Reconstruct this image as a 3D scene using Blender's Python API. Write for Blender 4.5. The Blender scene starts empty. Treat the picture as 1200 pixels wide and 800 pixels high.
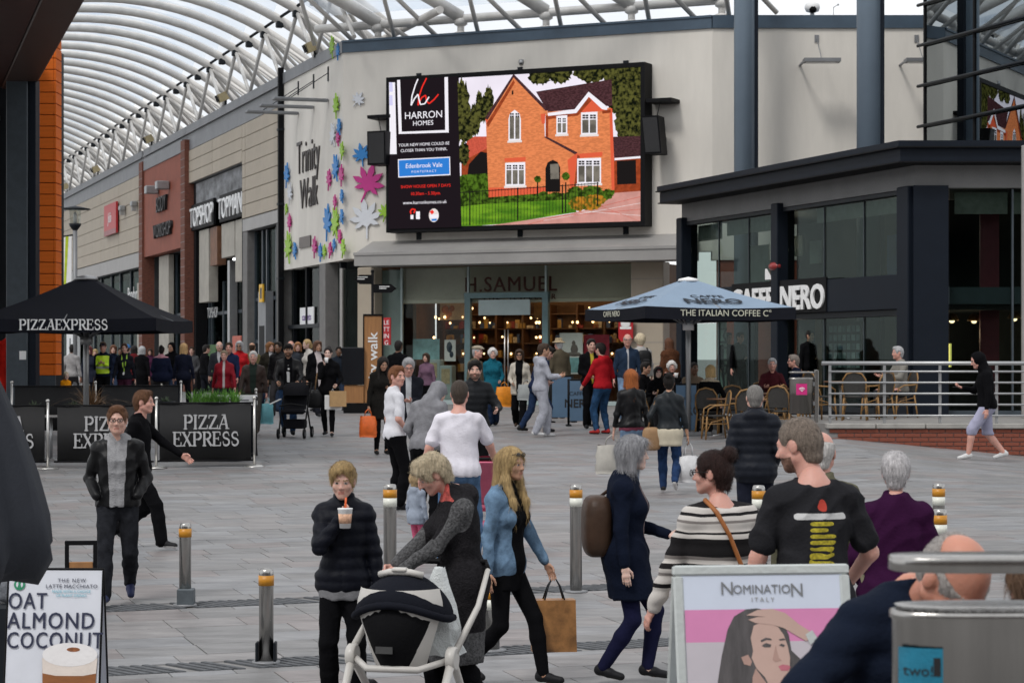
import bpy, bmesh, math, random
import numpy as np
from mathutils import Vector, Matrix
R = math.radians
random.seed(7); rng = np.random.default_rng(7)
S = bpy.context.scene; COL = S.collection
# ------------------------------------------------------------------ camera, world, sun, exposure
ZC = 2.6; F = 2600.0
cam = bpy.data.cameras.new("camera"); camo = bpy.data.objects.new("camera", cam); COL.objects.link(camo)
camo.location = (0, 0, ZC); camo.rotation_euler = (R(90), 0, 0)
cam.sensor_width = 36; cam.lens = 36 * F / 1200; cam.shift_y = 20 / 1200
cam.clip_start = .1; cam.clip_end = 3000
cam.dof.use_dof = True; cam.dof.focus_distance = 19; cam.dof.aperture_fstop = 9.0
S.camera = camo
S.render.engine = 'CYCLES'
S.view_settings.view_transform = 'Standard'; S.view_settings.look = 'None'
S.view_settings.exposure = 0.1; S.view_settings.gamma = 1
W = bpy.data.worlds.new("World"); S.world = W; W.use_nodes = True
nt = W.node_tree; nt.nodes.clear()
def nd(nt, t, **k):
    n = nt.nodes.new(t)
    for a, b in k.items(): setattr(n, a, b)
    return n
SUN_EL, SUN_ROT = R(52), R(215)
sky = nd(nt, 'ShaderNodeTexSky', sky_type='NISHITA', sun_disc=False, sun_elevation=SUN_EL, sun_rotation=SUN_ROT)
hs = nd(nt, 'ShaderNodeHueSaturation'); hs.inputs['Saturation'].default_value = .35
tc = nd(nt, 'ShaderNodeTexCoord'); nz = nd(nt, 'ShaderNodeTexNoise'); nz.inputs['Scale'].default_value = 3.0; nz.inputs['Detail'].default_value = 5
rp = nd(nt, 'ShaderNodeValToRGB'); rp.color_ramp.elements[0].position = .35; rp.color_ramp.elements[1].position = .62
rp.color_ramp.elements[0].color = (8.2, 8.7, 9.4, 1); rp.color_ramp.elements[1].color = (12.4, 12.3, 12.2, 1)
mx = nd(nt, 'ShaderNodeMix', data_type='RGBA'); mx.inputs[0].default_value = .85
bg = nd(nt, 'ShaderNodeBackground'); bg.inputs['Strength'].default_value = .1
wo = nd(nt, 'ShaderNodeOutputWorld')
L = nt.links.new
L(sky.outputs[0], hs.inputs['Color']); L(tc.outputs['Generated'], nz.inputs['Vector']); L(nz.outputs[0], rp.inputs[0])
L(hs.outputs[0], mx.inputs[6]); L(rp.outputs[0], mx.inputs[7]); L(mx.outputs[2], bg.inputs['Color']); L(bg.outputs[0], wo.inputs[0])
sl = bpy.data.lights.new("sun", 'SUN'); sl.energy = 1.5; sl.angle = R(12); sl.color = (1, .97, .93)
so = bpy.data.objects.new("sun", sl); COL.objects.link(so)
d = Vector((math.sin(SUN_ROT) * math.cos(SUN_EL), math.cos(SUN_ROT) * math.cos(SUN_EL), math.sin(SUN_EL)))
so.rotation_euler = d.to_track_quat('Z', 'Y').to_euler(); so.location = (0, 0, 60)

# ------------------------------------------------------------------ ground height, pixel helpers
KN = [(-60, -1.65), (4, -1.72), (8, -1.92), (11, -2.1), (13.5, -2.222), (15, -2.19), (50, -1.35), (2000, -1.35)]
def sstep(a, b, x):
    t = np.clip((x - a) / (b - a), 0, 1); return t * t * (3 - 2 * t)
def gz(X, Y):
    z = np.interp(Y, [k[0] for k in KN], [k[1] for k in KN])
    w = sstep(27, 39, Y) * (1 - sstep(43, 50, Y))
    return ZC + z + w * np.interp(X, [4, 5.6, 9.5, 12], [0, .17, -.2, -.22])
def wpt(px, py, D): return Vector(((px - 600) / F * D, D, ZC + (420 - py) / F * D))
def xat(px, D): return (px - 600) / F * D
class Frame:
    """a vertical plane: origin, x axis along it, z up; loc(px,py) gives (x, z) where the sight line meets it"""
    def __init__(s, o, d, z0):
        s.o = Vector((o[0], o[1], 0)); s.d = Vector((d[0], d[1], 0)).normalized(); s.z0 = z0
        s.ang = math.atan2(s.d.y, s.d.x)
    def loc(s, px, py=420, off=0):
        n = Vector((-s.d.y, s.d.x, 0)); o = s.o + n * off
        u = (px - 600) / F
        t = (u * o.y - o.x) / (s.d.x - u * s.d.y)
        Y = o.y + t * s.d.y
        return t, ZC + (420 - py) / F * Y - s.z0
    def x(s, px, off=0): return s.loc(px, 420, off)[0]
    def world(s, x, y, z=0):
        n = Vector((-s.d.y, s.d.x, 0)); p = s.o + s.d * x + n * y
        return Vector((p.x, p.y, z + s.z0))
GF = ZC - 1.35
AD = (-.338, 1.0)
ARC = Frame((-5.1, 67), AD, GF)          # arcade wall; local +y is out into the street
FAC = Frame((-5.1, 67), (10.7, -5), GF)  # big-screen facade; local -y is out into the square
RW = Frame((5.6, 62), (1, 0), GF)        # wall right of it; -y out
NER = Frame((8.35, 46), AD, ZC - 1.18)   # coffee pavilion long side; +y out
NEF = Frame((8.35, 46), (1, 0), ZC - 1.18)

# ------------------------------------------------------------------ materials
MC = {}
def mat(name, col, rough=.6, metal=0., var=.12, scale=6., bump=.05, bscale=None, spec=.5, emit=0., stretch=None, coat=0., sheen=0., sss=0.):
    if name in MC: return MC[name]
    m = bpy.data.materials.new(name); m.use_nodes = True; n = m.node_tree; b = n.nodes['Principled BSDF']; l = n.links.new
    b.inputs['Roughness'].default_value = rough; b.inputs['Metallic'].default_value = metal
    b.inputs['Specular IOR Level'].default_value = spec; b.inputs['Coat Weight'].default_value = coat
    if sheen: b.inputs['Sheen Weight'].default_value = sheen
    if sss:
        b.inputs['Subsurface Weight'].default_value = sss; b.inputs['Subsurface Scale'].default_value = .01
    tc = nd(n, 'ShaderNodeTexCoord'); mp = nd(n, 'ShaderNodeMapping'); l(tc.outputs['Object'], mp.inputs['Vector'])
    if stretch: mp.inputs['Scale'].default_value = stretch
    nz = nd(n, 'ShaderNodeTexNoise'); nz.inputs['Scale'].default_value = scale; nz.inputs['Detail'].default_value = 5; nz.inputs['Roughness'].default_value = .65
    l(mp.outputs[0], nz.inputs['Vector'])
    mr = nd(n, 'ShaderNodeMapRange'); mr.inputs[1].default_value = .3; mr.inputs[2].default_value = .7
    mr.inputs[3].default_value = 1 - var; mr.inputs[4].default_value = 1 + var; l(nz.outputs[0], mr.inputs[0])
    cx = nd(n, 'ShaderNodeMix', data_type='RGBA', blend_type='MULTIPLY'); cx.inputs[0].default_value = 1
    cx.inputs[6].default_value = (*col, 1); l(mr.outputs[0], cx.inputs[7]); l(cx.outputs[2], b.inputs['Base Color'])
    if bump:
        n2 = nd(n, 'ShaderNodeTexNoise'); n2.inputs['Scale'].default_value = bscale or scale * 8; n2.inputs['Detail'].default_value = 3
        l(mp.outputs[0], n2.inputs['Vector'])
        bp = nd(n, 'ShaderNodeBump'); bp.inputs['Strength'].default_value = min(1, bump * 4); bp.inputs['Distance'].default_value = .01
        l(n2.outputs[0], bp.inputs['Height']); l(bp.outputs[0], b.inputs['Normal'])
    if emit:
        l(cx.outputs[2], b.inputs['Emission Color']); b.inputs['Emission Strength'].default_value = emit
    MC[name] = m; return m
def glassmat(name, tint=(.7, .78, .8), refl=.16, rough=.01, kf=.4, gc=(.95, 1, 1)):
    if name in MC: return MC[name]
    m = bpy.data.materials.new(name); m.use_nodes = True; n = m.node_tree; n.nodes.clear(); l = n.links.new
    tr = nd(n, 'ShaderNodeBsdfTransparent'); tr.inputs[0].default_value = (*tint, 1)
    gl = nd(n, 'ShaderNodeBsdfGlossy'); gl.inputs['Roughness'].default_value = rough; gl.inputs[0].default_value = (*gc, 1)
    lw = nd(n, 'ShaderNodeLayerWeight'); lw.inputs[0].default_value = .35
    nz = nd(n, 'ShaderNodeTexNoise'); nz.inputs['Scale'].default_value = .7
    bp = nd(n, 'ShaderNodeBump'); bp.inputs['Strength'].default_value = .02; l(nz.outputs[0], bp.inputs['Height']); l(bp.outputs[0], gl.inputs['Normal'])
    ma = nd(n, 'ShaderNodeMath', operation='MULTIPLY_ADD'); ma.inputs[1].default_value = kf; ma.inputs[2].default_value = refl; ma.use_clamp = True
    l(lw.outputs['Fresnel'], ma.inputs[0])
    mx = nd(n, 'ShaderNodeMixShader'); l(ma.outputs[0], mx.inputs[0]); l(tr.outputs[0], mx.inputs[1]); l(gl.outputs[0], mx.inputs[2])
    o = nd(n, 'ShaderNodeOutputMaterial'); out = mx
    l(out.outputs[0], o.inputs[0]); MC[name] = m; return m
def emat(name, col, s=1., var=.0, scale=20., stretch=None, col2=None):
    if name in MC: return MC[name]
    m = bpy.data.materials.new(name); m.use_nodes = True; n = m.node_tree; n.nodes.clear(); l = n.links.new
    e = nd(n, 'ShaderNodeEmission'); e.inputs[1].default_value = s; o = nd(n, 'ShaderNodeOutputMaterial'); l(e.outputs[0], o.inputs[0])
    tc = nd(n, 'ShaderNodeTexCoord'); mp = nd(n, 'ShaderNodeMapping'); l(tc.outputs['Object'], mp.inputs[0])
    if stretch: mp.inputs['Scale'].default_value = stretch
    nz = nd(n, 'ShaderNodeTexNoise'); nz.inputs['Scale'].default_value = scale; nz.inputs['Detail'].default_value = 6; l(mp.outputs[0], nz.inputs[0])
    r = nd(n, 'ShaderNodeValToRGB'); r.color_ramp.elements[0].position = .4; r.color_ramp.elements[1].position = .6
    c2 = col2 or tuple(c * (1 - var) for c in col)
    r.color_ramp.elements[0].color = (*c2, 1); r.color_ramp.elements[1].color = (*col, 1)
    l(nz.outputs[0], r.inputs[0]); l(r.outputs[0], e.inputs[0]); MC[name] = m; return m

# ------------------------------------------------------------------ mesh builder
def frame_of(d):
    d = Vector(d).normalized(); a = Vector((0, 0, 1)) if abs(d.z) < .95 else Vector((1, 0, 0))
    x = d.cross(a).normalized(); return x, d.cross(x).normalized()
class MB:
    def __init__(s): s.v = []; s.f = []; s.m = []; s.sm = []
    def add(s, vs, fs, mi=0, smooth=False):
        o = len(s.v); s.v += [tuple(v) for v in vs]
        for f in fs: s.f.append(tuple(i + o for i in f)); s.m.append(mi); s.sm.append(smooth)
        return s
    def box(s, c, size, mi=0, M=None, taper=1.):
        x, y, z = (a / 2 for a in size); c = Vector(c)
        vs = [Vector((i * x * (taper if k > 0 else 1), j * y * (taper if k > 0 else 1), k * z)) for k in (-1, 1) for j in (-1, 1) for i in (-1, 1)]
        if M is not None: vs = [M @ v for v in vs]
        return s.add([c + v for v in vs], [(0, 2, 3, 1), (4, 5, 7, 6), (0, 1, 5, 4), (2, 6, 7, 3), (0, 4, 6, 2), (1, 3, 7, 5)], mi)
    def bx(s, x0, x1, y0, y1, z0, z1, mi=0):
        return s.box(((x0 + x1) / 2, (y0 + y1) / 2, (z0 + z1) / 2), (abs(x1 - x0), abs(y1 - y0), abs(z1 - z0)), mi)
    def bbox(s, x0, x1, y0, y1, z0, z1, b=.01, mi=0):
        """box with chamfered edges all round (octagon-section corners)"""
        vs = []; 
        x0, x1 = min(x0, x1), max(x0, x1); y0, y1 = min(y0, y1), max(y0, y1)
        for z, i in ((z0, b), (z0 + b, 0), (z1 - b, 0), (z1, b)):
            vs += [(x0 + i, y0 + b + i, z), (x0 + b + i, y0 + i, z), (x1 - b - i, y0 + i, z), (x1 - i, y0 + b + i, z), (x1 - i, y1 - b - i, z), (x1 - b - i, y1 - i, z), (x0 + b + i, y1 - i, z), (x0 + i, y1 - b - i, z)]
        fs = [tuple(range(7, -1, -1)), tuple(range(24, 32))]
        for k in range(3):
            for j in range(8): fs.append((k * 8 + j, k * 8 + (j + 1) % 8, k * 8 + 8 + (j + 1) % 8, k * 8 + 8 + j))
        return s.add(vs, fs, mi)
    def poly(s, pts, d, mi=0):
        """flat polygon pts (3D) extruded by vector d"""
        n = len(pts); d = Vector(d); p = [Vector(q) for q in pts]
        return s.add(p + [q + d for q in p], [tuple(range(n)), tuple(range(2 * n - 1, n - 1, -1))] + [(i, i + n, (i + 1) % n + n, (i + 1) % n) for i in range(n)], mi)
    def tube(s, pts, r, n=8, mi=0, cap=True):
        pts = [Vector(p) for p in pts]; rs = r if isinstance(r, (list, tuple)) else [r] * len(pts)
        vs = []; fs = []
        for i, p in enumerate(pts):
            d = pts[min(i + 1, len(pts) - 1)] - pts[max(i - 1, 0)]
            x, y = frame_of(d)
            if i and (x.dot(px) < 0): pass
            px = x
            vs += [p + (x * math.cos(a) + y * math.sin(a)) * rs[i] for a in (2 * math.pi * k / n for k in range(n))]
        for i in range(len(pts) - 1):
            for k in range(n): fs.append((i * n + k, i * n + (k + 1) % n, (i + 1) * n + (k + 1) % n, (i + 1) * n + k))
        s.add(vs, fs, mi, True)
        if cap:
            o = len(s.v) - len(vs)
            s.f.append(tuple(o + k for k in range(n - 1, -1, -1))); s.m.append(mi); s.sm.append(False)
            e = o + (len(pts) - 1) * n; s.f.append(tuple(e + k for k in range(n))); s.m.append(mi); s.sm.append(False)
        return s
    def lathe(s, prof, n=20, c=(0, 0, 0), mi=0, smooth=True, sx=1., sy=1., se=0):
        fe = lambda a: (abs(math.cos(a)) ** se + abs(math.sin(a)) ** se) ** (-1 / se) if se else 1.
        vs = []; fs = []
        for r, z in prof: vs += [(c[0] + r * sx * fe(a) * math.cos(a), c[1] + r * sy * fe(a) * math.sin(a), c[2] + z) for a in (2 * math.pi * k / n for k in range(n))]
        for i in range(len(prof) - 1):
            for k in range(n): fs.append((i * n + k, i * n + (k + 1) % n, (i + 1) * n + (k + 1) % n, (i + 1) * n + k))
        s.add(vs, fs, mi, smooth); o = len(s.v) - len(vs)
        for ring, rev in ((0, True), (len(prof) - 1, False)):
            if prof[ring][0] > 1e-6:
                ids = [o + ring * n + k for k in range(n)]
                s.f.append(tuple(reversed(ids)) if rev else tuple(ids)); s.m.append(mi); s.sm.append(False)
        return s
    def ball(s, c, r, n=10, mi=0):
        r = r if isinstance(r, (tuple, list)) else (r, r, r); k = max(4, n // 2)
        prof = [(math.sin(math.pi * i / k), -math.cos(math.pi * i / k)) for i in range(k + 1)]
        return s.lathe([(a * r[0], b * r[2]) for a, b in prof], n, c, mi, True, 1., r[1] / r[0])
    def mesh(s, name, mats, shift=None):
        me = bpy.data.meshes.new(name)
        vs = s.v if shift is None else [(a - shift[0], b - shift[1], c - shift[2]) for a, b, c in s.v]
        me.from_pydata(vs, [], s.f)
        for m in (mats if isinstance(mats, (list, tuple)) else [mats]): me.materials.append(m)
        me.polygons.foreach_set('material_index', s.m); me.polygons.foreach_set('use_smooth', s.sm); me.update()
        return me
    def build(s, name, mats, parent=None, loc=None, rz=0, shift=None):
        return link(name, s.mesh(name, mats, shift), parent, loc, rz)
    def each(s, name, mats, parent=None):
        """one object per loose piece"""
        up = list(range(len(s.v)))
        def fd(i):
            while up[i] != i: up[i] = up[up[i]]; i = up[i]
            return i
        for f in s.f:
            for i in f[1:]: up[fd(i)] = fd(f[0])
        gr = {}
        for k, f in enumerate(s.f): gr.setdefault(fd(f[0]), []).append(k)
        out = []
        for ks in gr.values():
            mb = MB(); mp = {}
            for k in ks:
                for i in s.f[k]:
                    if i not in mp: mp[i] = len(mb.v); mb.v.append(s.v[i])
                mb.f.append(tuple(mp[i] for i in s.f[k])); mb.m.append(s.m[k]); mb.sm.append(s.sm[k])
            out.append(mb.build(name, mats, parent))
        return out
def link(name, me, parent=None, loc=None, rz=0):
    o = bpy.data.objects.new(name, me); COL.objects.link(o)
    if parent is not None: o.parent = parent
    if loc is not None: o.location = loc
    o.rotation_euler[2] = rz
    return o
def tag(o, label, cat, group=None):
    o['label'] = label; o['category'] = cat
    if group: o['group'] = group
    return o
def thing(name, label, cat, loc=(0, 0, 0), rz=0, group=None):
    o = bpy.data.objects.new(name, None); COL.objects.link(o); o.empty_display_size = .2
    o.location = loc; o.rotation_euler[2] = rz
    return tag(o, label, cat, group)
def fthing(fr, name, label, cat, group=None, x=0, y=0, z=0):
    return thing(name, label, cat, fr.world(x, y, z), fr.ang, group)
def struct(o): o['kind'] = 'structure'; return o
def stuff(o): o['kind'] = 'stuff'; return o
def copy_tree(o, parent=None, **k):
    c = o.copy(); COL.objects.link(c)
    if parent is not None: c.parent = parent
    for ch in o.children: copy_tree(ch, c)
    for a, b in k.items(): setattr(c, a, b)
    return c
TXT = {}
def text_mesh(body, size=1., align='CENTER', ext=.004, sx=1., shear=0., space=1., res=3, bold=0.):
    cu = bpy.data.curves.new('lettering', 'FONT'); cu.body = body; cu.size = size; cu.align_x = align; cu.align_y = 'BOTTOM_BASELINE'
    cu.extrude = ext; cu.resolution_u = res; cu.offset = bold; cu.shear = shear; cu.space_character = space
    o = bpy.data.objects.new('tmp', cu)
    me = bpy.data.meshes.new_from_object(o); bpy.data.objects.remove(o)
    if sx != 1: 
        for v in me.vertices: v.co.x *= sx
    return me
def text(name, body, size, m, parent, loc, rx=90, rz=0, align='CENTER', ext=.004, sx=1., shear=0., space=1., ry=0, bold=0.):
    me = text_mesh(body, size, align, ext, sx, shear, space, 3, bold); me.materials.append(m); me.name = name
    o = link(name, me, parent); o.location = loc; o.rotation_euler = (R(rx), R(ry), rz)
    return o
# serif display letters drawn as strokes: (x0,y0,x1,y1,width)
def _arc(cx, cy, rx, ry, a0, a1, w, n=6):
    out = []; p = None
    for i in range(n + 1):
        a = R(a0 + (a1 - a0) * i / n); q = (cx + rx * math.cos(a), cy + ry * math.sin(a))
        if p: out.append((p[0], p[1], q[0], q[1], w))
        p = q
    return out
_sf = lambda x, y, h=.13: [(x - h, y, x + h, y, .07)]
SER = {
 'P': [(.2, 0, .2, 1, .17)] + _sf(.2, .03) + [(.06, .97, .5, .97, .07), (.2, .47, .5, .47, .07)] + _arc(.48, .72, .24, .25, -90, 90, .15),
 'I': [(.2, 0, .2, 1, .17)] + _sf(.2, .03) + _sf(.2, .97),
 'Z': [(.08, .95, .7, .95, .09), (.66, .95, .12, .05, .16), (.05, .05, .74, .05, .09), (.08, .95, .06, .76, .07), (.74, .05, .76, .26, .07)],
 'A': [(.08, .03, .5, 1, .08), (.5, 1, .72, .03, .17), (.22, .34, .62, .34, .07)] + _sf(.08, .03, .12) + _sf(.74, .03, .14) + [(.5, 1, .3, .98, .07)],
 'E': [(.2, 0, .2, 1, .17), (.06, .97, .66, .97, .08), (.06, .03, .7, .03, .08), (.2, .52, .54, .52, .07), (.66, .97, .68, .76, .07), (.7, .03, .72, .26, .07), (.54, .42, .54, .62, .06)],
 'X': [(.1, .97, .68, .03, .17), (.66, .97, .12, .03, .08)] + _sf(.1, .97) + _sf(.68, .97) + _sf(.1, .03) + _sf(.7, .03),
 'R': [(.2, 0, .2, 1, .17), (.06, .97, .46, .97, .07), (.2, .5, .48, .5, .07), (.42, .5, .76, .02, .16)] + _sf(.2, .03) + _arc(.46, .735, .22, .235, -90, 90, .14) + [(.72, .03, .9, .1, .07)],
 'S': _arc(.38, .74, .24, .22, 60, 270, .12, 8) + _arc(.36, .27, .26, .24, 90, -130, .13, 8) + [(.52, .95, .6, .72, .06), (.12, .3, .16, .08, .06)],
}
SW = {'I': .42, 'Z': .82, 'A': .84, 'S': .72}
def serif(name, rows, size, m, parent, loc, sx=1., rz=0, ext=.003):
    mb = MB(); y = 0
    for row in rows:
        w = sum(SW.get(c, .8) for c in row); x = -w / 2
        for c in row:
            for k, (a, b, e, f_, wd) in enumerate(SER[c]):
                dx, dy = e - a, f_ - b; l = math.hypot(dx, dy); ux, uy = dx / l, dy / l; h = wd / 2; g = .02
                q = [(a - ux * g + uy * h, b - uy * g - ux * h), (e + ux * g + uy * h, f_ + uy * g - ux * h), (e + ux * g - uy * h, f_ + uy * g + ux * h), (a - ux * g - uy * h, b - uy * g + ux * h)]
                mb.poly([((x + p) * size * sx, -.0003 * k, y + q_ * size) for p, q_ in q], (0, ext, 0))
            x += SW.get(c, .8)
        y -= size * 1.18
    return mb.build(name, m, parent, loc, rz)
# ================================================================== GROUND
def slabmat():
    m = bpy.data.materials.new('sandstone_paving'); m.use_nodes = True; n = m.node_tree; b = n.nodes['Principled BSDF']; l = n.links.new
    at = nd(n, 'ShaderNodeAttribute', attribute_name='tone')
    r = nd(n, 'ShaderNodeValToRGB'); e = r.color_ramp.elements
    e[0].position = 0; e[0].color = (0.250, 0.246, 0.247, 1); e[1].position = 1; e[1].color = (0.317, 0.319, 0.331, 1)
    for p, c in ((.2, (0.279, 0.253, 0.250)), (.38, (0.272, 0.269, 0.273)), (.55, (0.304, 0.305, 0.315)), (.72, (0.295, 0.281, 0.280)), (.86, (0.279, 0.282, 0.294))):
        q = e.new(p); q.color = (*c, 1)
    r.color_ramp.interpolation = 'CONSTANT'
    l(at.outputs['Fac'], r.inputs[0])
    tc = nd(n, 'ShaderNodeTexCoord'); mp = nd(n, 'ShaderNodeMapping'); l(tc.outputs['Object'], mp.inputs[0]); mp.inputs['Rotation'].default_value = (0, 0, R(18.7)); mp.inputs['Scale'].default_value = (1, 3.2, 1)
    nz = nd(n, 'ShaderNodeTexNoise'); nz.inputs['Scale'].default_value = 1.7; nz.inputs['Detail'].default_value = 8; nz.inputs['Roughness'].default_value = .7; l(mp.outputs[0], nz.inputs[0])
    mr = nd(n, 'ShaderNodeMapRange'); mr.inputs[1].default_value = .3; mr.inputs[2].default_value = .7; mr.inputs[3].default_value = .47; mr.inputs[4].default_value = .95; l(nz.outputs[0], mr.inputs[0])
    # gum spots and small stains
    vo = nd(n, 'ShaderNodeTexVoronoi'); vo.inputs['Scale'].default_value = 2.6; l(tc.outputs['Object'], vo.inputs[0])
    sp = nd(n, 'ShaderNodeMapRange'); sp.inputs[1].default_value = .035; sp.inputs[2].default_value = .06; sp.inputs[3].default_value = .62; sp.inputs[4].default_value = 1; l(vo.outputs['Distance'], sp.inputs[0])
    m1 = nd(n, 'ShaderNodeMix', data_type='RGBA', blend_type='MULTIPLY'); m1.inputs[0].default_value = 1; l(r.outputs[0], m1.inputs[6]); l(mr.outputs[0], m1.inputs[7])
    m2 = nd(n, 'ShaderNodeMix', data_type='RGBA', blend_type='MULTIPLY'); m2.inputs[0].default_value = .8; l(m1.outputs[2], m2.inputs[6]); l(sp.outputs[0], m2.inputs[7])
    l(m2.outputs[2], b.inputs['Base Color']); b.inputs['Roughness'].default_value = .5; b.inputs['Specular IOR Level'].default_value = .5
    n2 = nd(n, 'ShaderNodeTexNoise'); n2.inputs['Scale'].default_value = 30; n2.inputs['Detail'].default_value = 4; l(tc.outputs['Object'], n2.inputs[0])
    bp = nd(n, 'ShaderNodeBump'); bp.inputs['Strength'].default_value = .25; bp.inputs['Distance'].default_value = .01; l(n2.outputs[0], bp.inputs['Height']); l(bp.outputs[0], b.inputs['Normal'])
    return m
M_slab = slabmat()
M_joint = mat('paving_bed', (.205, .2, .197), .8, var=.25, scale=1.3, bump=.1)
xs = [-2500, -600, -150] + list(np.arange(-60, 3, 1.5)) + list(np.arange(3, 13, .4)) + list(np.arange(13, 61, 1.5)) + [150, 600, 2500]
ys = [-300, -80, -20] + list(np.arange(-5, 72, 1.)) + [76, 90, 120, 160, 260, 600, 2500]
gx, gy = np.meshgrid(xs, ys); gzv = gz(gx, gy) - .010
nx, ny = len(xs), len(ys)
me = bpy.data.meshes.new('ground')
me.from_pydata(np.stack([gx.ravel(), gy.ravel(), gzv.ravel()], 1).tolist(), [], [(j * nx + i, j * nx + i + 1, (j + 1) * nx + i + 1, (j + 1) * nx + i) for j in range(ny - 1) for i in range(nx - 1)])
me.materials.append(M_joint); ground = struct(link('ground', me))
UX = Vector((1, .338)).normalized(); UV = Vector((-UX.y, UX.x))
STRIPS = [(Vector((-2.70, 18.9)).dot(UV), .40), (Vector((-1.66, 15.86)).dot(UV), .40)]
slabs = []; PITCH = .46
def sides(q):
    X, Y = q
    return abs(X) < Y * .2309 + 1.2
for r_ in range(int(8 / PITCH), int(76 / PITCH)):
    v0 = r_ * PITCH; v1 = v0 + PITCH
    u = -26 + random.random() * .6
    while u < 34:
        ln = random.choice((.45, .6, .6, .75, .9)); u1 = u + ln
        pc = UX * ((u + u1) / 2) + UV * ((v0 + v1) / 2); u0, u = u, u1
        if not sides(pc) or pc.y < 11: continue
        if pc.y > 40.4 and pc.x > 5.75 - (pc.y - 40.3) * .306: continue
        if any(abs((v0 + v1) / 2 - sv) < .2 + PITCH / 2 - .02 for sv, sw in STRIPS) and pc.y < 24:
            # rows meeting a strip are cut short
            lo, hi = v0, v1
            for sv, sw in STRIPS:
                if lo < sv - .2 < hi: hi = sv - .2
                elif lo < sv + .2 < hi: lo = sv + .2
                elif lo >= sv - .2 and hi <= sv + .2: lo = hi
            if hi - lo < .04: continue
            slabs.append((u0, u1, lo, hi, pc)); continue
        slabs.append((u0, u1, v0, v1, pc))
def slabgeo(u0, u1, v0, v1, o=(0, 0, 0)):
    g = .0035; b = .004; t = []
    for i, dz in ((0, -.012), (0, -.003), (b, 0)):
        for a, c in ((u0 + g + i, v0 + g + i), (u1 - g - i, v0 + g + i), (u1 - g - i, v1 - g - i), (u0 + g + i, v1 - g - i)):
            p = UX * a + UV * c; t.append((p.x - o[0], p.y - o[1], float(gz(p.x, p.y)) + dz - o[2]))
    f = [(8, 9, 10, 11)] + [(k * 4 + j, k * 4 + (j + 1) % 4, k * 4 + 4 + (j + 1) % 4, k * 4 + 4 + j) for k in range(2) for j in range(4)]
    return t, f
vis = [s_ for s_ in slabs if s_[4].y > 14.8 and abs(s_[4].x) < s_[4].y * .2309 + .1]
vis.sort(key=lambda s_: s_[4].y); near = set(map(id, vis[:300]))
bv, bf, bt = [], [], []
for s_ in slabs:
    tone = random.random(); dzz = random.uniform(-.002, .002)
    vs, fs = slabgeo(*s_[:4]); vs = [(a, b, c + dzz) for a, b, c in vs]
    if id(s_) in near:
        me = bpy.data.meshes.new('paving_slab'); me.from_pydata(vs, [], fs); me.materials.append(M_slab)
        at = me.attributes.new('tone', 'FLOAT', 'FACE'); at.data.foreach_set('value', [tone] * len(fs))
        link('paving_slab', me, ground)
    else:
        o = len(bv); bv += vs; bf += [tuple(i + o for i in f) for f in fs]; bt += [tone] * len(fs)
me = bpy.data.meshes.new('paving_slabs'); me.from_pydata(bv, [], bf); me.materials.append(M_slab)
at = me.attributes.new('tone', 'FLOAT', 'FACE'); at.data.foreach_set('value', bt)
stuff(link('paving_field', me, ground))
# ribbed warning strips across the square
M_set = mat('dark_ribs', (.075, .08, .088), .6, var=.3, scale=9, bump=.15)
for sv, sw in STRIPS:
    mb = MB(); u = -9
    while u < 12:
        vs = []
        for zz, ins in ((-.012, 0), (.003, 0), (.007, .008)):
            for a, c in ((-.02 + ins, -.19 + ins), (.02 - ins, -.19 + ins), (.02 - ins, .19 - ins), (-.02 + ins, .19 - ins)):
                p = UX * (u + a - c * .55) + UV * (sv + c); vs.append((p.x, p.y, float(gz(p.x, p.y)) + zz))
        if random.random() > .03: mb.add(vs, [(8, 9, 10, 11)] + [(k * 4 + j, k * 4 + (j + 1) % 4, k * 4 + 4 + (j + 1) % 4, k * 4 + 4 + j) for k in range(2) for j in range(4)])
        u += .084
    stuff(mb.build('tactile_strip', M_set, ground))

# ================================================================== MATERIALS OF THE BUILDINGS
M_render = mat('cream_render', (.66, .625, .57), .85, var=.075, scale=1.1, bump=.05, bscale=30, stretch=(1, 1, .22))
M_cream = mat('cream_cladding', (.38, .325, .255), .6, var=.07, scale=1.2, bump=.03)
M_zinc = mat('grey_zinc', (.21, .215, .225), .5, .3, var=.12, scale=1.5, bump=.02)
M_zincl = mat('pale_zinc', (.315, .305, .295), .5, .2, var=.1, scale=1.2, bump=.02)
M_cope = mat('slate_blue_coping', (.055, .085, .12), .45, .2, var=.15, scale=2, bump=.03)
M_dark = mat('anthracite_frame', (.011, .014, .018), .5, 0., spec=.2, var=.15, scale=3, bump=.02)
M_navy = mat('navy_steel', (.0085, .012, .019), .5, 0., spec=.12, var=.12, scale=1.5, bump=.02)
M_black = mat('matt_black', (.004, .004, .005), .6, spec=.15, var=.2, scale=4, bump=.03)
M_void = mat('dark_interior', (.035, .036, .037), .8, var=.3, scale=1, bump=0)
M_brick = mat('rust_panel', (.24, .06, .032), .7, var=.15, scale=2, bump=.05)
M_terra = mat('terracotta_plank', (.62, .132, .016), .6, spec=.15, var=.12, scale=1.6, bump=.04, stretch=(1, 1, 6))
M_glass = glassmat('shop_glass', (.82, .84, .82), .0, kf=.17)
M_gdark = glassmat('cafe_glass', (.62, .68, .66), .0, kf=.075)
M_mirror = glassmat('tower_glass', (.3, .36, .38), .75, gc=(.42, .46, .48))
M_white = mat('white_paint', (.78, .78, .78), .5, var=.05, bump=.02)
M_steel = mat('brushed_steel', (.55, .54, .52), .3, .95, var=.12, scale=3, bump=.05, stretch=(14, 14, .6))
M_alu = mat('satin_aluminium', (.36, .365, .37), .4, .7, var=.08, bump=.02)
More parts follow.
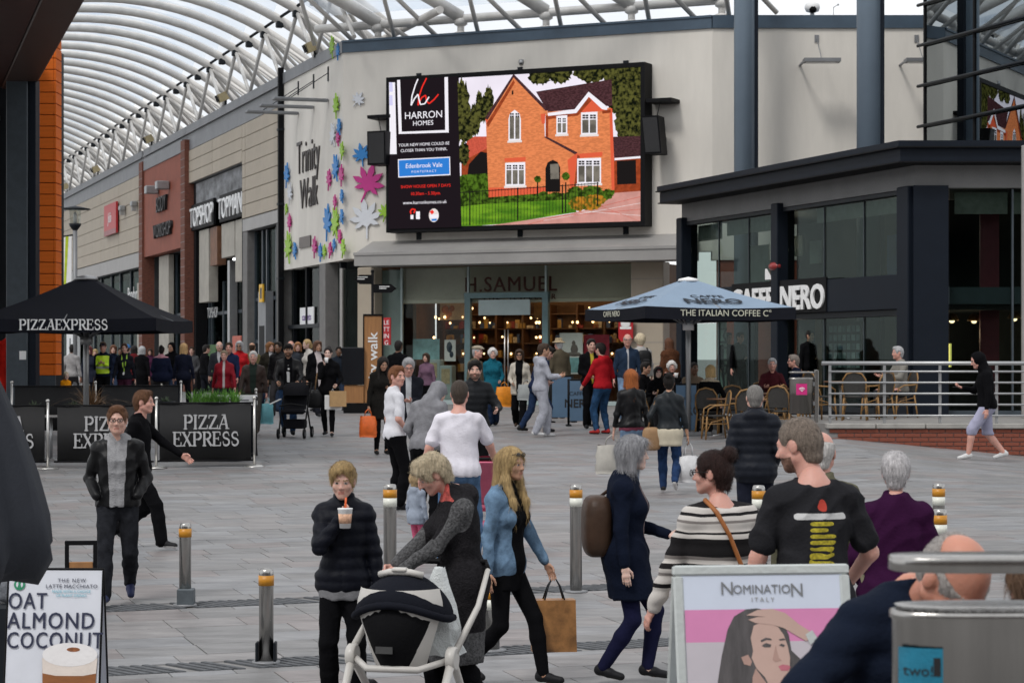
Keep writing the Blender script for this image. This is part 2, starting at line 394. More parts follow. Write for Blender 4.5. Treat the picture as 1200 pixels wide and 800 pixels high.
M_teal = mat('pale_teal_panel', (.34, .42, .42), .5, var=.1, scale=2, bump=.01)
M_stone = mat('grey_stone_pillar', (.15, .145, .14), .7, var=.15, scale=3, bump=.08)
M_warm = emat('warm_lamp', (1, .62, .28), 5.)
M_cool = emat('shop_light', (.95, .98, 1), 3.)
M_bark = mat('dark_brown_soffit', (.042, .015, .012), .5, spec=.2, var=.2, scale=2, bump=.03)
M_red = mat('red_sign', (.42, .014, .02), .45, var=.08, bump=.02)
M_ink = mat('black_letter', (.012, .012, .014), .5, var=.1, bump=.01)
M_wletter = mat('white_letter', (.8, .8, .8), .5, var=.04, bump=.01)

# ================================================================== CORNER BUILDING WITH THE BIG SCREEN
FT = 10.57
cb = fthing(FAC, 'corner_building', 'cream rendered corner building that carries the big lit screen over a jewellers', 'building')
fx = lambda px, off=0: FAC.x(px, off)
LB = 11.81
# street frontage wall above the canopy (with thickness) and the two side walls; opening below
mb = MB(); mb.bx(0, LB, 0, .5, 4.35, FT); mb.build('wall', M_render, cb)
mb = MB(); mb.bx(0, LB + .0, -.06, .56, FT, FT + .36); mb.bx(0, LB, -.10, -.06, FT + .30, FT + .36)
mb.build('coping', M_cope, cb)
rwo = Matrix.Rotation(-FAC.ang, 4, 'Z')
def to_fac(p):
    q = Vector(p) - FAC.o; n = Vector((-FAC.d.y, FAC.d.x, 0)); return (q.dot(FAC.d), q.dot(n), p[2] - FAC.z0)
def tofr(fr, p):
    q = Vector(p) - fr.o; n = Vector((-fr.d.y, fr.d.x, 0)); return (q.dot(fr.d), q.dot(n), p[2] - fr.z0)
def quadwall(mb, a, b, z0, z1, th, fr, mi=0):
    """upright wall from world point a to b, thickness th to the left of a->b, in the coordinates of fr"""
    a, b = Vector((*a, 0)), Vector((*b, 0)); n = Vector((-(b - a).y, (b - a).x, 0)).normalized() * th
    P = [tofr(fr, (q.x, q.y, fr.z0 + z0)) for q in (a, b, b + n, a + n)]
    return mb.poly(P, (0, 0, z1 - z0), mi)
mb = MB(); quadwall(mb, (5.6, 62), (16, 62), 4.1, FT, .5, FAC); mb.build('side_wall', M_render, cb)
mb = MB(); quadwall(mb, (5.6, 61.94), (16, 61.94), FT, FT + .36, .6, FAC); mb.build('coping', M_cope, cb)
mb = MB(); quadwall(mb, (5.75, 62.05), (16, 62.05), 0, 4.1, .4, FAC); mb.build('ground_wall', M_brick, cb)
# flat roof behind the parapet
PB = [(-5.1, 67.3), (5.6, 62.4), (16, 62.4), (16, 90), (-12.6, 90)]
mb = MB(); mb.poly([tofr(FAC, (x, y, FAC.z0 + FT - .7)) for x, y in PB], (0, 0, .2)); mb.build('flat_roof', M_zinc, cb)
# arcade side wall (x from 0 to 7.9 in the arcade frame)
ax = lambda px, off=0: ARC.x(px, off)
T1 = ax(333)
def arcpt(x, y, z): return tofr(FAC, ARC.world(x, y, z))
mb = MB(); 
P = [arcpt(0, 0, 4.32), arcpt(T1, 0, 4.32), arcpt(T1, -.5, 4.32), arcpt(.25, -.5, 4.32)]; mb.poly(P[::-1], (0, 0, FT - 4.32)); mb.build('arcade_wall', M_render, cb)
mb = MB(); P = [arcpt(-.05, .05, FT), arcpt(T1, .05, FT), arcpt(T1, -.5, FT), arcpt(.3, -.5, FT)]; mb.poly(P[::-1], (0, 0, .36)); mb.build('coping', M_zinc, cb)
# canopy: sloped sheet and fascia
mb = MB(); x0, x1 = 1.02, LB - .4
zt, ze, zb = 4.86, 4.44, 4.08; pr = 1.15
mb.poly([(x0, 0, zt), (x0, -pr, ze), (x0, -pr, zb), (x0, 0, zb)], (x1 - x0, 0, 0)); 
mb.poly([(x0 - .02, -pr - .03, ze + .03), (x0 - .02, -pr - .03, ze - .05), (x0 - .02, -pr + .002, ze - .05), (x0 - .02, -pr + .002, ze + .03)], (x1 - x0 + .04, 0, 0))
cn = mb.build('canopy', M_zincl, cb)
# pillars
pl, pr_ = fx(421), fx(441)
mb = MB(); mb.bbox(pl, pr_, -.12, .4, 0, 4.08, .02); 
for k in range(1, 5): pass
mb.build('pillar', M_cream, cb)
q0, q1 = fx(741), fx(779)
mb = MB(); mb.bbox(q0, q1, -.12, .4, 0, 4.08, .02); pb = mb.build('pillar', M_cream, cb)
mb = MB()
for k in range(1, 7): mb.bx(q0 - .003, q1 + .003, -.123, -.118, k * .6, k * .6 + .012)
mb.each('joint', M_zinc, pb)
# jeweller's shopfront set 0.5 behind
yo = .35
zf = lambda px, py: FAC.loc(px, py, yo)[1]
gx0, gx1 = fx(441, yo), fx(741, yo)
mb = MB(); mb.bx(gx0, gx1, yo + 4.0, yo + 4.1, 0, 4.1); mb.bx(gx0 - .2, gx0 - .1, yo, yo + 4.1, 0, 4.1); mb.bx(gx1 + .1, gx1 + .2, yo, yo + 4.1, 0, 4.1); mb.bx(gx0, gx1, yo + .3, yo + 4.1, 4.09, 4.16)
mb.bx(gx0 - .2, gx1 + .2, yo + .05, yo + 4.1, .02, .05)
mb.build('shop_interior', mat('jeweller_walls', (.16, .085, .045), .7, var=.4, scale=1.4, bump=.05), cb)
M_sign = mat('olive_fascia', (.66, .64, .54), .55, var=.1, scale=1.5, bump=.02)
# curved blind-like fascia behind the glass
zA, zB = zf(600, 350), 4.1; prof = []
for i in range(9):
    a = i / 8; prof.append((yo + .62 - .5 * a ** 2.2 , zB - (zB - zA) * a))
mb = MB(); s0, s1 = fx(458, yo), fx(738, yo)
vs = [(x, y, z) for x in (s0, s1) for y, z in prof]; mb.add(vs, [(i, i + 1, i + 10, i + 9) for i in range(8)], 0, True)
mb.bx(s0, s1, yo + .115, yo + .62, zA - .1, zA - .004)
mb.build('sign_fascia', M_sign, cb)
M_copper = mat('copper_letter', (.10, .012, .008), .5, .0, var=.1, bump=.01)
a, b = fx(553, yo), fx(640, yo); zt_ = zf(600, 341)
text('lettering', 'H.SAMUEL', .62, M_copper, cb, ((a + b) / 2, yo + .1, zt_), sx=.98, ext=.02, space=1.12)
text('lettering', 'THE  JEWELLER', .22, M_copper, cb, ((a + b) / 2 + .3, yo + .06, zf(600, 352) + .03), sx=1.1, ext=.012, space=1.5)
# glass panes, frames, door
cuts = [441, 470, 505, 549, 562, 638, 646, 690, 741]
mb = MB()
P0 = [441, 471, 549, 640, 741]
for i in range(4):
    m2 = MB(); m2.bx(fx(P0[i], yo) + .03, fx(P0[i + 1], yo) - .03, yo - .01, yo + .01, .12, 4.06); m2.build('glass_pane', M_glass, cb)
for p in (441, 471, 549, 640, 741): mb.bx(fx(p, yo) - .03, fx(p, yo) + .03, yo - .04, yo + .04, .12, 4.06)
mb.bx(gx0, gx1, yo - .05, yo + .05, .0, .12); mb.build('frame', M_teal, cb)
mb = MB(); d0, d1 = fx(549, yo), fx(640, yo); zd = zf(600, 349)
mb.bx(d0 - .09, d0 + .09, yo - .09, yo + .06, .1, zd); mb.bx(d1 - .09, d1 + .09, yo - .09, yo + .06, .1, zd); mb.bx(d0 - .1, d1 + .1, yo - .1, yo + .07, zd, zd + .16)
dr = mb.build('door_frame', mat('teal_frame', (.12, .19, .2), .4, .2, var=.1), cb)
mb = MB(); mb.bx(fx(562, yo), fx(622, yo), yo - .07, yo - .02, zf(600, 369), zf(600, 351)); mb.build('transom_panel', M_teal, dr)
for px in (593, 597): 
    mb = MB(); mb.tube([(fx(px, yo), yo - .09, .5), (fx(px, yo), yo - .09, 2.2)], .02); mb.build('door_handle', M_steel, dr)
# pale glazed return and white panel on the left of the window
mb = MB(); mb.bx(fx(443, yo), fx(469, yo), yo + .05, yo + .09, .3, 4.0); mb.build('side_panel', M_teal, cb)
# shelves, displays and lamps in the shop
M_shelf = mat('walnut_shelf', (.12, .055, .025), .5, var=.3, scale=3, bump=.05)
mb = MB()
for i in range(9):
    xx = gx0 + .5 + i * (gx1 - gx0 - 1) / 8
    mb.bx(xx - .03, xx + .03, yo + 3.5, yo + 4, .1, 3.0)
for z in (.9, 1.35, 1.8, 2.25, 2.7): mb.bx(gx0 + .3, gx1 - .3, yo + 3.55, yo + 4, z, z + .04)
mb.each('shelf', M_shelf, cb)
mb = MB(); rr = random.Random(3)
cols = [mat('trinket_%s' % n_, c, .4, var=.2) for n_, c in (('red', (.3, .04, .03)), ('cream', (.6, .5, .36)), ('blue', (.06, .1, .22)), ('gold', (.5, .3, .08)))]
for z in (.94, 1.39, 1.84, 2.29):
    for i in range(46):
        xx = gx0 + .4 + rr.random() * (gx1 - gx0 - .8); h = rr.uniform(.08, .3); mb.bx(xx, xx + rr.uniform(.06, .22), yo + 3.5, yo + 3.6, z, z + h, rr.randrange(4))
stuff(mb.build('display_goods', cols, cb))
mb = MB()
for i in range(44):
    xx = gx0 + .4 + rr.random() * (gx1 - gx0 - .8); mb.ball((xx, yo + rr.uniform(1, 3.4), rr.choice((1.5, 2.0, 2.45, 2.6, 2.9))), rr.uniform(.025, .05), 6)
stuff(mb.build('spot_lamps', M_warm, cb))
mb = MB()
for i in range(5): 
    xx = gx0 + 1. + i * 1.7; mb.bx(xx, xx + .5, yo + 1.6, yo + 1.9, 3.3, 3.33)
mb.each('ceiling_light', emat('jeweller_glow', (1, .72, .45), 5.), cb)
for xx in (2.4, 5.2, 8.0): pl0 = bpy.data.lights.new('ceiling_lamp', 'POINT'); pl0.energy = 26; pl0.color = (1, .66, .36); pl0.shadow_soft_size = .3; po = bpy.data.objects.new('ceiling_lamp', pl0); COL.objects.link(po); po.parent = cb; po.location = (gx0 + xx, yo + 2.2, 3.1)
mb = MB()
for i in range(5):
    xx = gx0 + .7 + i * 1.75; mb.bbox(xx, xx + 1., yo + 1.2, yo + 1.9, .1, 1.15, .02); 
mb.each('display_counter', M_shelf, cb)
# things in the window: posters, plinths
def poster(fr, name, label, px0, py0, px1, py1, off, m, th=.02, inner=None, cat='poster', group=None):
    xa, za = fr.loc(px0, py1, off); xb, zb_ = fr.loc(px1, py0, off)
    o = thing(name, label, cat, fr.world((xa + xb) / 2, off, (za + zb_) / 2), fr.ang, group)
    w, h = abs(xb - xa), zb_ - za; mb = MB(); mb.bx(-w / 2, w / 2, -th / 2, th / 2, -h / 2, h / 2); mb.build('board', m, o)
    return o, w, h
M_pt = mat('teal_landscape_print', (.22, .42, .45), .4, var=.55, scale=1.8, bump=0)
poster(FAC, 'window_poster', 'teal landscape poster standing in the jeweller window', 484, 397, 515, 421, yo + .3, M_pt)
o, w, h = poster(FAC, 'window_poster', 'white poster of dark jewellery beside the teal poster', 521, 398, 534, 423, yo + .3, M_white)
mb = MB(); mb.ball((-.02, -.012, .1), (.1, .012, .17), 8); mb.ball((.05, -.012, -.12), (.07, .012, .1), 8); mb.build('picture', mat('print_dark', (.03, .05, .08), .5, var=.3), o)
o, w, h = poster(FAC, 'window_poster', 'orange and cream picture hung high in the jeweller window', 516, 354, 549, 375, yo + 1.2, mat('cream_print', (.52, .36, .2), .5, var=.25, scale=3, bump=0))
mb = MB()
for x_, z_, r_ in ((-.3, .05, .13), (-.17, -.08, .11), (-.08, .08, .1), (-.22, -.18, .07)): mb.ball((x_, -.012, z_), (r_, .012, r_), 8)
mb.build('picture', mat('print_orange', (.4, .12, .02), .5, var=.5, scale=8), o)
o, w, h = poster(FAC, 'window_poster', 'white fashion poster of a sitting figure right of the shop door', 656, 390, 683, 438, yo + .25, M_white)
mb = MB(); mb.ball((.08, -.012, .3), (.06, .01, .08), 8); mb.ball((.1, -.012, .12), (.12, .01, .16), 8); mb.ball((.08, -.013, -.02), (.24, .01, .07), 8); mb.bx(-w / 2 + .03, w / 2 - .03, -.016, -.011, -h / 2 + .04, -.12, 1)
mb.build('picture', [mat('print_grey', (.18, .15, .14), .5, var=.3), M_pt], o)
poster(FAC, 'window_poster', 'plain crimson panel in the window right of the fashion poster', 684, 392, 714, 417, yo + .35, mat('crimson_print', (.32, .02, .045), .5, var=.2, scale=2))
poster(FAC, 'window_poster', 'small orange picture over the right door jamb', 626, 351, 641, 373, yo + .9, mat('print_amber', (.42, .2, .06), .5, var=.4, scale=5))
o, w, h = poster(FAC, 'hanging_sign', 'red and white shield sign hung below the silver parasol edge', 725, 371, 742, 396, -.3, M_red, .04, cat='sign')
mb = MB(); mb.poly([(-w / 2, -.021, -h / 2), (w / 2, -.021, -h / 2), (w / 2 - .08, -.021, -h / 2 - .1), (-w / 2 + .08, -.021, -h / 2 - .1)], (0, .04, 0)); mb.build('lower_edge', M_red, o)
mb = MB(); mb.ball((0, -.025, h * .2), (.16, .012, .16), 10); mb.bx(-.17, .17, -.028, -.02, -.05, .02); mb.build('emblem', M_wletter, o)
mb = MB(); mb.tube([(0, 0, h / 2), (0, 0, h / 2 + .3), (0, .4, h / 2 + .3)], .012, 6); mb.build('bracket', M_black, o)
o, w, h = poster(FAC, 'flag_sign', 'tall red letting sign with white letters beside the wooden totem', 449, 372, 458, 404, -.35, M_red, .03, cat='sign')
for i, t_ in enumerate(('LE', 'TT', 'IN', 'G')): text('lettering', t_, .19, M_wletter, o, (-.01, -.018, h / 2 - .2 * i - .21), ext=.002)
for px0, px1, py0, lab in ((502, 518, 421, 'pale display plinth under the teal poster'), (518, 532, 428, 'white display plinth with a framed print, low in the window')):
    xa, za = FAC.loc(px0, 452, yo + .3); xb, zb_ = FAC.loc(px1, py0, yo + .3)
    o = fthing(FAC, 'display_plinth', lab, 'plinth', 'window plinths', (xa + xb) / 2, yo + .3, .05)
    mb = MB(); mb.bbox(-(xb - xa) / 2, (xb - xa) / 2, -.15, .15, 0, zb_ - .05, .02); mb.build('body', M_teal, o)
    mb = MB(); mb.bx(-.14, .14, -.16, -.151, zb_ - .6, zb_ - .15); mb.build('print', mat('print_amber2', (.4, .33, .2), .6, var=.4, scale=9), o)

# ---- corner shopfront under the canopy on the arcade side and Trinity wall glazing
aa0, aa1 = .35, ax(333)
mb = MB()
for p0, p1 in ((334, 347), (347, 362), (362, 378), (384, 402), (402, 418)):
    xa, xb = (ax(p0, -.3), ax(p1, -.3)) if p0 < 390 else (None, None)
    if xa is None: continue
    m2 = MB(); P = [arcpt(xa, -.3, .15), arcpt(xb, -.3, .15), arcpt(xb, -.32, .15), arcpt(xa, -.32, .15)]; m2.poly(P, (0, 0, 4.1)); m2.build('glass_pane', M_gdark, cb)
    for x_ in (xa, xb):
        P = [arcpt(x_ - .08, -.2, 0), arcpt(x_ + .08, -.2, 0), arcpt(x_ + .08, -.4, 0), arcpt(x_ - .08, -.4, 0)]; mb.poly(P, (0, 0, 4.32))
xa, xb = ax(378, -.3), ax(334, -.3)
P = [arcpt(xa, -.18, 2.35), arcpt(xb, -.18, 2.35), arcpt(xb, -.38, 2.35), arcpt(xa, -.38, 2.35)]; mb.poly(P, (0, 0, .12))
mb.build('frame', M_dark, cb)
mb = MB(); xa, xb = ax(385), ax(378); P = [arcpt(xa, .1, 0), arcpt(xb, .1, 0), arcpt(xb, -.4, 0), arcpt(xa, -.4, 0)]; mb.poly(P, (0, 0, 4.3)); mb.build('pillar', M_stone, cb)
xs_ = tofr(FAC, ARC.world(.2, -.35, 0))[0]
mb = MB(); P = [arcpt(.0, -2.2, 0), arcpt(T1, -2.2, 0), arcpt(T1, -2.3, 0), arcpt(0, -2.3, 0)]; mb.poly(P[::-1], (0, 0, 4.3))
P = [arcpt(.3, -.42, 4.32), arcpt(T1, -.42, 4.32), arcpt(T1, -2.3, 4.32), arcpt(.3, -2.3, 4.32)]; mb.poly(P[::-1], (0, 0, .1))
mb.build('shop_interior', mat('side_shop_walls', (.1, .1, .105), .7, var=.5, scale=1.2, bump=0), cb)
m2 = MB(); m2.bx(fx(402, .2), fx(420, .2), .18, .2, .1, 4.05); m2.build('glass_pane', M_gdark, cb)
mb = MB(); mb.bx(fx(400, .2), fx(403, .2), .1, .3, 0, 4.08); mb.bx(fx(400, .2), fx(420, .2), .1, .3, 0, .12); mb.build('frame', M_zincl, cb)
mb = MB(); mb.bx(fx(401, .2), fx(421, .2), 1.6, 1.7, .1, 4.05); mb.build('window_backing', mat('shop_red_shelf', (.12, .045, .045), .7, var=.5, scale=2.), cb)
# small notice on the render and the white carpet notice in the window
def apost(name, label, cat, px0, py0, px1, py1, off, m, th=.03, group=None, nm='board'):
    xa, za = ARC.loc(px1, py1, off); xb, zb_ = ARC.loc(px0, py0, off)
    zt0 = ARC.loc(px0, py0, off)[1]; zb0 = ARC.loc((px0 + px1) / 2, py1, off)[1]; zt0 = ARC.loc((px0 + px1) / 2, py0, off)[1]
    o = fthing(ARC, name, label, cat, group, (xa + xb) / 2, off, (zt0 + zb0) / 2)
    w, h = abs(xb - xa), zt0 - zb0; mb = MB(); mb.bx(-w / 2, w / 2, -th / 2, th / 2, -h / 2, h / 2); mb.build(nm, m, o); return o, w, h
apost('wall_plaque', 'small brown plaque on cream render below the shopping centre name', 'plaque', 351, 277, 364, 290, .03, mat('bronze_plaque', (.06, .04, .03), .4, .5))
o, w, h = apost('window_notice', 'white notice with purple lettering in the shop under the leaf wall', 'notice', 352, 360, 368, 383, -.25, M_white)
text('lettering', 'carpets', .33, mat('purple_ink', (.1, .02, .22), .5), o, (0, .02, -.1), rz=math.pi, sx=1.3)
# lettering of the shopping centre on the arcade wall
o = fthing(ARC, 'wall_lettering', 'tall thin dark Trinity Walk lettering on the cream arcade wall', 'lettering', None, ax(362), .03, 0)
zz = lambda px, py: ARC.loc(px, py)[1]
M_thin = mat('slim_letter', (.05, .042, .04), .5)
for w_, p0_, p1_, yb, yc in (('Trinity', 347.5, 374, 201, 160), ('Walk', 352, 373, 243, 206)):
    me_ = text_mesh(w_, 1., 'CENTER'); ww = max(v.co.x for v in me_.vertices) - min(v.co.x for v in me_.vertices); bpy.data.meshes.remove(me_)
    zb_, ztp = zz(362, yb), zz(362, yc); sz = (ztp - zb_) / .72
    text('word', w_, sz, M_thin, o, (ax(362) * 0 + (0 if w_ == 'Trinity' else -.1), 0, zb_), rz=math.pi, sx=abs(ax(p0_) - ax(p1_)) / (ww * sz), ext=.02, bold=-.014)
# drain pipe
o = fthing(ARC, 'drain_pipe', 'black drain pipe between the stone cladding and the cream render', 'drain pipe', None, T1 + .08, .1, 0)
mb = MB(); mb.bbox(-.09, .09, -.09, .09, 0, FT + .55, .015); mb.build('pipe', M_black, o)
mb = MB()
for z in (1.5, 4, 6.5, 9): mb.bx(-.13, .13, -.1, .11, z, z + .08)
mb.each('clip', M_dark, o)

# leaf decorations
def leafmesh(mt):
    pts = []
    for k, (a, r_) in enumerate(((-90, .55), (-52, .72), (-18, .9), (18, .98), (55, 1.), (90, 1.1), (125, 1.), (162, .98), (198, .9), (232, .72))):
        pass
    angs = [(-25, .75), (12, .95), (50, 1.), (90, 1.12), (130, 1.), (168, .95), (205, .75)]
    for i, (a, r_) in enumerate(angs):
        for da, rr_ in ((-17, .42), (-13, .68), (0, 1.), (13, .68)):
            q = r_ * (rr_ if da else 1.); pts.append((q * math.cos(R(a + da)), q * math.sin(R(a + da))))
    pts += [(-.22, -.2), (-.05, -.34), (-.12, -.9), (-.05, -.92), (.05, -.34), (.22, -.2)]
    mb = MB(); mb.poly([(x, -.02, z) for x, z in pts], (0, .04, 0)); return mb
LM = {c: mat('leaf_' + c, v, .5, var=.06) for c, v in (('green', (.28, .5, .03)), ('blue', (.02, .2, .52)), ('pink', (.5, .025, .22)), ('white', (.62, .64, .68)))}
LMESH = {c: leafmesh(c).mesh('maple_leaf', LM[c]) for c in LM}
def leaf(fr, px, py, r, c, out, rot, lab):
    x, z = fr.loc(px, py); D = fr.o.y + x * fr.d.y; s_ = r * D / F
    o = link('maple_leaf', LMESH[c], None, fr.world(x, out, z)); o.rotation_euler = (0, rot, fr.ang); o.scale = (s_, 1, s_)
    return tag(o, lab, 'leaf decoration', 'cut-out maple leaves on the cream wall')
leaf(FAC, 420, 118, 10, 'white', -.05, .6, 'small white leaf high above the loudspeaker left of the screen')
leaf(FAC, 425, 183, 14, 'blue', -.05, -.2, 'blue leaf beside the loudspeaker left of the screen')
leaf(FAC, 432, 217, 24, 'pink', -.06, .3, 'large magenta leaf under the blue leaf beside the screen')
leaf(FAC, 430, 258, 24, 'white', -.05, -.15, 'large white leaf under the magenta leaf')
leaf(FAC, 453, 250, 12, 'green', -.07, .2, 'green leaf half behind the lower left screen corner')
LV = [(391, 57, 14, 'green', 'on the coping beside the sky'), (398, 62, 10, 'blue', 'hanging over the coping corner'), (396, 126, 15, 'green', 'topmost on the render below the coping'), (400, 150, 11, 'blue', 'right of the topmost green leaf tail'),
      (392, 160, 16, 'white', 'below the topmost green leaf'), (398, 163, 10, 'pink', 'overlapping the upper white leaf'), (403, 178, 11, 'green', 'at the corner below the upper pink leaf'), (396, 199, 18, 'blue', 'large, in the middle of the corner column'),
      (387, 212, 13, 'pink', 'left of the large middle blue leaf'), (402, 207, 13, 'pink', 'right of the large middle blue leaf'), (403, 231, 9, 'blue', 'small, at the corner under a pink leaf'), (395, 238, 9, 'pink', 'behind the large green leaf tip'),
      (385, 263, 22, 'blue', 'very large, left of the large green leaf'), (395, 264, 21, 'green', 'large, right of the very large blue leaf'), (403, 255, 10, 'blue', 'at the corner beside the large green leaf'), (371, 291, 13, 'pink', 'lowest pink, nearest the plaque'),
      (377, 297, 11, 'blue', 'lowest blue, right of the lowest pink leaf'), (382, 296, 9, 'green', 'small, between low blue and pink leaves'), (389, 294, 10, 'pink', 'low, right of the small green leaf'), (394, 288, 8, 'blue', 'under the stem of the large green leaf'),
      (400, 279, 10, 'pink', 'above the low corner green leaf'), (404, 292, 12, 'green', 'at the low corner next to the canopy'), (338, 207, 15, 'blue', 'beside the drain pipe level with the centre name'), (342, 228, 13, 'white', 'beside the drain pipe under the blue leaf'),
      (337, 246, 7, 'green', 'small, against the drain pipe'), (341, 262, 11, 'pink', 'beside the drain pipe above the long green leaf'), (340, 292, 20, 'green', 'long, lowest beside the drain pipe'), (348, 295, 11, 'blue', 'right of the long green leaf by the pipe')]
for i, (px, py, r, c, where) in enumerate(LV): leaf(ARC, px, py, r, c, .05 + .008 * (i % 4), rr.uniform(-.5, .5), '%s leaf %s' % (c, where))
# ================================================================== BIG SCREEN
so_ = -.55
sl_ = lambda px, py: FAC.loc(px, py, so_)
xL, _ = sl_(453, 90); xR, _ = sl_(756, 73); zT = (sl_(453, 91)[1] + sl_(756, 73)[1]) / 2; zB = (sl_(458, 273)[1] + sl_(756, 264)[1]) / 2
scr = fthing(FAC, 'led_screen', 'huge lit advertising screen showing a red brick house', 'screen', None, (xL + xR) / 2, 0, zB)
sx_ = lambda x: x - (xL + xR) / 2
mb = MB(); w2 = (xR - xL) / 2; H_ = zT - zB
mb.bx(-w2, w2, -.5, -.02, 0, H_); sc_case = mb.build('casing', M_black, scr)
mb = MB()
for a, b, c_, d_ in ((-w2, w2, H_ - .13, H_), (-w2, w2, 0, .13), (-w2, -w2 + .13, .132, H_ - .132), (w2 - .13, w2, .132, H_ - .132)): mb.bx(a, b, -.58, -.501, c_, d_)
mb.each('bezel', M_black, scr)
mb = MB()
for a in (-w2 + .8, 0, w2 - .8): mb.bx(a - .08, a + .08, -.03, .0, -.2, H_ + .15)
mb.each('mount_rail', M_dark, scr)
E = {}
def em(n_, c, s=1., **k): E[n_] = emat('screen_' + n_, c, s, **k); return E[n_]
mats_s = [em('black', (.013, .009, .012)), em('white', (.85, .82, .88)), em('sky', (.86, .8, .9), var=.1, scale=.6), em('tree', (.10, .10, .025), col2=(.006, .008, .004), scale=11), em('brick', (.78, .24, .09), var=.25, scale=9, stretch=(1, 1, 3)),
          em('roof', (.085, .035, .04), var=.5, scale=14, stretch=(1, 1, 2)), em('lawn', (.16, .33, .02), col2=(.06, .17, .012), scale=1.3, stretch=(1, 1, 4)), em('drive', (.62, .3, .26), var=.15, scale=3), em('shrub', (.5, .2, .02), col2=(.08, .1, .01), scale=9), em('glass', (.2, .18, .15), var=.5, scale=3),
          em('dark', (.012, .01, .01)), em('blue', (.03, .2, .62)), em('red', (.85, .03, .02)), em('brickdark', (.34, .06, .02), var=.3, scale=9), em('cream', (.75, .68, .66)), em('hedge', (.08, .16, .015), col2=(.015, .03, .004), scale=9), em('pinkroof', (.6, .1, .06), var=.2), em('rededge', (.70, .11, .05)), em('lilac', (.62, .6, .85))]
MI = {k: i for i, k in enumerate(('black', 'white', 'sky', 'tree', 'brick', 'roof', 'lawn', 'drive', 'shrub', 'glass', 'dark', 'blue', 'red', 'brickdark', 'cream', 'hedge', 'pinkroof', 'rededge', 'lilac'))}
pic = MB(); lay = [0]
def sp(pts, m, absol=False):
    lay[0] += 1; y = -.502 - .0006 * lay[0]
    P = []
    for px, py in pts:
        x, z = sl_(px, py); P.append((min(max(sx_(x), -w2 + .1), w2 - .1), y, min(max(z - zB, .1), H_ - .1)))
    pic.poly(P, (0, .0005, 0), MI[m])
zc = lambda pts: [(540 + x / 4, 70 + y / 4) for x, y in pts]
sp([(450, 60), (760, 60), (760, 290), (450, 290)], 'black')
sp([(537, 60), (760, 60), (760, 290), (537, 290)], 'sky')
r5 = random.Random(5)
def crown(cx, cy, rx, ry, m, n=44):
    sp([(cx + rx * r5.uniform(.82, 1.12) * math.cos(6.283 * k / n), cy + ry * r5.uniform(.82, 1.12) * math.sin(6.283 * k / n)) for k in range(n)], m)
for a in ((632, 88, 14, 12), (655, 84, 16, 14), (690, 80, 22, 18), (728, 100, 22, 40), (748, 120, 18, 60), (735, 145, 16, 24)): crown(*a, 'tree')
for a in ((540, 130, 10, 40), (546, 150, 8, 18), (553, 175, 8, 16), (556, 140, 7, 20), (566, 128, 6, 16), (572, 120, 6, 20), (561, 120, 4, 14)): crown(*a, 'tree')
sp(zc([(30, 380), (60, 360), (128, 360), (130, 420), (0, 500), (0, 440)]), 'pinkroof'); sp(zc([(0, 480), (130, 410), (130, 560), (0, 560)]), 'brickdark'); sp(zc([(35, 490), (90, 430), (132, 440), (132, 610), (20, 600)]), 'dark')
crown(543, 180, 7, 14, 'tree'); sp(zc([(-10, 545), (130, 545), (130, 670), (-10, 670)]), 'hedge')
sp([(540, 205), (760, 190), (760, 236), (540, 240)], 'hedge')
sp(zc([(350, 150), (705, 92), (708, 215), (405, 245)]), 'roof')
sp(zc([(395, 245), (700, 225), (722, 610), (395, 630)]), 'brick')
sp(zc([(115, 282), (245, 72), (405, 240), (388, 262), (392, 360), (545, 445), (525, 615), (128, 645)]), 'brick')
sp(zc([(112, 270), (245, 66), (412, 236), (395, 240), (245, 84), (122, 285)]), 'roof'); sp(zc([(112, 278), (135, 285), (128, 310), (118, 300)]), 'rededge')
sp(zc([(385, 362), (400, 360), (545, 435), (540, 448)]), 'roof')
sp(zc([(545, 236), (598, 165), (668, 226), (668, 240), (545, 250)]), 'rededge')
sp(zc([(405, 250), (530, 234), (597, 150), (685, 222), (684, 236), (660, 232), (598, 174), (540, 250), (407, 264)]), 'white')
sp(zc([(372, 255), (395, 252), (392, 300), (378, 300)]), 'rededge'); sp(zc([(695, 230), (708, 228), (722, 610), (705, 612)]), 'rededge'); sp(zc([(498, 470), (545, 436), (525, 615), (512, 615)]), 'rededge')
sp(zc([(203, 462), (302, 456), (302, 476), (203, 478)]), 'rededge'); sp(zc([(543, 442), (662, 432), (662, 452), (543, 462)]), 'rededge'); sp(zc([(128, 600), (395, 595), (395, 625), (128, 645)]), 'rededge')
for q in ([(405, 264), (540, 250), (598, 176), (612, 190), (548, 262), (405, 280)], [(396, 262), (408, 262), (408, 365), (396, 360)], [(660, 240), (700, 232), (702, 248), (662, 254)], [(545, 445), (556, 452), (540, 615), (527, 615)], [(118, 300), (245, 96), (252, 108), (126, 318)]): sp(zc(q), 'brickdark')
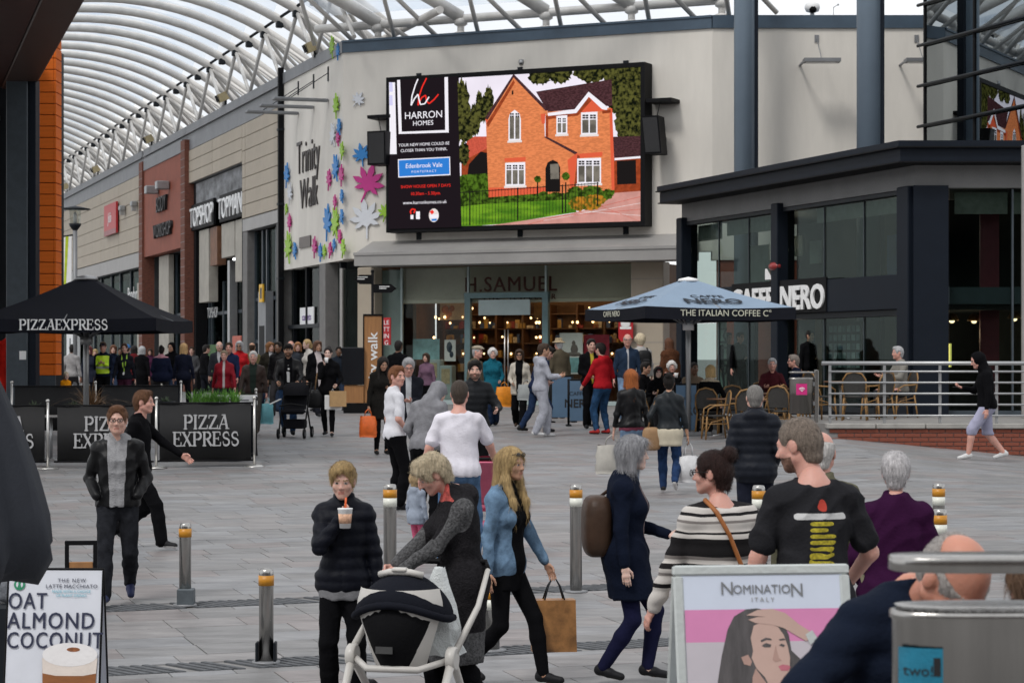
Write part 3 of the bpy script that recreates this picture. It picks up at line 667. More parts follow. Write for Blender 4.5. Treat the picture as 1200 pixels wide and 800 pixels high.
def win(x0, y0, x1, y1, n, arch=False):
    if arch: sp(zc([(x0, y1), (x0, y0 + 45), (x0 + 6, y0 + 18), ((x0 + x1) / 2, y0), (x1 - 6, y0 + 18), (x1, y0 + 45), (x1, y1)]), 'white')
    else: sp(zc([(x0, y0), (x1, y0 - 4), (x1, y1 - 3), (x0, y1)]), 'white')
    sp(zc([(x0 - 5, y1), (x1 + 5, y1 - 3), (x1 + 5, y1 + 7), (x0 - 5, y1 + 10)]), 'cream')
    w = (x1 - x0 - 6) / n
    for i in range(n):
        a = x0 + 6 + i * w
        sp(zc([(a, y0 + 34), (a + w - 6, y0 + 33), (a + w - 6, y1 - 9), (a, y1 - 8)]), 'glass')
        for j in range(2):
            for k in range(2): b = a + j * (w - 6) / 2; c_ = y0 + (10 if not arch else 16) + k * 11; sp(zc([(b + 1, c_), (b + (w - 6) / 2 - 1, c_), (b + (w - 6) / 2 - 1, c_ + 8), (b + 1, c_ + 8)]), 'dark')
win(222, 235, 280, 380, 2, True); win(447, 264, 498, 350, 2); win(563, 248, 640, 352, 2); win(208, 484, 302, 592, 3); win(546, 464, 658, 582, 3)
sp(zc([(398, 620), (398, 510), (408, 482), (432, 470), (455, 480), (467, 505), (467, 620)]), 'dark'); sp(zc([(420, 490), (460, 488), (462, 560), (422, 560)]), 'glass'); sp(zc([(240, 145), (248, 145), (248, 165), (240, 165)]), 'dark')
sp(zc([(715, 362), (848, 358), (848, 455), (720, 460)]), 'roof'); sp(zc([(720, 460), (848, 455), (848, 620), (722, 625)]), 'brickdark'); sp(zc([(722, 462), (848, 452), (848, 462), (722, 472)]), 'white'); sp(zc([(732, 475), (822, 470), (824, 582), (734, 586)]), 'dark')
sp(zc([(-12, 668), (370, 640), (520, 660), (545, 715), (200, 770), (-12, 790)]), 'lawn')
sp(zc([(722, 625), (860, 615), (860, 800), (90, 800), (120, 780), (520, 722), (640, 690), (700, 650)]), 'drive')
for k in range(5): sp(zc([(300 + k * 90, 775 - k * 22), (860, 640 + k * 30), (860, 642 + k * 30), (300 + k * 90, 777 - k * 22)]), 'cream' if k % 2 else 'pinkroof')
sp(zc([(-12, 668), (370, 640), (500, 656), (380, 662), (120, 676), (-12, 690)]), 'hedge')
for a in ((362, 560, 16, 17), (494, 547, 19, 20)): crown(540 + a[0] / 4, 70 + a[1] / 4, a[2] / 4, a[3] / 4, 'hedge')
for x_ in (362, 494): sp(zc([(x_ - 3, 575), (x_ + 3, 575), (x_ + 3, 640), (x_ - 3, 640)]), 'dark')
for a in ((390, 635, 26, 18), (450, 638, 34, 18), (540, 622, 40, 26), (620, 615, 50, 26), (690, 630, 30, 24)): crown(540 + a[0] / 4, 70 + a[1] / 4, a[2] / 4, a[3] / 4, 'hedge')
for a in ((560, 675, 50, 34), (630, 660, 50, 30), (600, 685, 60, 22)): crown(540 + a[0] / 4, 70 + a[1] / 4, a[2] / 4, a[3] / 4, 'shrub')
for i in range(44):
    x_ = i * 15; t0 = 618 - i * 1.0; b0 = 778 - 60 * (x_ / 490) ** 1.5 if x_ < 650 else 640
    wv = 3 if i % 15 == 3 or i in (18, 32, 43) else .9
    sp(zc([(x_ - wv, t0), (x_ + wv, t0), (x_ + wv, b0), (x_ - wv, b0)]), 'dark')
sp(zc([(0, 622), (650, 578), (650, 582), (0, 626)]), 'dark')
sp([(450, 60), (537, 60), (542, 290), (450, 290)], 'black')
sp([(457, 97), (464, 97), (466, 181), (458, 181)], 'white'); sp([(457.5, 97), (461, 97), (461.5, 108), (457.5, 108)], 'lilac'); sp([(457.5, 112), (461, 112), (461.5, 124), (457.5, 124)], 'lilac')
for q in ([(466.5, 80), (470, 80), (472, 155.5), (468.5, 157.5)], [(522, 80), (526, 80), (527, 156), (523, 155)], [(468.4, 157.4), (468.4, 155), (527, 152.6), (527, 155.6)]): sp(q, 'white')
sp([(467.5, 187), (528.5, 184), (529, 205.5), (468, 208.5)], 'white'); sp([(468.5, 188.2), (527.5, 185.2), (528, 204.3), (469, 207.2)], 'blue')
pt = pic.build('screen_picture', mats_s, scr)
def stx(body, px, py, hpx, m, **k):
    x, z = sl_(px, py); D = FAC.o.y + x * FAC.d.y
    return text('lettering', body, hpx * D / F * 1.36, E[m], scr, (sx_(x), -.62, z - zB), ext=.001, **k)
stx('HARRON', 497.5, 139, 8.6, 'white', sx=1.02); stx('HOMES', 497, 147.2, 5.8, 'white', sx=1.05)
stx('YOUR NEW HOME COULD BE', 498, 171, 3.6, 'white'); stx('CLOSER THAN YOU THINK.', 498, 177.6, 3.6, 'white')
stx('Edenbrook Vale', 498, 196.6, 5.6, 'white', sx=.98); stx('PONTEFRACT', 498, 202.4, 2.8, 'white', space=1.5)
stx('SHOW HOUSE OPEN 7 DAYS', 500, 220, 3.7, 'red'); stx('10.30am - 5.30pm.', 500, 228.6, 3.9, 'red'); stx('www.harronhomes.co.uk', 499, 239, 4.1, 'white')
# script initials: two looping strokes
def stroke(pts, wd, m, y=-.615):
    mb = MB()
    for k, ((a, b), (c_, d_)) in enumerate(zip(pts, pts[1:])):
        l = math.hypot(c_ - a, d_ - b) or 1; h = wd / 2; nx_, ny_ = -(d_ - b) / l * h, (c_ - a) / l * h
        P = []
        for q in ((a + nx_, b + ny_), (c_ + nx_, d_ + ny_), (c_ - nx_, d_ - ny_), (a - nx_, b - ny_)):
            x, z = sl_(*q); P.append((sx_(x), y - .0004 * k, z - zB))
        mb.poly(P, (0, .001, 0))
    mb.build('emblem', E[m], scr)
stroke([(491, 93), (488, 100), (484, 113), (483, 124), (487, 116), (491, 111), (492, 116), (494, 123), (499, 122), (504, 114)], 1.5, 'white')
stroke([(501, 92), (496, 102), (492, 114), (491, 124), (495, 115), (500, 112), (501, 119), (504, 122), (510, 117), (515, 111)], 1.5, 'red', -.612)
stroke([(486, 250), (488, 246), (484, 245), (482, 248), (483, 251)], 1.6, 'red'); stroke([(484, 252), (484, 257)], 3.4, 'white'); stroke([(491, 248), (491, 257)], 4.6, 'white')
x, z = sl_(509.5, 252.5)
mb = MB(); mb.poly([(sx_(x) + .165 * math.cos(k * math.pi / 10), -.612, z - zB + .2 * math.sin(k * math.pi / 10)) for k in range(20)], (0, .001, 0)); mb.build('emblem', E['cream'], scr)
stroke([(505, 254), (515, 253.4)], 4, 'white', -.62); stroke([(506, 250), (509, 247.4)], 4, 'red', -.622); stroke([(507, 258), (513, 257.6)], 2.4, 'blue', -.62)
# loudspeakers on brackets either side
def speaker(px0, py0, px1, py1, lab, sgn):
    xa, za = FAC.loc(px0, py1, -.8); xb, zb_ = FAC.loc(px1, py0, -.8); w, h = xb - xa, zb_ - za
    o = fthing(FAC, 'loudspeaker', lab, 'loudspeaker', 'loudspeakers either side of the screen', (xa + xb) / 2, -.62, za)
    mb = MB(); tl = .12
    mb.poly([(-w / 2, -.3, 0), (w / 2, -.3, 0), (w / 2 * .8, .3, 0), (-w / 2 * .8, .3, 0)], (-sgn * -.05, -.12, h)); mb.build('cabinet', M_black, o)
    mb = MB(); mb.poly([(-w / 2 + .04, -.315, .05), (w / 2 - .04, -.315, .05), (w / 2 - .04, -.305, .05), (-w / 2 + .04, -.305, .05)], (.05 * sgn, -.115, h - .1)); mb.build('grille', mat('grille_black', (.02, .02, .022), .7, var=.3, scale=80, bump=.2), o)
    mb = MB(); mb.bx(-.05, .05, .2, .62, h * .4, h * .5); mb.bx(-.45 if sgn > 0 else -.3, .3 if sgn > 0 else .45, -.05, .62, h + .42, h + .52); mb.tube([(0, 0, h), (sgn * -.1, 0, h + .42)], .012, 5); mb.build('bracket', M_black, o)
speaker(433, 154, 454, 194, 'black loudspeaker beside the leaves at the left edge of the screen', 1)
speaker(757, 136, 777, 181, 'black loudspeaker at the right edge of the screen', -1)
# cctv domes and lamps on the wall
x, z = FAC.loc(611, 76); o = fthing(FAC, 'camera', 'small grey security camera on the wall above the screen', 'camera', None, x, 0, z)
mb = MB(); mb.lathe([(.06, 0), (.08, .05), (.08, .14)], 10); mb.build('body', M_alu, o); mb = MB(); mb.bx(-.03, .03, 0, .2, .1, .16); mb.build('bracket', M_alu, o)
def walllamp(px, py, lab):
    x, z = RW.loc(px, py); o = fthing(RW, 'wall_lamp', lab, 'lamp', 'flat lamps on the plain cream wall', x, 0, z)
    mb = MB(); mb.bx(-.5, .5, -1.25, -.8, -.05, .05); mb.build('lamp_head', M_zinc, o); mb = MB(); mb.bx(-.44, .44, -1.2, -.85, -.06, -.052); mb.build('diffuser', M_white, o)
    mb = MB(); mb.bx(-.5, -.44, -.8, 0, -.02, .02); mb.bx(-.06, .06, -.03, 0, .65, .85); mb.tube([(0, -1.0, .05), (0, -.02, .75)], .012, 5); mb.build('arm', M_zinc, o)
walllamp(957, 77, 'flat wall lamp between the two round columns'); walllamp(1074, 77, 'flat wall lamp near the mirrored glass tower')
x, z = RW.loc(953, 24); o = fthing(RW, 'camera', 'white domed security camera on the blue coping', 'camera', None, x, .2, FT + .36)
mb = MB(); mb.lathe([(.06, 0), (.06, .1), (.18, .14), (.22, .24), (.2, .34), (.1, .4)], 12); mb.build('body', M_white, o); mb = MB(); mb.ball((0, -.1, .2), .13, 10); mb.build('lens', M_black, o)
x, z = RW.loc(978, 24); o = fthing(RW, 'aerial', 'thin bent aerial on the blue coping beside the camera', 'aerial', None, x, .2, FT + .36); mb = MB(); mb.tube([(0, 0, 0), (0, 0, .25), (.12, 0, .33)], .012, 5); mb.ball((.13, 0, .33), .03, 6); mb.build('rod', M_alu, o)

# ================================================================== ARCADE UNITS
def panels(par, x0, x1, z0, z1, rows, bays, y0=.0, th=.08, m=None, name='cladding_panel', g=.02):
    hz = (z1 - z0) / rows; edges = bays
    for i in range(len(edges) - 1):
        a, b = edges[i] + g * 1.5, edges[i + 1] - g * 1.5
        mb = MB(); mb.bbox(a, b, y0, y0 + th, 0, hz - g, .008); me = mb.mesh(name, m or M_cream)
        for r_ in range(rows): link(name, me, par, (0, 0, z0 + r_ * hz + g / 2))
def aunit(name, label, pxa, pxb):
    x0, x1 = ax(pxa) if pxa else None, ax(pxb); o = fthing(ARC, name, label, 'building', 'shop units along the arcade'); return o, x0, x1
ZB = lambda px, py: ARC.loc(px, py)[1]
M_frame = mat('slate_frame', (.048, .062, .075), .45, .2, var=.15, bump=.02)
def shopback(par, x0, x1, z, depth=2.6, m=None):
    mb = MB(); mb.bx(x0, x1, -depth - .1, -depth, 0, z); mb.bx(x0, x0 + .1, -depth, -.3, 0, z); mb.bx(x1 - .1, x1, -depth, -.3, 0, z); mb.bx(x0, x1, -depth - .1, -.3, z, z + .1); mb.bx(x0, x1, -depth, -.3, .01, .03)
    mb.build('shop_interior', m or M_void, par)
def parapet(par, x0, x1):
    mb = MB(); mb.bx(x0, x1, -.4, .06, 9.87, FT); mb.build('parapet', M_zinc, par)
    mb = MB(); mb.bx(x0, x1, -.5, .12, FT, FT + .3); mb.bx(x0, x1, .12, .16, FT - .04, FT + .02); mb.build('gutter', M_zinc, par)
def glazing(par, xs, z0, z1, y=-.3, m=None, fw=.07, rails=()):
    for a, b in zip(xs, xs[1:]):
        mb = MB(); mb.bx(a + fw, b - fw, y - .01, y + .01, z0 + .1, z1 - .05); mb.build('glass_pane', m or M_gdark, par)
    mb = MB()
    for a in xs: mb.bx(a - fw, a + fw, y - .06, y + .08, z0, z1)
    for r_ in rails: mb.bx(xs[0], xs[-1], y - .05, y + .06, r_, r_ + .12)
    mb.build('frame', M_frame, par)
# unit A: cream panels next to the corner
u, x0, x1 = aunit('shop_unit', 'cream clad shop unit between the drain pipe and the fashion shop', 331.5, 286)
x0 = T1 + .2
mb = MB(); mb.bx(x0, x1, -.4, -.02, 5.95, 9.87); mb.build('wall', M_zinc, u); parapet(u, x0, x1)
panels(u, x0, x1, 6.42, 9.85, 7, [x0 + .0, x0 + .45, x1 - .55, x1])
mb = MB(); mb.bbox(x0, x1, -.018, .06, 5.95, 6.4, .01); mb.build('band', M_zincl, u)
mb = MB(); mb.bbox(x0, x0 + .75, -.5, .05, 0, 5.94, .02); mb.build('pillar', M_stone, u); mb = MB(); mb.bbox(x1 - .75, x1 - .02, -.5, .05, 0, 5.94, .02); mb.build('pillar', M_stone, u)
q = [x0 + .8, ax(322), ax(316), ax(305), ax(300), x1 - .8]
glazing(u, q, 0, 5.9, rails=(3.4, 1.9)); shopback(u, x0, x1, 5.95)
mb = MB(); mb.bx(ax(312), ax(303), -.25, .02, 0, 3.7); mb.build('door_surround', M_zinc, u); mb = MB(); mb.bx(ax(310.5), ax(304.5), .021, .03, 0, 2.5); mb.build('doorway', M_black, u)
o, w, h = apost('fascia_sign', 'narrow upright yellow sign in the dark shopfront', 'sign', 304.5, 333, 308.5, 354, .1, mat('yellow_sign', (.75, .42, .01), .5), .06)
mb = MB(); mb.bx(-w * .3, w * .2, .03, .034, -h * .3, h * .3); mb.build('mark', M_ink, o)
# pale boards behind the upper glass stand in for its cream reflection
mb = MB()
for a, b, c_, d_ in ((301, 294, 3.6, 5.8), (318, 307, 3.7, 5.7), (328, 324, 3.6, 5.7)): mb.bx(ax(a), ax(b), -1.2, -1.15, c_, d_)
mb.each('glass_reflection', mat('cream_reflection', (.5, .47, .4), .7, var=.15), u)
# unit B: fashion shop in a black recess
u, x0, x1 = aunit('shop_unit', 'tall fashion shop with black recess and feather picture over the signs', 286, 220)
mb = MB(); mb.bx(x0, x1, -.4, -.02, 8.5, 9.87); mb.build('wall', M_zinc, u); parapet(u, x0, x1)
panels(u, x0, x1, 8.5, 9.85, 3, [x0, (x0 + x1) / 2, x1])
shopback(u, x0, x1, 8.45, 3.5, M_black)
mb = MB(); mb.bbox(x0 - .02, x0 + .25, -.5, .03, 0, 8.48, .02); mb.bbox(x1 - 1.2, x1 - .8, -.6, -.1, 0, 8.48, .02); mb.each('reveal', M_black, u)
xa, xb = ax(284.5), ax(226)
M_fea = mat('feather_print', (.16, .165, .175), .6, var=.85, scale=.9, bump=0, stretch=(1, 1, 2.2))
mb = MB(); mb.bx(xa, xb, -.16, -.12, 7.45, 8.45); mb.build('picture_panel', M_fea, u)
for body, pa, pb in (('TOPMAN', 285, 257), ('TOPSHOP', 250, 224)):
    a, b = ax(pa), ax(pb); mb = MB(); mb.bbox(a, b, -.12, .0, 6.55, 7.6, .02); sg = mb.build('sign_panel', M_black, u)
    t_ = text('lettering', body, 1.12, M_wletter, u, ((a + b) / 2, .03, 6.68), rz=math.pi, sx=(b - a) / (4.05 if body == 'TOPMAN' else 4.35) / 1.12 * 1.0, ext=.03)
M_lime = mat('limestone_cladding', (.36, .335, .29), .7, var=.15, scale=2, bump=.05)
for a, b, c_, d_ in ((284, 272, 4.2, 6.5), (271, 256, 5.2, 6.5), (241, 230, 3.6, 6.5)):
    mb = MB(); mb.bbox(ax(a), ax(b), -.5, -.12, c_, d_, .01); mb.build('stone_panel', M_lime, u)
mb = MB(); mb.bx(ax(250), ax(242), -.5, -.15, 5.0, 6.5); mb.build('wood_panel', mat('rust_wood', (.16, .07, .035), .6, var=.4, scale=3), u)
mb = MB(); mb.bx(ax(260), ax(257.5), -.6, -.3, .2, 5.1); mb.build('post', M_alu, u)
glazing(u, [ax(284), ax(272), ax(257), ax(243), ax(230), x1 - 1.3], 0, 4.4, y=-.7, rails=(3.1,))
text('lettering', 'TOPMAN', .75, M_wletter, u, (ax(278), -.55, 3.35), rz=math.pi, sx=.8); text('lettering', 'TOPSHOP', .6, M_wletter, u, (ax(233), -.55, 3.0), rz=math.pi, sx=.8)
mb = MB()
for i, (p_, z_, y_) in enumerate(((240, 5.3, -1.2), (239, 1.9, -1.6), (230, 2.9, -1.4), (231.5, .7, -1.0), (282, 2.6, -1.6), (277, 2.2, -2), (260, 2.9, -2.4), (260, 3.2, -2.2))): mb.ball((ax(p_), y_, z_), .09, 6)
stuff(mb.build('spot_lamps', M_cool, u))
mb = MB()
for i in range(26):
    xx = rr.uniform(x0 + .4, x1 - 1.4); mb.bx(xx, xx + rr.uniform(.2, .5), -2.6, -2.2, .1, rr.uniform(.9, 1.7), rr.randrange(4))
stuff(mb.build('clothes_rails', [mat('rail_red', (.2, .03, .03), .8), mat('rail_grey', (.12, .12, .13), .8), mat('rail_green', (.03, .1, .03), .8), mat('rail_white', (.35, .33, .3), .8)], u))
mb = MB(); mb.bbox(ax(276), ax(266), -.5, -.2, 1.35, 2.2, .02); mb.build('sale_board', mat('coral_board', (.45, .1, .06), .6, var=.2), u)
mb = MB(); mb.bbox(ax(244), ax(235), -.55, -.3, .15, 1.9, .02); mb.build('green_board', mat('green_board', (.03, .1, .015), .6, var=.3), u)
# unit C: rust red shop
u, x0, x1 = aunit('shop_unit', 'rust red shop unit with brick piers and black lettering', 219, 173)
parapet(u, x0 - .5, x1 + .4)
mb = MB(); mb.bx(x0, x1, -.4, .16, 5.95, 9.87); mb.build('wall', M_brick, u)
M_pier = mat('brick_pier', (.15, .05, .03), .8, var=.35, scale=7, bump=.2, stretch=(1, 1, 3))
for a, b in ((x0 - .9, x0 + .02), (x1 - .02, x1 + .9)):
    mb = MB(); mb.bx(a, b, -.5, .26, 0, 10.3); pr0 = mb.build('pier', M_pier, u)
    mb = MB()
    for k in range(1, 30): mb.bx(a - .004, b + .004, .255, .264, k * .34, k * .34 + .025)
    mb.each('mortar_course', M_joint, pr0)
mb = MB(); mb.bx(x0 + .05, x1 - .05, .1, .2, 9.87, 10.4); mb.build('cornice', M_zinc, u)
text('lettering', 'BODY', .95, M_ink, u, (ax(196), .24, 7.72), rz=math.pi, sx=.95, ext=.06); text('lettering', 'WORKSHOP', .85, M_ink, u, (ax(197), .24, 6.62), rz=math.pi, sx=.92, ext=.06)
mb = MB(); 
for p_ in (190, 203): mb.bbox(ax(p_) - .25, ax(p_) + .25, .2, .75, 8.55, 8.9, .03)
mb.each('spot_housing', M_alu, u)
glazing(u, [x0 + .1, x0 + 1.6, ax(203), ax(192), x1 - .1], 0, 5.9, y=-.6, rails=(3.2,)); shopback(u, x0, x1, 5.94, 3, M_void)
mb = MB(); mb.bbox(ax(192), ax(181), -.45, -.2, 0, 5.9, .02); mb.build('stone_panel', M_lime, u)
mb = MB(); mb.ball((ax(213), -1.1, 1.9), .12, 8); mb.bx(ax(212), ax(209), -1.0, -.9, 2.4, 3.1); mb.build('shop_lamp', M_cool, u)
# unit D: long cream stretch
u, x0, x1 = aunit('shop_unit', 'long cream panelled shop unit with teal windows and a red banner sign', 172, 58)
x0 += .7
mb = MB(); mb.bx(x0, x1, -.4, -.02, 5.6, 9.87); mb.build('wall', M_zinc, u); parapet(u, x0, x1)
bays = [x0, ax(141), ax(120), ax(84), ax(72), x1]; panels(u, x0, x1, 6.3, 9.85, 6, bays)
mb = MB(); mb.bbox(x0, x1, -.018, .05, 5.6, 6.28, .01); mb.build('band', M_zincl, u)
xs4 = [x0 + .2, ax(160), ax(146), ax(134), ax(124), ax(112), ax(104), ax(94), ax(86), ax(74), x1]
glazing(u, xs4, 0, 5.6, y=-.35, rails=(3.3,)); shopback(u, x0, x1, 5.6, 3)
mb = MB(); rr = random.Random(9)
for i in range(20):
    a = rr.uniform(x0, x1 - 3); mb.bx(a, a + rr.uniform(1, 2.4), -1.4, -1.35, 3.5, 5.4)
mb.each('window_blind', mat('teal_blind', (.05, .16, .16), .6, var=.4, scale=.5), u)
text('lettering', 'Pandora', 1.0, M_wletter, u, (ax(151), -.2, 4.1), rz=math.pi, sx=1.); mb = MB(); mb.bbox(ax(171), ax(165), -.2, -.1, 2.0, 2.7, .02); mb.build('red_sign', M_red, u)
mb = MB(); mb.bbox(ax(90), ax(79), -.2, .05, 0, 2.9, .02); mb.build('white_hoarding', M_white, u); mb = MB(); mb.bx(ax(88.5), ax(87), .051, .056, 1.6, 2.5); mb.bx(ax(84), ax(82.5), .051, .056, 1.6, 2.5); mb.build('print', M_frame, u)
mb = MB(); mb.bbox(ax(172), ax(158), -.34, -.1, 0, 4.9, .02); mb.build('stone_panel', M_lime, u)
o, w, h = apost('banner_sign', 'square red banner sign with white script on the cream cladding', 'sign', 123, 239, 137, 275, .2, M_red, .1)
text('lettering', 'Julia', .72, M_wletter, o, (0.1, .055, -.15), rz=math.pi, sx=.95, shear=.25); mb = MB(); mb.bx(-w / 2, w / 2, .051, .054, -h / 2, -h / 2 + .25); mb.build('lower_band', mat('rose_band', (.3, .1, .11), .5), o)
for p_, py in ((149, 246), (163, 241)):
    x, z = ARC.loc(p_, py); o = fthing(ARC, 'wall_lamp', 'small bulkhead lamp on the cream cladding, %s the red banner sign' % ('nearest' if p_ == 149 else 'farther from'), 'lamp', 'bulkhead lamps', x, .1, z); mb = MB(); mb.bbox(-.2, .2, 0, .3, -.05, .2, .04); mb.build('housing', M_alu, o); mb = MB(); mb.bx(-.14, .14, .05, .25, -.25, -.05); mb.build('lens', M_zincl, o)
# three flat lamps on arms over the leaf wall
for i, (p0, py) in enumerate(((385, 118), (368, 126), (350, 133))):
    x, z = ARC.loc(p0, py); o = fthing(ARC, 'wall_lamp', ('flat arm lamp above the centre name, nearest the corner', 'flat arm lamp above the centre name, middle of the three', 'flat arm lamp above the centre name, nearest the drain pipe')[i], 'lamp', 'flat lamps on arms above the centre name', x, 0, z)
    mb = MB(); mb.bbox(-.09, .09, .02, 1.25, -.05, .05, .02); mb.build('arm', M_zinc, o); mb = MB(); mb.bbox(-.2, .2, 1.2, 1.75, -.045, .045, .02); mb.build('lamp_head', M_zinc, o)
    mb = MB(); mb.tube([(0, 1.2, .05), (0, .02, .85)], .014, 5); mb.bx(-.05, .05, 0, .03, .6, 1.05); mb.build('stay', M_dark, o)
# floodlights standing on the gutter
for i, (p_, lab) in enumerate(((371, 'nearest the blue coping corner'), (266, 'above the fashion shop'), (179, 'above the rust red shop'), (116, 'above the red banner sign'), (80, 'farthest along the gutter'))):
    x, z = ARC.loc(p_); o = fthing(ARC, 'floodlight', 'beige floodlight on the arcade gutter, ' + lab, 'floodlight', 'floodlights along the arcade gutter', x, .05, FT + .33)
    mb = MB(); Mx = Matrix.Rotation(R(-25), 3, 'X'); mb.box((0, .12, .3), (.34, .4, .32), 0, Mx, .8); mb.build('housing', mat('beige_housing', (.33, .27, .15), .5, var=.2), o)
    mb = MB(); mb.box((0, .34, .22), (.27, .03, .25), 0, Mx); mb.build('lens', M_black, o); mb = MB(); mb.bx(-.04, .04, -.04, .04, -.04, .3); mb.build('bracket', M_dark, o)

# ================================================================== GLAZED VAULT OVER THE ARCADE
vault = fthing(ARC, 'glazed_vault', 'white steel and cushion vault roofing the arcade', 'canopy roof')
M_rib = mat('white_grey_tube', (.62, .60, .57), .5, .1, var=.12, scale=2, bump=.02)
M_cush = bpy.data.materials.new('foil_cushion'); M_cush.use_nodes = True
n = M_cush.node_tree; n.nodes.clear(); l = n.links.new
tr = nd(n, 'ShaderNodeBsdfTransparent'); tr.inputs[0].default_value = (.93, .96, .99, 1); tl = nd(n, 'ShaderNodeBsdfTranslucent'); gl = nd(n, 'ShaderNodeBsdfGlossy'); gl.inputs['Roughness'].default_value = .15
tcn = nd(n, 'ShaderNodeTexCoord'); nz = nd(n, 'ShaderNodeTexNoise'); nz.inputs['Scale'].default_value = .8; nz.inputs['Detail'].default_value = 6; l(tcn.outputs['Object'], nz.inputs[0])
rp = nd(n, 'ShaderNodeValToRGB'); rp.color_ramp.elements[0].position = .35; rp.color_ramp.elements[0].color = (.62, .72, .86, 1); rp.color_ramp.elements[1].position = .65; rp.color_ramp.elements[1].color = (.94, .96, .98, 1); l(nz.outputs[0], rp.inputs[0]); l(rp.outputs[0], tl.inputs[0])
a1 = nd(n, 'ShaderNodeMixShader'); a1.inputs[0].default_value = .34; l(tr.outputs[0], a1.inputs[1]); l(tl.outputs[0], a1.inputs[2])
a2 = nd(n, 'ShaderNodeMixShader'); a2.inputs[0].default_value = .08; l(a1.outputs[0], a2.inputs[1]); l(gl.outputs[0], a2.inputs[2]); o_ = nd(n, 'ShaderNodeOutputMaterial'); l(a2.outputs[0], o_.inputs[0])
SP = 4.96 / 2; NX = [5.78 * 1.0556 + SP * k for k in range(-6, 44)]
Rv, Sc, Zc = 10.6, 5.0, 2.1 + 1.35
def vz(s): return Zc + math.sqrt(max(Rv * Rv - (s - Sc) ** 2, 0))
SS = np.linspace(-1.9, 11.5, 22)
TRI = 10
for i, x in enumerate(NX):
    pts = [(x, s, vz(s)) for s in SS] if x > -1 else [(x, s, vz(s)) for s in np.linspace(max(0, -1.2 * x - 8), 11.5, 18)]
    mb = MB(); mb.tube(pts, .16, 8); mb.build('rib', M_rib, vault)
    if x < 0: continue
    # edge node, V struts down to the parapet and to the inner roof
    nz_ = vz(0); mb = MB(); h2 = SP
    mb_ = MB(); mb_.bbox(x - .13, x + .13, -.1, .14, nz_ - .26, nz_ - .02, .03); mb_.build('node', M_dark, vault)
    if i % 2: continue
    for dx, y_, z_, r_ in ((h2, .0, FT + .3, .07), (-h2, .0, FT + .3, .07), (h2 * .9, -2.2, FT + .1, .07), (-h2 * .9, -2.2, FT + .1, .07), (h2 * .25, -2.4, FT + .05, .06), (-h2 * .3, -2.4, FT + .05, .06)):
        mb.tube([(x, 0, nz_ - .1), (x + dx, y_, z_)], r_, 6)
    mb.each('strut', M_rib, vault)
mb = MB(); mb.tube([(NX[2], .0, vz(0) + .1), (NX[-1], .0, vz(0) + .1)], .05, 6); mb.build('edge_cable', M_dark, vault)
mb = MB(); mb.tube([(NX[2], -1.9, vz(-1.9) - .1), (NX[-1], -1.9, vz(-1.9) - .1)], .12, 8); mb.build('edge_beam', M_rib, vault)
for i in range(4, len(NX) - 1):
    xa, xb = NX[i] + .14, NX[i + 1] - .14; mb = MB(); ss = np.linspace(.25, 11.4, 14); vs = []
    for s in ss:
        for k in range(7): a = k / 6; vs.append((xa + (xb - xa) * a, s, vz(s) + .10 + .32 * math.sin(math.pi * a)))
    mb.add(vs, [(j * 7 + k, j * 7 + k + 1, j * 7 + 8 + k, j * 7 + 7 + k) for j in range(13) for k in range(6)], 0, True); mb.build('roof_cushion', M_cush, vault)
# part of the vault that springs from the screen facade
spr = fthing(FAC, 'facade_canopy_frame', 'white tubular roof edge with stub posts along the coping over the screen', 'canopy roof')
zE = 11.42
mb = MB(); mb.tube([(-1.2, .45, zE), (LB + .3, .45, zE)], .13, 10); mb.build('edge_beam', M_rib, spr)
px_st = [443, 540, 640, 740, 846]; xst = [fx(p_, .45) for p_ in px_st]
rv = Vector((-.9474, -.3202, 0)); ca = Vector((math.cos(FAC.ang), math.sin(FAC.ang), 0)); cn_ = Vector((-ca.y, ca.x, 0)); rl = Vector((rv.dot(ca), rv.dot(cn_), 0))
for x in xst:
    mb = MB(); mb.tube([(x, .45, FT + .36), (x, .45, zE - .1)], .11, 8); mb.lathe([(.22, 0), (.22, .06), (.14, .1)], 10, (x, .45, FT + .36)); mb.lathe([(.12, 0), (.2, .05), (.2, .2), (.12, .26)], 10, (x, .45, zE - .22)); mb.build('stub_post', M_rib, spr)
    pts = []
    for s in np.linspace(0, 10, 12): pts.append(Vector((x, .45, zE + .05)) + rl * s + Vector((0, 0, .56 * s - .026 * s * s)))
    mb = MB(); mb.tube(pts, .19, 10); mb.build('rib', M_rib, spr)
for x in xst + [xst[-1] + 2.4]:
    for s, dx in ((2.6, -.9), (3.2, .5)):
        top = Vector((x, .45, zE)) + rl * s + Vector((0, 0, .56 * s - .02 * s * s)); mb = MB(); mb.tube([top, (x - 1.25 + dx, .35, FT + .36)], .07, 6); mb.each('strut', M_rib, spr)
# rear roof membrane behind the facade edge
mb = MB(); vs = []
for k in range(13):
    for s in np.linspace(0, 10, 10): vs.append(Vector((-1 + k * 1.2, .6, zE + .4)) + rl * s + Vector((0, 0, .56 * s - .026 * s * s)))
mb.add(vs, [(k * 10 + j, k * 10 + j + 1, k * 10 + 11 + j, k * 10 + 10 + j) for k in range(12) for j in range(9)], 0, True); mb.build('roof_cushion', M_cush, spr)

# ================================================================== COFFEE PAVILION
nb = fthing(NER, 'coffee_pavilion', 'two storey dark steel and glass coffee house with flat overhanging roof', 'building')
NL = 12.3; n0 = NER.z0
zn = lambda px, py: NER.loc(px, py)[1]
HR = zn(1072, 168)     # roof top
zt1 = zn(1060, 223)    # upper window head
zs1 = zn(1060, 321); zs0 = zn(1060, 362)
WR = 6.0
def nface(mb, x0, x1, y0, y1, z0, z1, mi=0): mb.bx(x0, x1, y0, y1, z0, z1, mi)
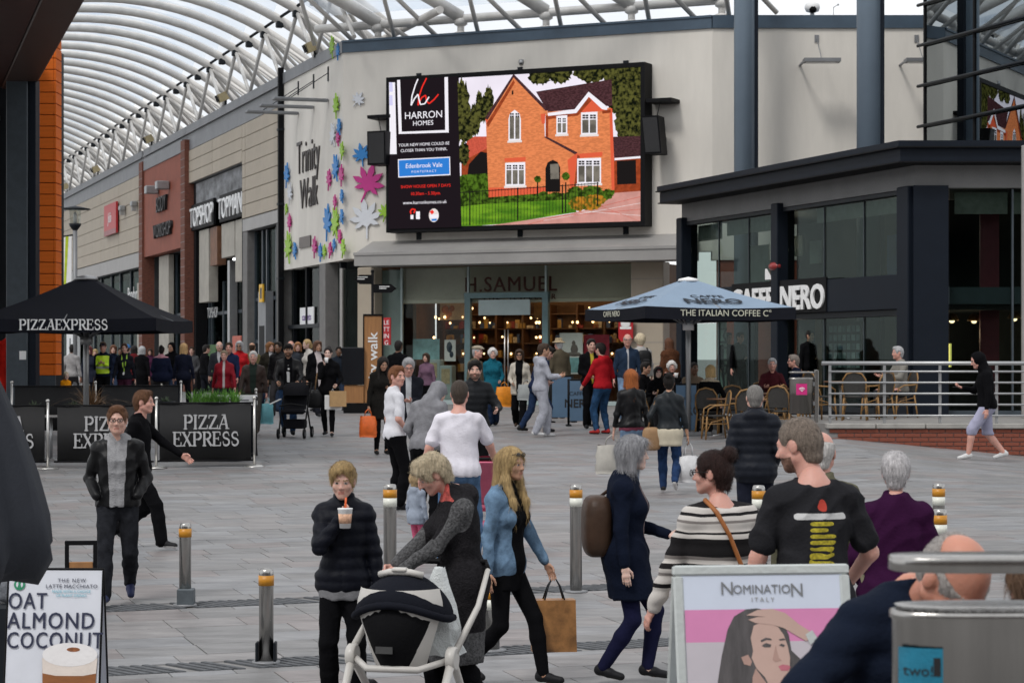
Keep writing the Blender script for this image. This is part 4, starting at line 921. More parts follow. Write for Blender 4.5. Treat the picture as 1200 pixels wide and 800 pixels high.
# roof: overhanging slab following both sides.  plan points in pavilion coords
cN = lambda p: (tofr(NER, (p[0], p[1], n0)))
ex = Vector((1, 0)); 
def plan(off):   # outline: far end, corner, right end, back ; off = outwards
    ad = Vector(AD).normalized(); nrm = Vector((-ad.y, ad.x)); c = Vector((8.35, 46))
    # intersection of the two offset facade lines
    o1 = c + nrm * off; y2 = 46 - off; t = (y2 - o1.y) / ad.y; corner = o1 + ad * t
    far = c + ad * (NL + off * .3) + nrm * off; right = Vector((17, y2)); back = Vector((17, 60)); fb = c + ad * (NL + off * .3) + Vector((3, 1))
    return [far, corner, right, back, fb]
def slab(mb, off, z0, z1, mi=0):
    P = [cN((p.x, p.y)) for p in plan(off)]; mb.poly([(p[0], p[1], z0) for p in P], (0, 0, z1 - z0), mi)
mb = MB(); slab(mb, .62, HR - .12, HR); slab(mb, .55, HR - .42, HR - .125); mb.build('roof', M_navy, nb)
mb = MB(); slab(mb, .66, HR - .15, HR - .122); slab(mb, .6, HR - .45, HR - .422); mb.build('roof_trim', M_black, nb)
mb = MB(); slab(mb, .0, zt1 + .02, HR - .455); mb.build('upper_fascia', mat('taupe_cladding', (.15, .15, .15), .6, var=.12, scale=1.2, bump=.04), nb)
# pillars on the long side
for x in (.0, 6.25, NL - .35):
    w = .36 if x else .5; mb = MB(); mb.bbox(x, x + w, -.3, .16, 0, zt1 + (.12 if x else .06), .02); mb.build('pillar', M_navy, nb)
mb = MB(); P = [tofr(NER, (x, y, n0)) for x, y in ((8.3, 45.84), (9.02, 45.84), (9.02, 46.4), (8.3, 46.4))]; mb.poly([(p[0], p[1], 0) for p in P], (0, 0, zt1 + .06)); mb.build('corner_pillar', M_navy, nb)
# sign band
for xa, xb in ((.52, 6.24), (6.62, NL - .36)):
    mb = MB(); mb.bbox(xa, xb, -.15, .08, zs0, zs1, .012); mb.build('sign_band', M_navy, nb)
    mb = MB(); mb.bx(xa, xb, -.2, .0, zs0 - .13, zs0 - .004); mb.bx(xa, xb, -.2, .02, zt1 - .08, zt1); mb.bx(xa, xb, -.2, .05, 0, .12); mb.build('frame', M_dark, nb)
# glass
def npane(xa, xb, z0, z1): mb = MB(); mb.bx(xa, xb, -.12, -.1, z0, z1); mb.build('glass_pane', M_gdark, nb)
for xa, xb, k in ((.52, 6.24, 3), (6.62, NL - .36, 3)):
    for i in range(k):
        a, b = xa + (xb - xa) * i / k + .015, xa + (xb - xa) * (i + 1) / k - .015
        npane(a, b, zs1 + .01, zt1 - .09); npane(a, b, .12, zs0 - .14)
mb = MB()
for xa, xb in ((.52, 6.24), (6.62, NL - .36)):
    for i in (1, 2): x_ = xa + (xb - xa) * i / 3; mb.bx(x_ - .012, x_ + .012, -.13, -.09, .12, zs0 - .14); mb.bx(x_ - .012, x_ + .012, -.13, -.09, zs1, zt1 - .09)
mb.each('mullion', M_frame, nb)
# right hand front, parallel to the terrace
ne = lambda x, y, z: tofr(NER, NEF.world(x, y, z))
def nbox(mb, x0, x1, y0, y1, z0, z1, mi=0): mb.poly([ne(x0, y0, z0), ne(x1, y0, z0), ne(x1, y1, z0), ne(x0, y1, z0)], (0, 0, z1 - z0), mi)
for a, b in ((.75, 2.05), (2.07, 3.9), (3.92, 6.)):
    mb = MB(); nbox(mb, a, b, .12, .14, .05, zt1 + .0); mb.build('glass_pane', M_gdark, nb)
mb = MB(); nbox(mb, .7, 6., .1, .2, 0, .1); nbox(mb, 2.03, 2.07, .08, .18, .1, zt1); nbox(mb, 3.9, 3.94, .08, .18, .1, zt1); nbox(mb, .7, 6., .15, .4, zs0 + .1, zs0 + .45); mb.build('frame', M_frame, nb)
# inside: floor slab, back walls, furniture hints
mb = MB(); P = [cN((p.x, p.y)) for p in plan(-.35)]; mb.poly([(p[0], p[1], zs0 - .02) for p in P], (0, 0, .25)); mb.poly([(p[0], p[1], .0) for p in P], (0, 0, .03)); mb.build('floor_slab', M_void, nb)
mb = MB(); P = [cN((p.x, p.y)) for p in plan(-.02)]; mb.poly([(p[0], p[1], -1.0) for p in P], (0, 0, .995)); mb.build('plinth', M_navy, nb)
mb = MB(); mb.bx(.4, NL, -3.4, -3.3, .03, HR - .5); mb.build('inner_wall', mat('cafe_wall', (.045, .048, .045), .8, var=.5, scale=.9, bump=0), nb)
mb = MB(); nbox(mb, 1.2, 6, 3.6, 3.7, .03, HR - .5); mb.build('inner_wall', M_void, nb)
mb = MB()
for a, b, c_, d_ in ((.6, 5.0, .42, .1), (6.8, 10., .45, .1), (10.4, 11.8, .5, .1)): mb.bx(a, b, -.3, -.25, zt1 - c_, zt1 - d_)
nbox(mb, .9, 2.0, .35, .4, zt1 - .5, zt1 - .05); nbox(mb, 2.1, 3.8, .35, .4, zt1 - .5, zt1 - .05); mb.each('roller_blind', mat('grey_blind', (.24, .235, .21), .7, var=.2), nb)
for xa, xb, za, zb_, y_, c_, nm in ((2.6, 5.3, zs1 + .1, zs1 + 1.1, -2.2, (.02, .06, .2), 'blue_panel'), (2.4, 2.9, zs1 + .1, zt1 - .15, -1.6, (.22, .07, .02), 'orange_panel'), (6.7, 7.3, zs1 + .5, zs1 + 1.05, -1.2, (.5, .5, .45), 'white_panel'), (8.3, 9.9, zs1 + .75, zs1 + 1.25, -1.5, (.55, .55, .5), 'white_panel'), (9.8, 10.9, zs1, zs1 + 1.1, -1.3, (.28, .32, .28), 'pale_panel'),
                                    (10.2, 10.7, .2, 2.1, -.3, (.35, .45, .4), 'menu_strip'), (3.3, 5.0, .9, 2.0, -.5, (.02, .02, .02), 'menu_board'), (5.0, 5.3, .1, 2.1, -.35, (.2, .1, .04), 'wood_post')):
    mb = MB(); mb.bx(xa, xb, y_ - .03, y_, za, zb_); mb.build(nm, mat('cafe_' + nm, c_, .6, var=.3, scale=1.5, bump=0), nb)
mb = MB()
for i in range(7):
    for j in range(5): mb.bx(3.38 + i * .22, 3.55 + i * .22, -.495, -.49, .98 + j * .2, 1.12 + j * .2, (i * 3 + j) % 2)
mb.each('menu_panel', [mat('menu_a', (.35, .42, .42), .5, var=.4, scale=12), mat('menu_b', (.18, .24, .26), .5, var=.4, scale=12)], nb)
text('lettering', 'MUP', .62, M_ink, nb, (10.42, -.24, 2.0), rx=90, ry=0, rz=math.pi, align='LEFT').rotation_euler = (R(90), R(90), math.pi)
mb = MB()
for x_, y_, z_ in ((.95, .9, 1.98), (1.5, 1.3, 1.98), (2.25, .8, 2.02), (3.0, .7, 2.04)):
    p = ne(x_, y_, z_); mb.lathe([(.04, .16), (.10, .12), (.15, .02), (.14, 0)], 10, p)
mb.each('pendant_shade', mat('brass_shade', (.25, .12, .04), .35, .7), nb)
mb = MB()
for x_, y_, z_ in ((.95, .9, 1.97), (1.5, 1.3, 1.97), (2.25, .8, 2.01), (3.0, .7, 2.03)): mb.ball(ne(x_, y_, z_), (.06, .06, .045), 8)
mb.each('pendant_bulb', emat('bulb', (1, .72, .42), 4.), nb)
for x_, y_, z_ in ((1.4, 1.2, 1.7), (3.4, 1.4, 1.7)): pl0 = bpy.data.lights.new('pendant_lamp', 'POINT'); pl0.energy = 6; pl0.color = (1, .7, .42); pl0.shadow_soft_size = .2; po = bpy.data.objects.new('pendant_lamp', pl0); COL.objects.link(po); po.parent = nb; po.location = ne(x_, y_, z_)
for x_, z_ in ((3, 1.6), (9, 1.6), (3, 4.0), (9, 4.0)): pl0 = bpy.data.lights.new('cafe_lamp', 'POINT'); pl0.energy = 12; pl0.color = (1, .84, .65); pl0.shadow_soft_size = .3; po = bpy.data.objects.new('cafe_lamp', pl0); COL.objects.link(po); po.parent = nb; po.location = (x_, -1.6, z_)  # unseen fill lights added to lift the cafe interior
mb = MB(); p = ne(1.05, 1.6, 1.0); mb.bx(p[0] - .02, p[0] + .02, p[1] - .02, p[1] + .02, p[2], p[2] + .5); mb.build('strip_lamp', emat('yellow_strip', (.9, .8, .2), 1.2), nb)
mb = MB(); nbox(mb, 1.55, 1.95, .9, 1.0, .1, zt1); mb.build('red_column', mat('maroon_column', (.16, .02, .035), .6), nb)
# lettering on the band
x_n = NER.x(962); 
M_lit = mat('white_sign_letter', (.82, .82, .82), .5, var=.03, bump=0)
hL = .78
def sgn(body, pa, pb, z):
    a, b = NER.x(pa), NER.x(pb); me = text_mesh(body, 1., 'CENTER', .03); w = max(v.co.x for v in me.vertices) - min(v.co.x for v in me.vertices); bpy.data.meshes.remove(me)
    for k in range(1): text('lettering', body, hL * 1.22, M_lit, nb, ((a + b) / 2, .12 + .001 * k, z), rz=math.pi, sx=abs(b - a) / (w * hL * 1.22), ext=.03, bold=.02)
zl = (zs0 + zs1) / 2 - .26
hL = .62
mb = MB(); mb.bbox(NER.x(973), NER.x(862), .06, .11, zl - .1, zl + .68, .01); mb.build('sign_panel', M_black, nb)
sgn('NERO', 971, 921, zl); sgn('CAFFE', 912, 864, zl)
mb = MB(); xq = NER.x(908.5); mb.poly([(xq - .12, .12, zl + .72), (xq + .2, .12, zl + .98), (xq + .2, .12, zl + .72)], (0, .05, 0)); mb.build('accent', M_lit, nb)
mb = MB(); mb.ball((NER.x(913), .1, zl + 1.02), (.26, .14, .11), 10); mb.build('red_lamp', mat('red_lamp_glass', (.28, .03, .03), .3), nb)

# terrace in front: platform, brick wall, coping
ter = thing('terrace', 'raised cafe terrace with low brick wall and stone coping', 'terrace', (5.75, 40.3, n0))
mb = MB(); 
TP = [(0, 0), (14, 0), (14, 6.2), (-1.9, 6.2)]
mb.poly([(x, y, -1.2) for x, y in TP], (0, 0, 1.2)); mb.build('platform', mat('terrace_paving', (.23, .22, .21), .7, var=.2, scale=2, bump=.05), ter)
M_tb = mat('red_brick', (.17, .045, .025), .8, var=.35, scale=5, bump=.15); tbm = MB(); tbm.bbox(.006, .294, -.11, -.005, .006, .074, .006); tb = tbm.mesh('brick', M_tb)
mb = MB(); mb.bx(-.02, 7., -.085, -.002, -1.2, -.09); mb.build('mortar', M_joint, ter)
for r_ in range(9):
    zz_ = -.09 - (r_ + 1) * .08
    for k in range(24):
        x_ = k * .3 - (.15 if r_ % 2 else 0)
        X = 5.75 + x_ + .15
        if x_ < -.01 or X > 40.3 * .2309 + .4: continue
        if n0 + zz_ + .08 < gz(X, 40.2): continue
        b = link('brick', tb, ter, (x_, 0, zz_))
mb = MB(); xk = -.05
while xk < 7: mb.bbox(xk, xk + .88, -.16, .3, -.088, .004, .012); xk += .9
mb.each('coping', mat('terrace_coping', (.30, .29, .27), .7, var=.2, scale=4, bump=.05), ter)
rl_ = thing('railing', 'steel railing with five thin rails along the cafe terrace', 'railing', (5.75, 40.3, n0 + .004))
posts = [.03, 1.02, 2.03, 3.06, 4.1, 5.15, 6.2]
for x_ in posts: mb = MB(); mb.bbox(x_ - .025, x_ + .025, .02, .06, 0, 1.06, .006); mb.build('post', M_alu, rl_)
mb = MB(); mb.tube([(-.12, .04, 1.09), (6.6, .04, 1.09)], .038, 10); mb.build('handrail', M_alu, rl_)
for k in range(5): mb = MB(); mb.tube([(0, -.0, .14 + k * .2), (6.6, -.0, .14 + k * .2)], .018, 8); mb.build('rail', M_alu, rl_)

# ================================================================== ROUND COLUMNS, GLASS TOWER
M_col = mat('grey_column', (.195, .25, .31), .4, .3, var=.06, scale=.8, bump=.01)
for px, D, lab in ((872.5, 60.4, 'tall round grey column nearest the big screen'), (1018, 53.5, 'tall round grey column nearest the glass tower')):
    o = thing('round_column', lab, 'column', (xat(px, D), D, GF), 0, 'round columns rising behind the coffee house')
    mb = MB(); mb.lathe([(.29, 0), (.29, 12), (.292, 12.01), (.29, 12.02), (.29, 24)], 28); mb.build('shaft', M_col, o)
    mb = MB(); mb.bx(.22, .36, -.12, .12, 0, 24); mb.build('dark_strip', M_navy, o)  # dark strip down the right side of the column
tw = thing('glass_tower', 'mirrored glass stair tower rising behind the coffee house roof', 'building', (10.8, 58, GF), ARC.ang)
M_tw = M_mirror
TX = [-5.6 - 0, -2.55, -.12, .0]
lev = [3.2, 6.38, 7.42, 8.48, 9.54, 10.6, 11.64, 13.]
edges = [0.0, -2.5, -5.0, -7.5]
for a, b in zip(edges, edges[1:]):
    for z0, z1 in zip(lev, lev[1:]):
        mb = MB(); mb.bx(b + .03, a - .03, -.02, 0, z0 + .03, z1 - .03); mb.build('glass_pane', M_tw, tw)
mb = MB()
for a in edges: mb.bx(a - .04, a + .04, -.12, .03, 3.2, 13)
mb.each('mullion', M_black, tw)
mb = MB()
for z in lev: mb.tube([(.25, .08, z), (-7.6, .08, z)], .045, 6)
mb.each('transom', M_dark, tw)
mb = MB(); mb.bx(.0, .1, -3, .0, 0, 13); mb.bx(-7.5, 0, -3.2, -3, 0, 13); mb.bx(-7.5, 0, -.3, 0, 0, 3.2); mb.build('core_wall', mat('tower_core', (.12, .13, .13), .7, var=.4, scale=.7), tw)
mb = MB(); mb.bx(-7.5, -3.3, -.9, -.8, 6.4, 13); mb.build('reflection_panel', mat('pale_reflection', (.42, .45, .42), .6, var=.2, scale=.6), tw)  # pale reflection in the near panes, painted as a panel behind them
o = thing('grey_post', 'pale grey upright post at the right edge beside the coffee house', 'post', (xat(1201, 44), 44, n0)); mb = MB(); mb.bbox(-.06, .1, -.06, .06, 0, 5.4, .01); mb.build('post', M_zincl, o)

# ================================================================== TERRACOTTA BUILDING ON THE LEFT
LX = xat(0, 48)
GL = float(gz(-10, 48))
tbld = thing('terracotta_building', 'building clad in terracotta planks with a slate column and brown canopy', 'building', (xat(63, 48), 48, GL))
w_all = xat(63, 48) - xat(-60, 48); ZTT = 9.2
x42 = xat(40, 48) - xat(63, 48)
# plank cladding right of the column, lower plinth
zpl = ZC + (420 - 440) / F * 48 - GL
mb = MB(); mb.bx(-w_all, -.03, .06, .56, 0, ZTT); mb.bx(-w_all, -1.6, .561, 9., 0, ZTT); mb.build('wall', M_dark, tbld)
ph = .245; nrow = int((ZTT - zpl) / ph)
mbp = MB(); mbp.bbox(x42 - .3, 0, -.02, .055, .006, ph - .01, .006); pk = mbp.mesh('plank', M_terra)
mbs = MB(); mbs.bbox(0, .05, -.019, .56, .006, ph - .01, .006); pks = mbs.mesh('plank', M_terra)
for k in range(nrow):
    link('plank', pk, tbld, (0, 0, zpl + k * ph)); link('plank', pks, tbld, (.004, .0, zpl + k * ph))
mb = MB(); mb.bx(x42 - .3, .04, -.04, .05, 0, zpl); mb.build('plinth', M_frame, tbld)
mbp = MB(); mbp.bbox(-w_all, x42 - .9, -.02, .055, .006, ph - .01, .006); pk2 = mbp.mesh('plank', M_terra)
zw1 = ZC + (420 - 142) / F * 48 - GL
for k in range(12): link('plank', pk2, tbld, (0, 0, zw1 + .1 + k * ph))
# column in front
cx0, cx1 = xat(9, 46.6) - xat(63, 48), xat(43, 46.6) - xat(63, 48)
mb = MB(); mb.bbox(cx0, cx1 - .16, -1.55, -1.1, 0, 7.25, .015); mb.build('column', M_frame, tbld)
mb = MB(); mb.bbox(cx1 - .155, cx1, -1.5, -1.1, 0, 7.25, .01); mb.build('column', M_navy, tbld)
mb = MB(); z_ = ZC + (420 - 424) / F * 46.5 - GL + .05; mb.bx(cx0 + .28, cx0 + .42, -1.556, -1.551, z_, z_ + .18); mb.build('notice', M_white, tbld)
# shop window
mb = MB(); mb.bx(-w_all, x42 - .95, -.3, -.28, .3, zw1); mb.build('glass_pane', M_glass, tbld)
mb = MB(); mb.bx(-w_all, x42 - .7, -.36, -.1, zw1, zw1 + .1); mb.bx(x42 - .95, x42 - .85, -.36, -.2, 0, zw1); mb.bx(-w_all, x42 - .9, -.35, -.25, 3.2, 3.36); mb.bx(-w_all, x42 - .9, -.36, -.22, 0, .3); mb.build('frame', M_dark, tbld)
mb = MB(); mb.bx(-w_all, x42 - .86, -.02, .0, .3, zw1); mb.build('window_backing', mat('pale_window_back', (.55, .6, .58), .7, var=.12, scale=.8), tbld)
mb = MB()
for z_ in (2.9, 4.3, 5.3): mb.bx(-w_all, x42 - .95, -.2, -.1, z_, z_ + .1)
mb.each('blind_rail', M_zincl, tbld)
# projecting canopy: edge parallel with the arcade
can = thing('canopy', 'dark brown overhanging canopy with slate edge above the square', 'canopy', (xat(40, 46.6), 46.6, GL + 7.25), math.atan2(1, -.285))
mb = MB(); mb.bx(-15, 1.4, .0, 9, .0, .9); mb.build('fascia', M_navy, can)
for k in range(6):
    mb = MB(); mb.bbox(-15, 1.35, .62 + k * 1.1, 1.70 + k * 1.1, -.03, -.002, .008); mb.build('soffit_panel', M_bark, can)
mb = MB(); mb.bbox(-15, 1.4, -.08, .6, -.05, .3, .02); mb.build('edge_beam', mat('brown_edge', (.05, .028, .022), .5, spec=.2, var=.15), can)

# far side of the square, unseen: added to darken what the shop glass reflects
bk = thing('unseen_building', 'unseen dark brick building added behind the viewpoint to darken glass reflections', 'building', (0, -26, float(gz(0, -26))))
mb = MB(); mb.bx(-70, 70, -4, 0, 0, 13); mb.build('wall', mat('facing_wall', (.12, .085, .07), .8, var=.4, scale=.25, bump=.05), bk)
mb = MB()
for i in range(17): mb.bx(-66 + i * 8, -61 + i * 8, .005, .05, 5.5, 10.5)
mb.each('window', M_dark, bk)
mb = MB(); mb.bx(-70, 70, -4.2, .3, 13, 13.5); mb.build('coping', M_zinc, bk)
# ================================================================== BOLLARDS
M_chrome = mat('polished_steel', (.38, .37, .355), .24, 1., var=.1, scale=2, bump=.03, stretch=(10, 10, .4))
M_amber = mat('amber_band', (.52, .22, .012), .4, var=.1)
M_band = mat('pale_reflector', (.70, .71, .64), .35, var=.06)
def bollard(px, py, h, r, kind, lab):
    D = 2.55 / (.024 + (py - 420) / F); X = xat(px, D); o = thing('bollard', lab, 'bollard', (X, D, float(gz(X, D))), 0, 'steel bollards across the square')
    mb = MB(); mb.lathe([(r, 0), (r, h - .035), (r * .96, h - .012), (r * .8, h), (.001, h + .004)], 24); mb.build('post', M_chrome, o)
    mb = MB(); mb.lathe([(r + .004, h - .118), (r + .004, h - .046)], 24); mb.build('amber_band', M_amber, o)
    if kind: mb = MB(); mb.lathe([(r + .0035, h - .195), (r + .0035, h - .119)], 24); mb.build('pale_band', M_band, o)
    mb = MB(); mb.lathe([(r + .05, -.004), (r + .05, .012), (r + .004, .016)], 24); mb.build('collar', M_zinc, o)
    return o
b1 = bollard(217, 709, .70, .051, 0, 'short amber banded bollard with a square grey foot, beside the man in the leather jacket')
mb = MB(); mb.bbox(-.062, .078, -.07, .07, 0, .145, .008); mb.build('foot_box', mat('galvanised_box', (.12, .14, .155), .5, .6, var=.2, scale=8), b1)
b2 = bollard(312, 776, .67, .052, 0, 'short amber banded bollard nearest the viewer, in front of the ribbed strip')
mb = MB(); mb.bbox(-.074, -.054, -.05, .05, 0, .15, .006); mb.bbox(.054, .074, -.05, .05, 0, .15, .006); mb.each('foot_plate', M_dark, b2)
bollard(457, 700, .99, .057, 1, 'tall amber and white banded bollard behind the white pushchair')
bollard(675, 693, .955, .054, 1, 'tall amber and white banded bollard standing clear between the denim jacket and the navy coat')
bollard(576, 762, .5, .06, 1, 'bollard hidden behind the woman in the denim jacket')
bollard(889, 700, .98, .056, 1, 'tall bollard showing its bands between the striped top and the black T-shirt')
bollard(1100, 690, .95, .054, 1, 'farther of the two tall bollards behind the woman in purple')
bollard(1101, 738, .95, .056, 1, 'nearer of the two tall bollards behind the woman in purple')

# ================================================================== PARASOLS
M_canb = mat('black_canvas', (.008, .009, .014), .85, var=.15, scale=2, bump=.05, bscale=60, spec=.15)
M_canw = mat('pale_canvas', (.20, .27, .36), .8, var=.06, scale=2, bump=.03, bscale=60)
def parasol(name, lab, X, Y, half, zap, zed, drop, rz, mtop, mval, pole, group=None):
    g = float(gz(X, Y)); o = thing(name, lab, 'parasol', (X, Y, g), rz, group); zap -= g - ZC; zed -= g - ZC
    cs = [(-half, -half), (half, -half), (half, half), (-half, half)]
    mb = MB(); N = 8
    for k in range(4):
        a, b = Vector(cs[k]), Vector(cs[(k + 1) % 4]); vs = []
        for j in range(N + 1):
            t = j / N
            for i in range(N + 1):
                s = i / N; e = a.lerp(b, s); r_ = t
                p = e * (.06 + .94 * r_); z = zap + (zed - zap) * (r_ ** 1.08) - .05 * math.sin(math.pi * r_) * (1 - .0) - .05 * math.sin(math.pi * s) * r_ * .7
                vs.append((p.x, p.y, z))
        mb.add(vs, [(j * (N + 1) + i, j * (N + 1) + i + 1, (j + 1) * (N + 1) + i + 1, (j + 1) * (N + 1) + i) for j in range(N) for i in range(N)], 0, True)
    mb.build('canopy', mtop, o)
    for k in range(4):
        a, b = Vector(cs[k]), Vector(cs[(k + 1) % 4]); vs = []
        for i in range(13):
            s = i / 12; e = a.lerp(b, s) * 1.004; z0 = zed - .05 * math.sin(math.pi * s) * .7; w = 1 + .004 * math.sin(s * 30)
            vs += [(e.x, e.y, z0 + .01), (e.x * w * 1.003, e.y * w * 1.003, z0 - drop)]
        mb = MB(); mb.add(vs, [(2 * i, 2 * i + 1, 2 * i + 3, 2 * i + 2) for i in range(12)], 0, True); mb.build('valance', mval, o)
    for x, y in cs + [(half, 0), (-half, 0), (0, half), (0, -half)]:
        mb = MB(); mb.tube([(0, 0, zap - .12), (x * .98, y * .98, zed - .03)], .018, 6); mb.build('rib', M_zinc, o)
        mb = MB(); mb.tube([(0, 0, zed - .35), (x * .5, y * .5, (zap + zed) / 2 - .1)], .014, 6); mb.build('strut', M_zinc, o)
    mb = MB(); mb.tube([(0, 0, .02), (0, 0, zap)], .05, 12); mb.build('pole', pole, o)
    mb = MB(); mb.lathe([(.11, zed - .42), (.11, zed - .28)], 12); mb.lathe([(.1, zap - .02), (.21, zap - .03), (.19, zap + .02), (.001, zap + .06)], 16); mb.each('hub', pole if mtop is M_canb else M_white, o)
    mb = MB(); mb.bbox(-.35, .35, -.35, .35, 0, .07, .01); mb.build('base', M_zinc, o)
    return o, zed, half
D = 38; X = xat(101, D); 
pz, zed, hf = parasol('parasol', 'wide black pizza restaurant parasol over the banner barriers', X, D, 1.53, 94 / F * D, 47 / F * (D - 1.5), .20, R(-3), M_canb, M_canb, M_alu)
serif('lettering', ['PIZZAEXPRESS'], .175, M_wletter, pz, (0, -1.548, zed - .19), sx=.93)
D0, X0 = 41.6, xat(756, 41.6); ph = R(19); a_ = 3.12
cx = X0 + (a_ * math.cos(ph) - a_ * math.sin(ph)) / 2; cy = D0 + (a_ * math.cos(ph) + a_ * math.sin(ph)) / 2
np_, zed2, hf2 = parasol('parasol', 'silver white coffee house parasol with black valance', cx, cy, a_ / 2, 92 / F * cy, 61 / F * D0, .22, ph, M_canw, M_canb, M_alu)
h2 = a_ / 2
text('lettering', 'THE ITALIAN COFFEE C°', .17, mat('cream_letter', (.55, .55, .45), .5), np_, (.1, -h2 - .022, zed2 - .17), ext=.002, sx=1.02)
text('lettering', 'CAFFE NERO', .15, mat('cream_letter', (.55, .55, .45), .5), np_, (-h2 - .022, .1, zed2 - .16), rz=-math.pi / 2, ext=.002)
sl = math.degrees(math.atan2((92 / F * cy) - 61 / F * D0, h2))
zm = lambda t: zed2 + ((92 / F * cy) - 61 / F * D0) * t - .05 * math.sin(math.pi * (1 - t)) + .02
text('lettering', 'NERO', .36, M_navy, np_, (0, -h2 * .84, zm(.16)), rx=sl, ext=.002, sx=1.25, bold=.01); text('lettering', 'CAFFE', .2, M_navy, np_, (0, -h2 * .60, zm(.40)), rx=sl, ext=.002, sx=1.25)
t_ = text('lettering', 'NERO', .36, M_navy, np_, (-h2 * .84, 0, zm(.16)), rx=sl, rz=-math.pi / 2, ext=.002, sx=1.25, bold=.01); t_ = text('lettering', 'CAFFE', .2, M_navy, np_, (-h2 * .60, 0, zm(.40)), rx=sl, rz=-math.pi / 2, ext=.002, sx=1.25)
# closed parasol at the left edge
D = 10.5; X = xat(-42, D); g = float(gz(X, D))
cp = thing('closed_parasol', 'closed dark grey parasol with folded cloth at the left edge', 'parasol', (X, D, g))
mb = MB(); N = 30; vs = []; prof = [(2.75, .05), (2.4, .08), (2.0, .14), (1.75, .25), (1.5, .33), (1.3, .385), (1.17, .40), (1.05, .33), (1.02, .2)]
for z, r_ in prof:
    for k in range(N):
        a = 2 * math.pi * k / N; q = r_ * (1 + .13 * math.cos(7 * a + z) + .05 * math.sin(11 * a)); vs.append((q * math.cos(a), q * math.sin(a), z - .05 * math.cos(7 * a) * (r_ > .3)))
mb.add(vs, [(i * N + k, i * N + (k + 1) % N, (i + 1) * N + (k + 1) % N, (i + 1) * N + k) for i in range(len(prof) - 1) for k in range(N)], 0, True); mb.build('canopy', mat('charcoal_canvas', (.016, .019, .027), .85, var=.2, scale=2, bump=.06, bscale=50), cp)
mb = MB(); mb.tube([(0, 0, .02), (0, 0, 2.8)], .03, 10); mb.build('pole', M_alu, cp); mb = MB(); mb.lathe([(.3, 0), (.3, .05), (.05, .09)], 18); mb.build('base', M_zinc, cp)

# ================================================================== RESTAURANT BARRIERS
M_mesh = mat('black_mesh', (.007, .007, .008), .75, var=.35, scale=1.5, bump=.1, bscale=120)
M_grlet = mat('silver_letter', (.42, .42, .43), .6, var=.15, scale=20)
def barrier(x0, y0, x1, y1, h, lab, rows=None, tsz=.2, tsx=.9, group='black banner barriers round the restaurant tables', tx=0, ends=(1, 1), hem=.12):
    a, b = Vector((x0, y0)), Vector((x1, y1)); c = (a + b) / 2; w = (b - a).length; g = float(gz(c.x, c.y)); an = math.atan2(b.y - a.y, b.x - a.x)
    o = thing('banner_barrier', lab, 'barrier', (c.x, c.y, g), an, group)
    mb = MB(); n_ = 10; vs = []
    for i in range(n_ + 1):
        x = -w / 2 + .05 + (w - .1) * i / n_; bl = .012 * math.sin(i * 1.3)
        vs += [(x, bl, hem), (x, bl * .6, h - .03), (x, bl * .6 + .006, h - .03), (x, bl + .006, hem)]
    mb.add(vs, [(4 * i + j, 4 * i + 4 + j, 4 * i + 4 + (j + 1) % 4, 4 * i + (j + 1) % 4) for i in range(n_) for j in range(4)], 0, True); bn = mb.build('banner', M_mesh, o)
    if rows: serif('lettering', rows, tsz, M_grlet, o, (tx, -.03, h - .03 - .5 * (h - hem) + .06), sx=tsx)
    mb = MB(); mb.tube([(-w / 2, 0, h - .015), (w / 2, 0, h - .015)], .014, 8); mb.tube([(-w / 2, 0, hem - .01), (w / 2, 0, hem - .01)], .014, 8); mb.each('crossbar', M_black, o)
    for k, s_ in enumerate((-1, 1)):
        if not ends[k]: continue
        mb = MB(); mb.tube([(s_ * w / 2, 0, .01), (s_ * w / 2, 0, h + .04)], .021, 10); mb.ball((s_ * w / 2, 0, h + .06), .032, 8); mb.each('post', M_steel, o)
        mb = MB(); mb.lathe([(.17, 0), (.17, .012), (.13, .03), (.03, .045)], 18, (s_ * w / 2, 0, 0)); mb.build('base', M_steel, o)
    return o
Db = 34.6
barrier(xat(-62, Db), Db, xat(56, Db), Db, 1.0, 'black pizza restaurant banner at the left edge, half out of view', ['PIZZA', 'EXPRESS'], .225, .86, tx=.05, ends=(0, 1))
barrier(xat(63, Db), Db + .02, xat(179, Db), Db + .1, 1.0, 'black pizza restaurant banner behind the man in the leather jacket', ['PIZZA', 'EXPRESS'], .225, .86, tx=.05, ends=(0, 0))
barrier(xat(182, Db), Db + .1, xat(298, Db + .5), Db + .5, 1.03, 'black pizza restaurant banner with its whole name in view', ['PIZZA', 'EXPRESS'], .225, .86)
barrier(xat(301, Db + .5), Db + .5, xat(300, 41), 41, 1.0, 'black side banner running back from the end post', ends=(0, 1))
barrier(xat(14, 43.5), 43.5, xat(112, 43.5), 43.5, .98, 'black rear banner between the plants and the terracotta building')
barrier(xat(116, 43.6), 43.6, xat(212, 43.8), 43.8, .98, 'black rear banner behind the parasol pole', ends=(0, 1))
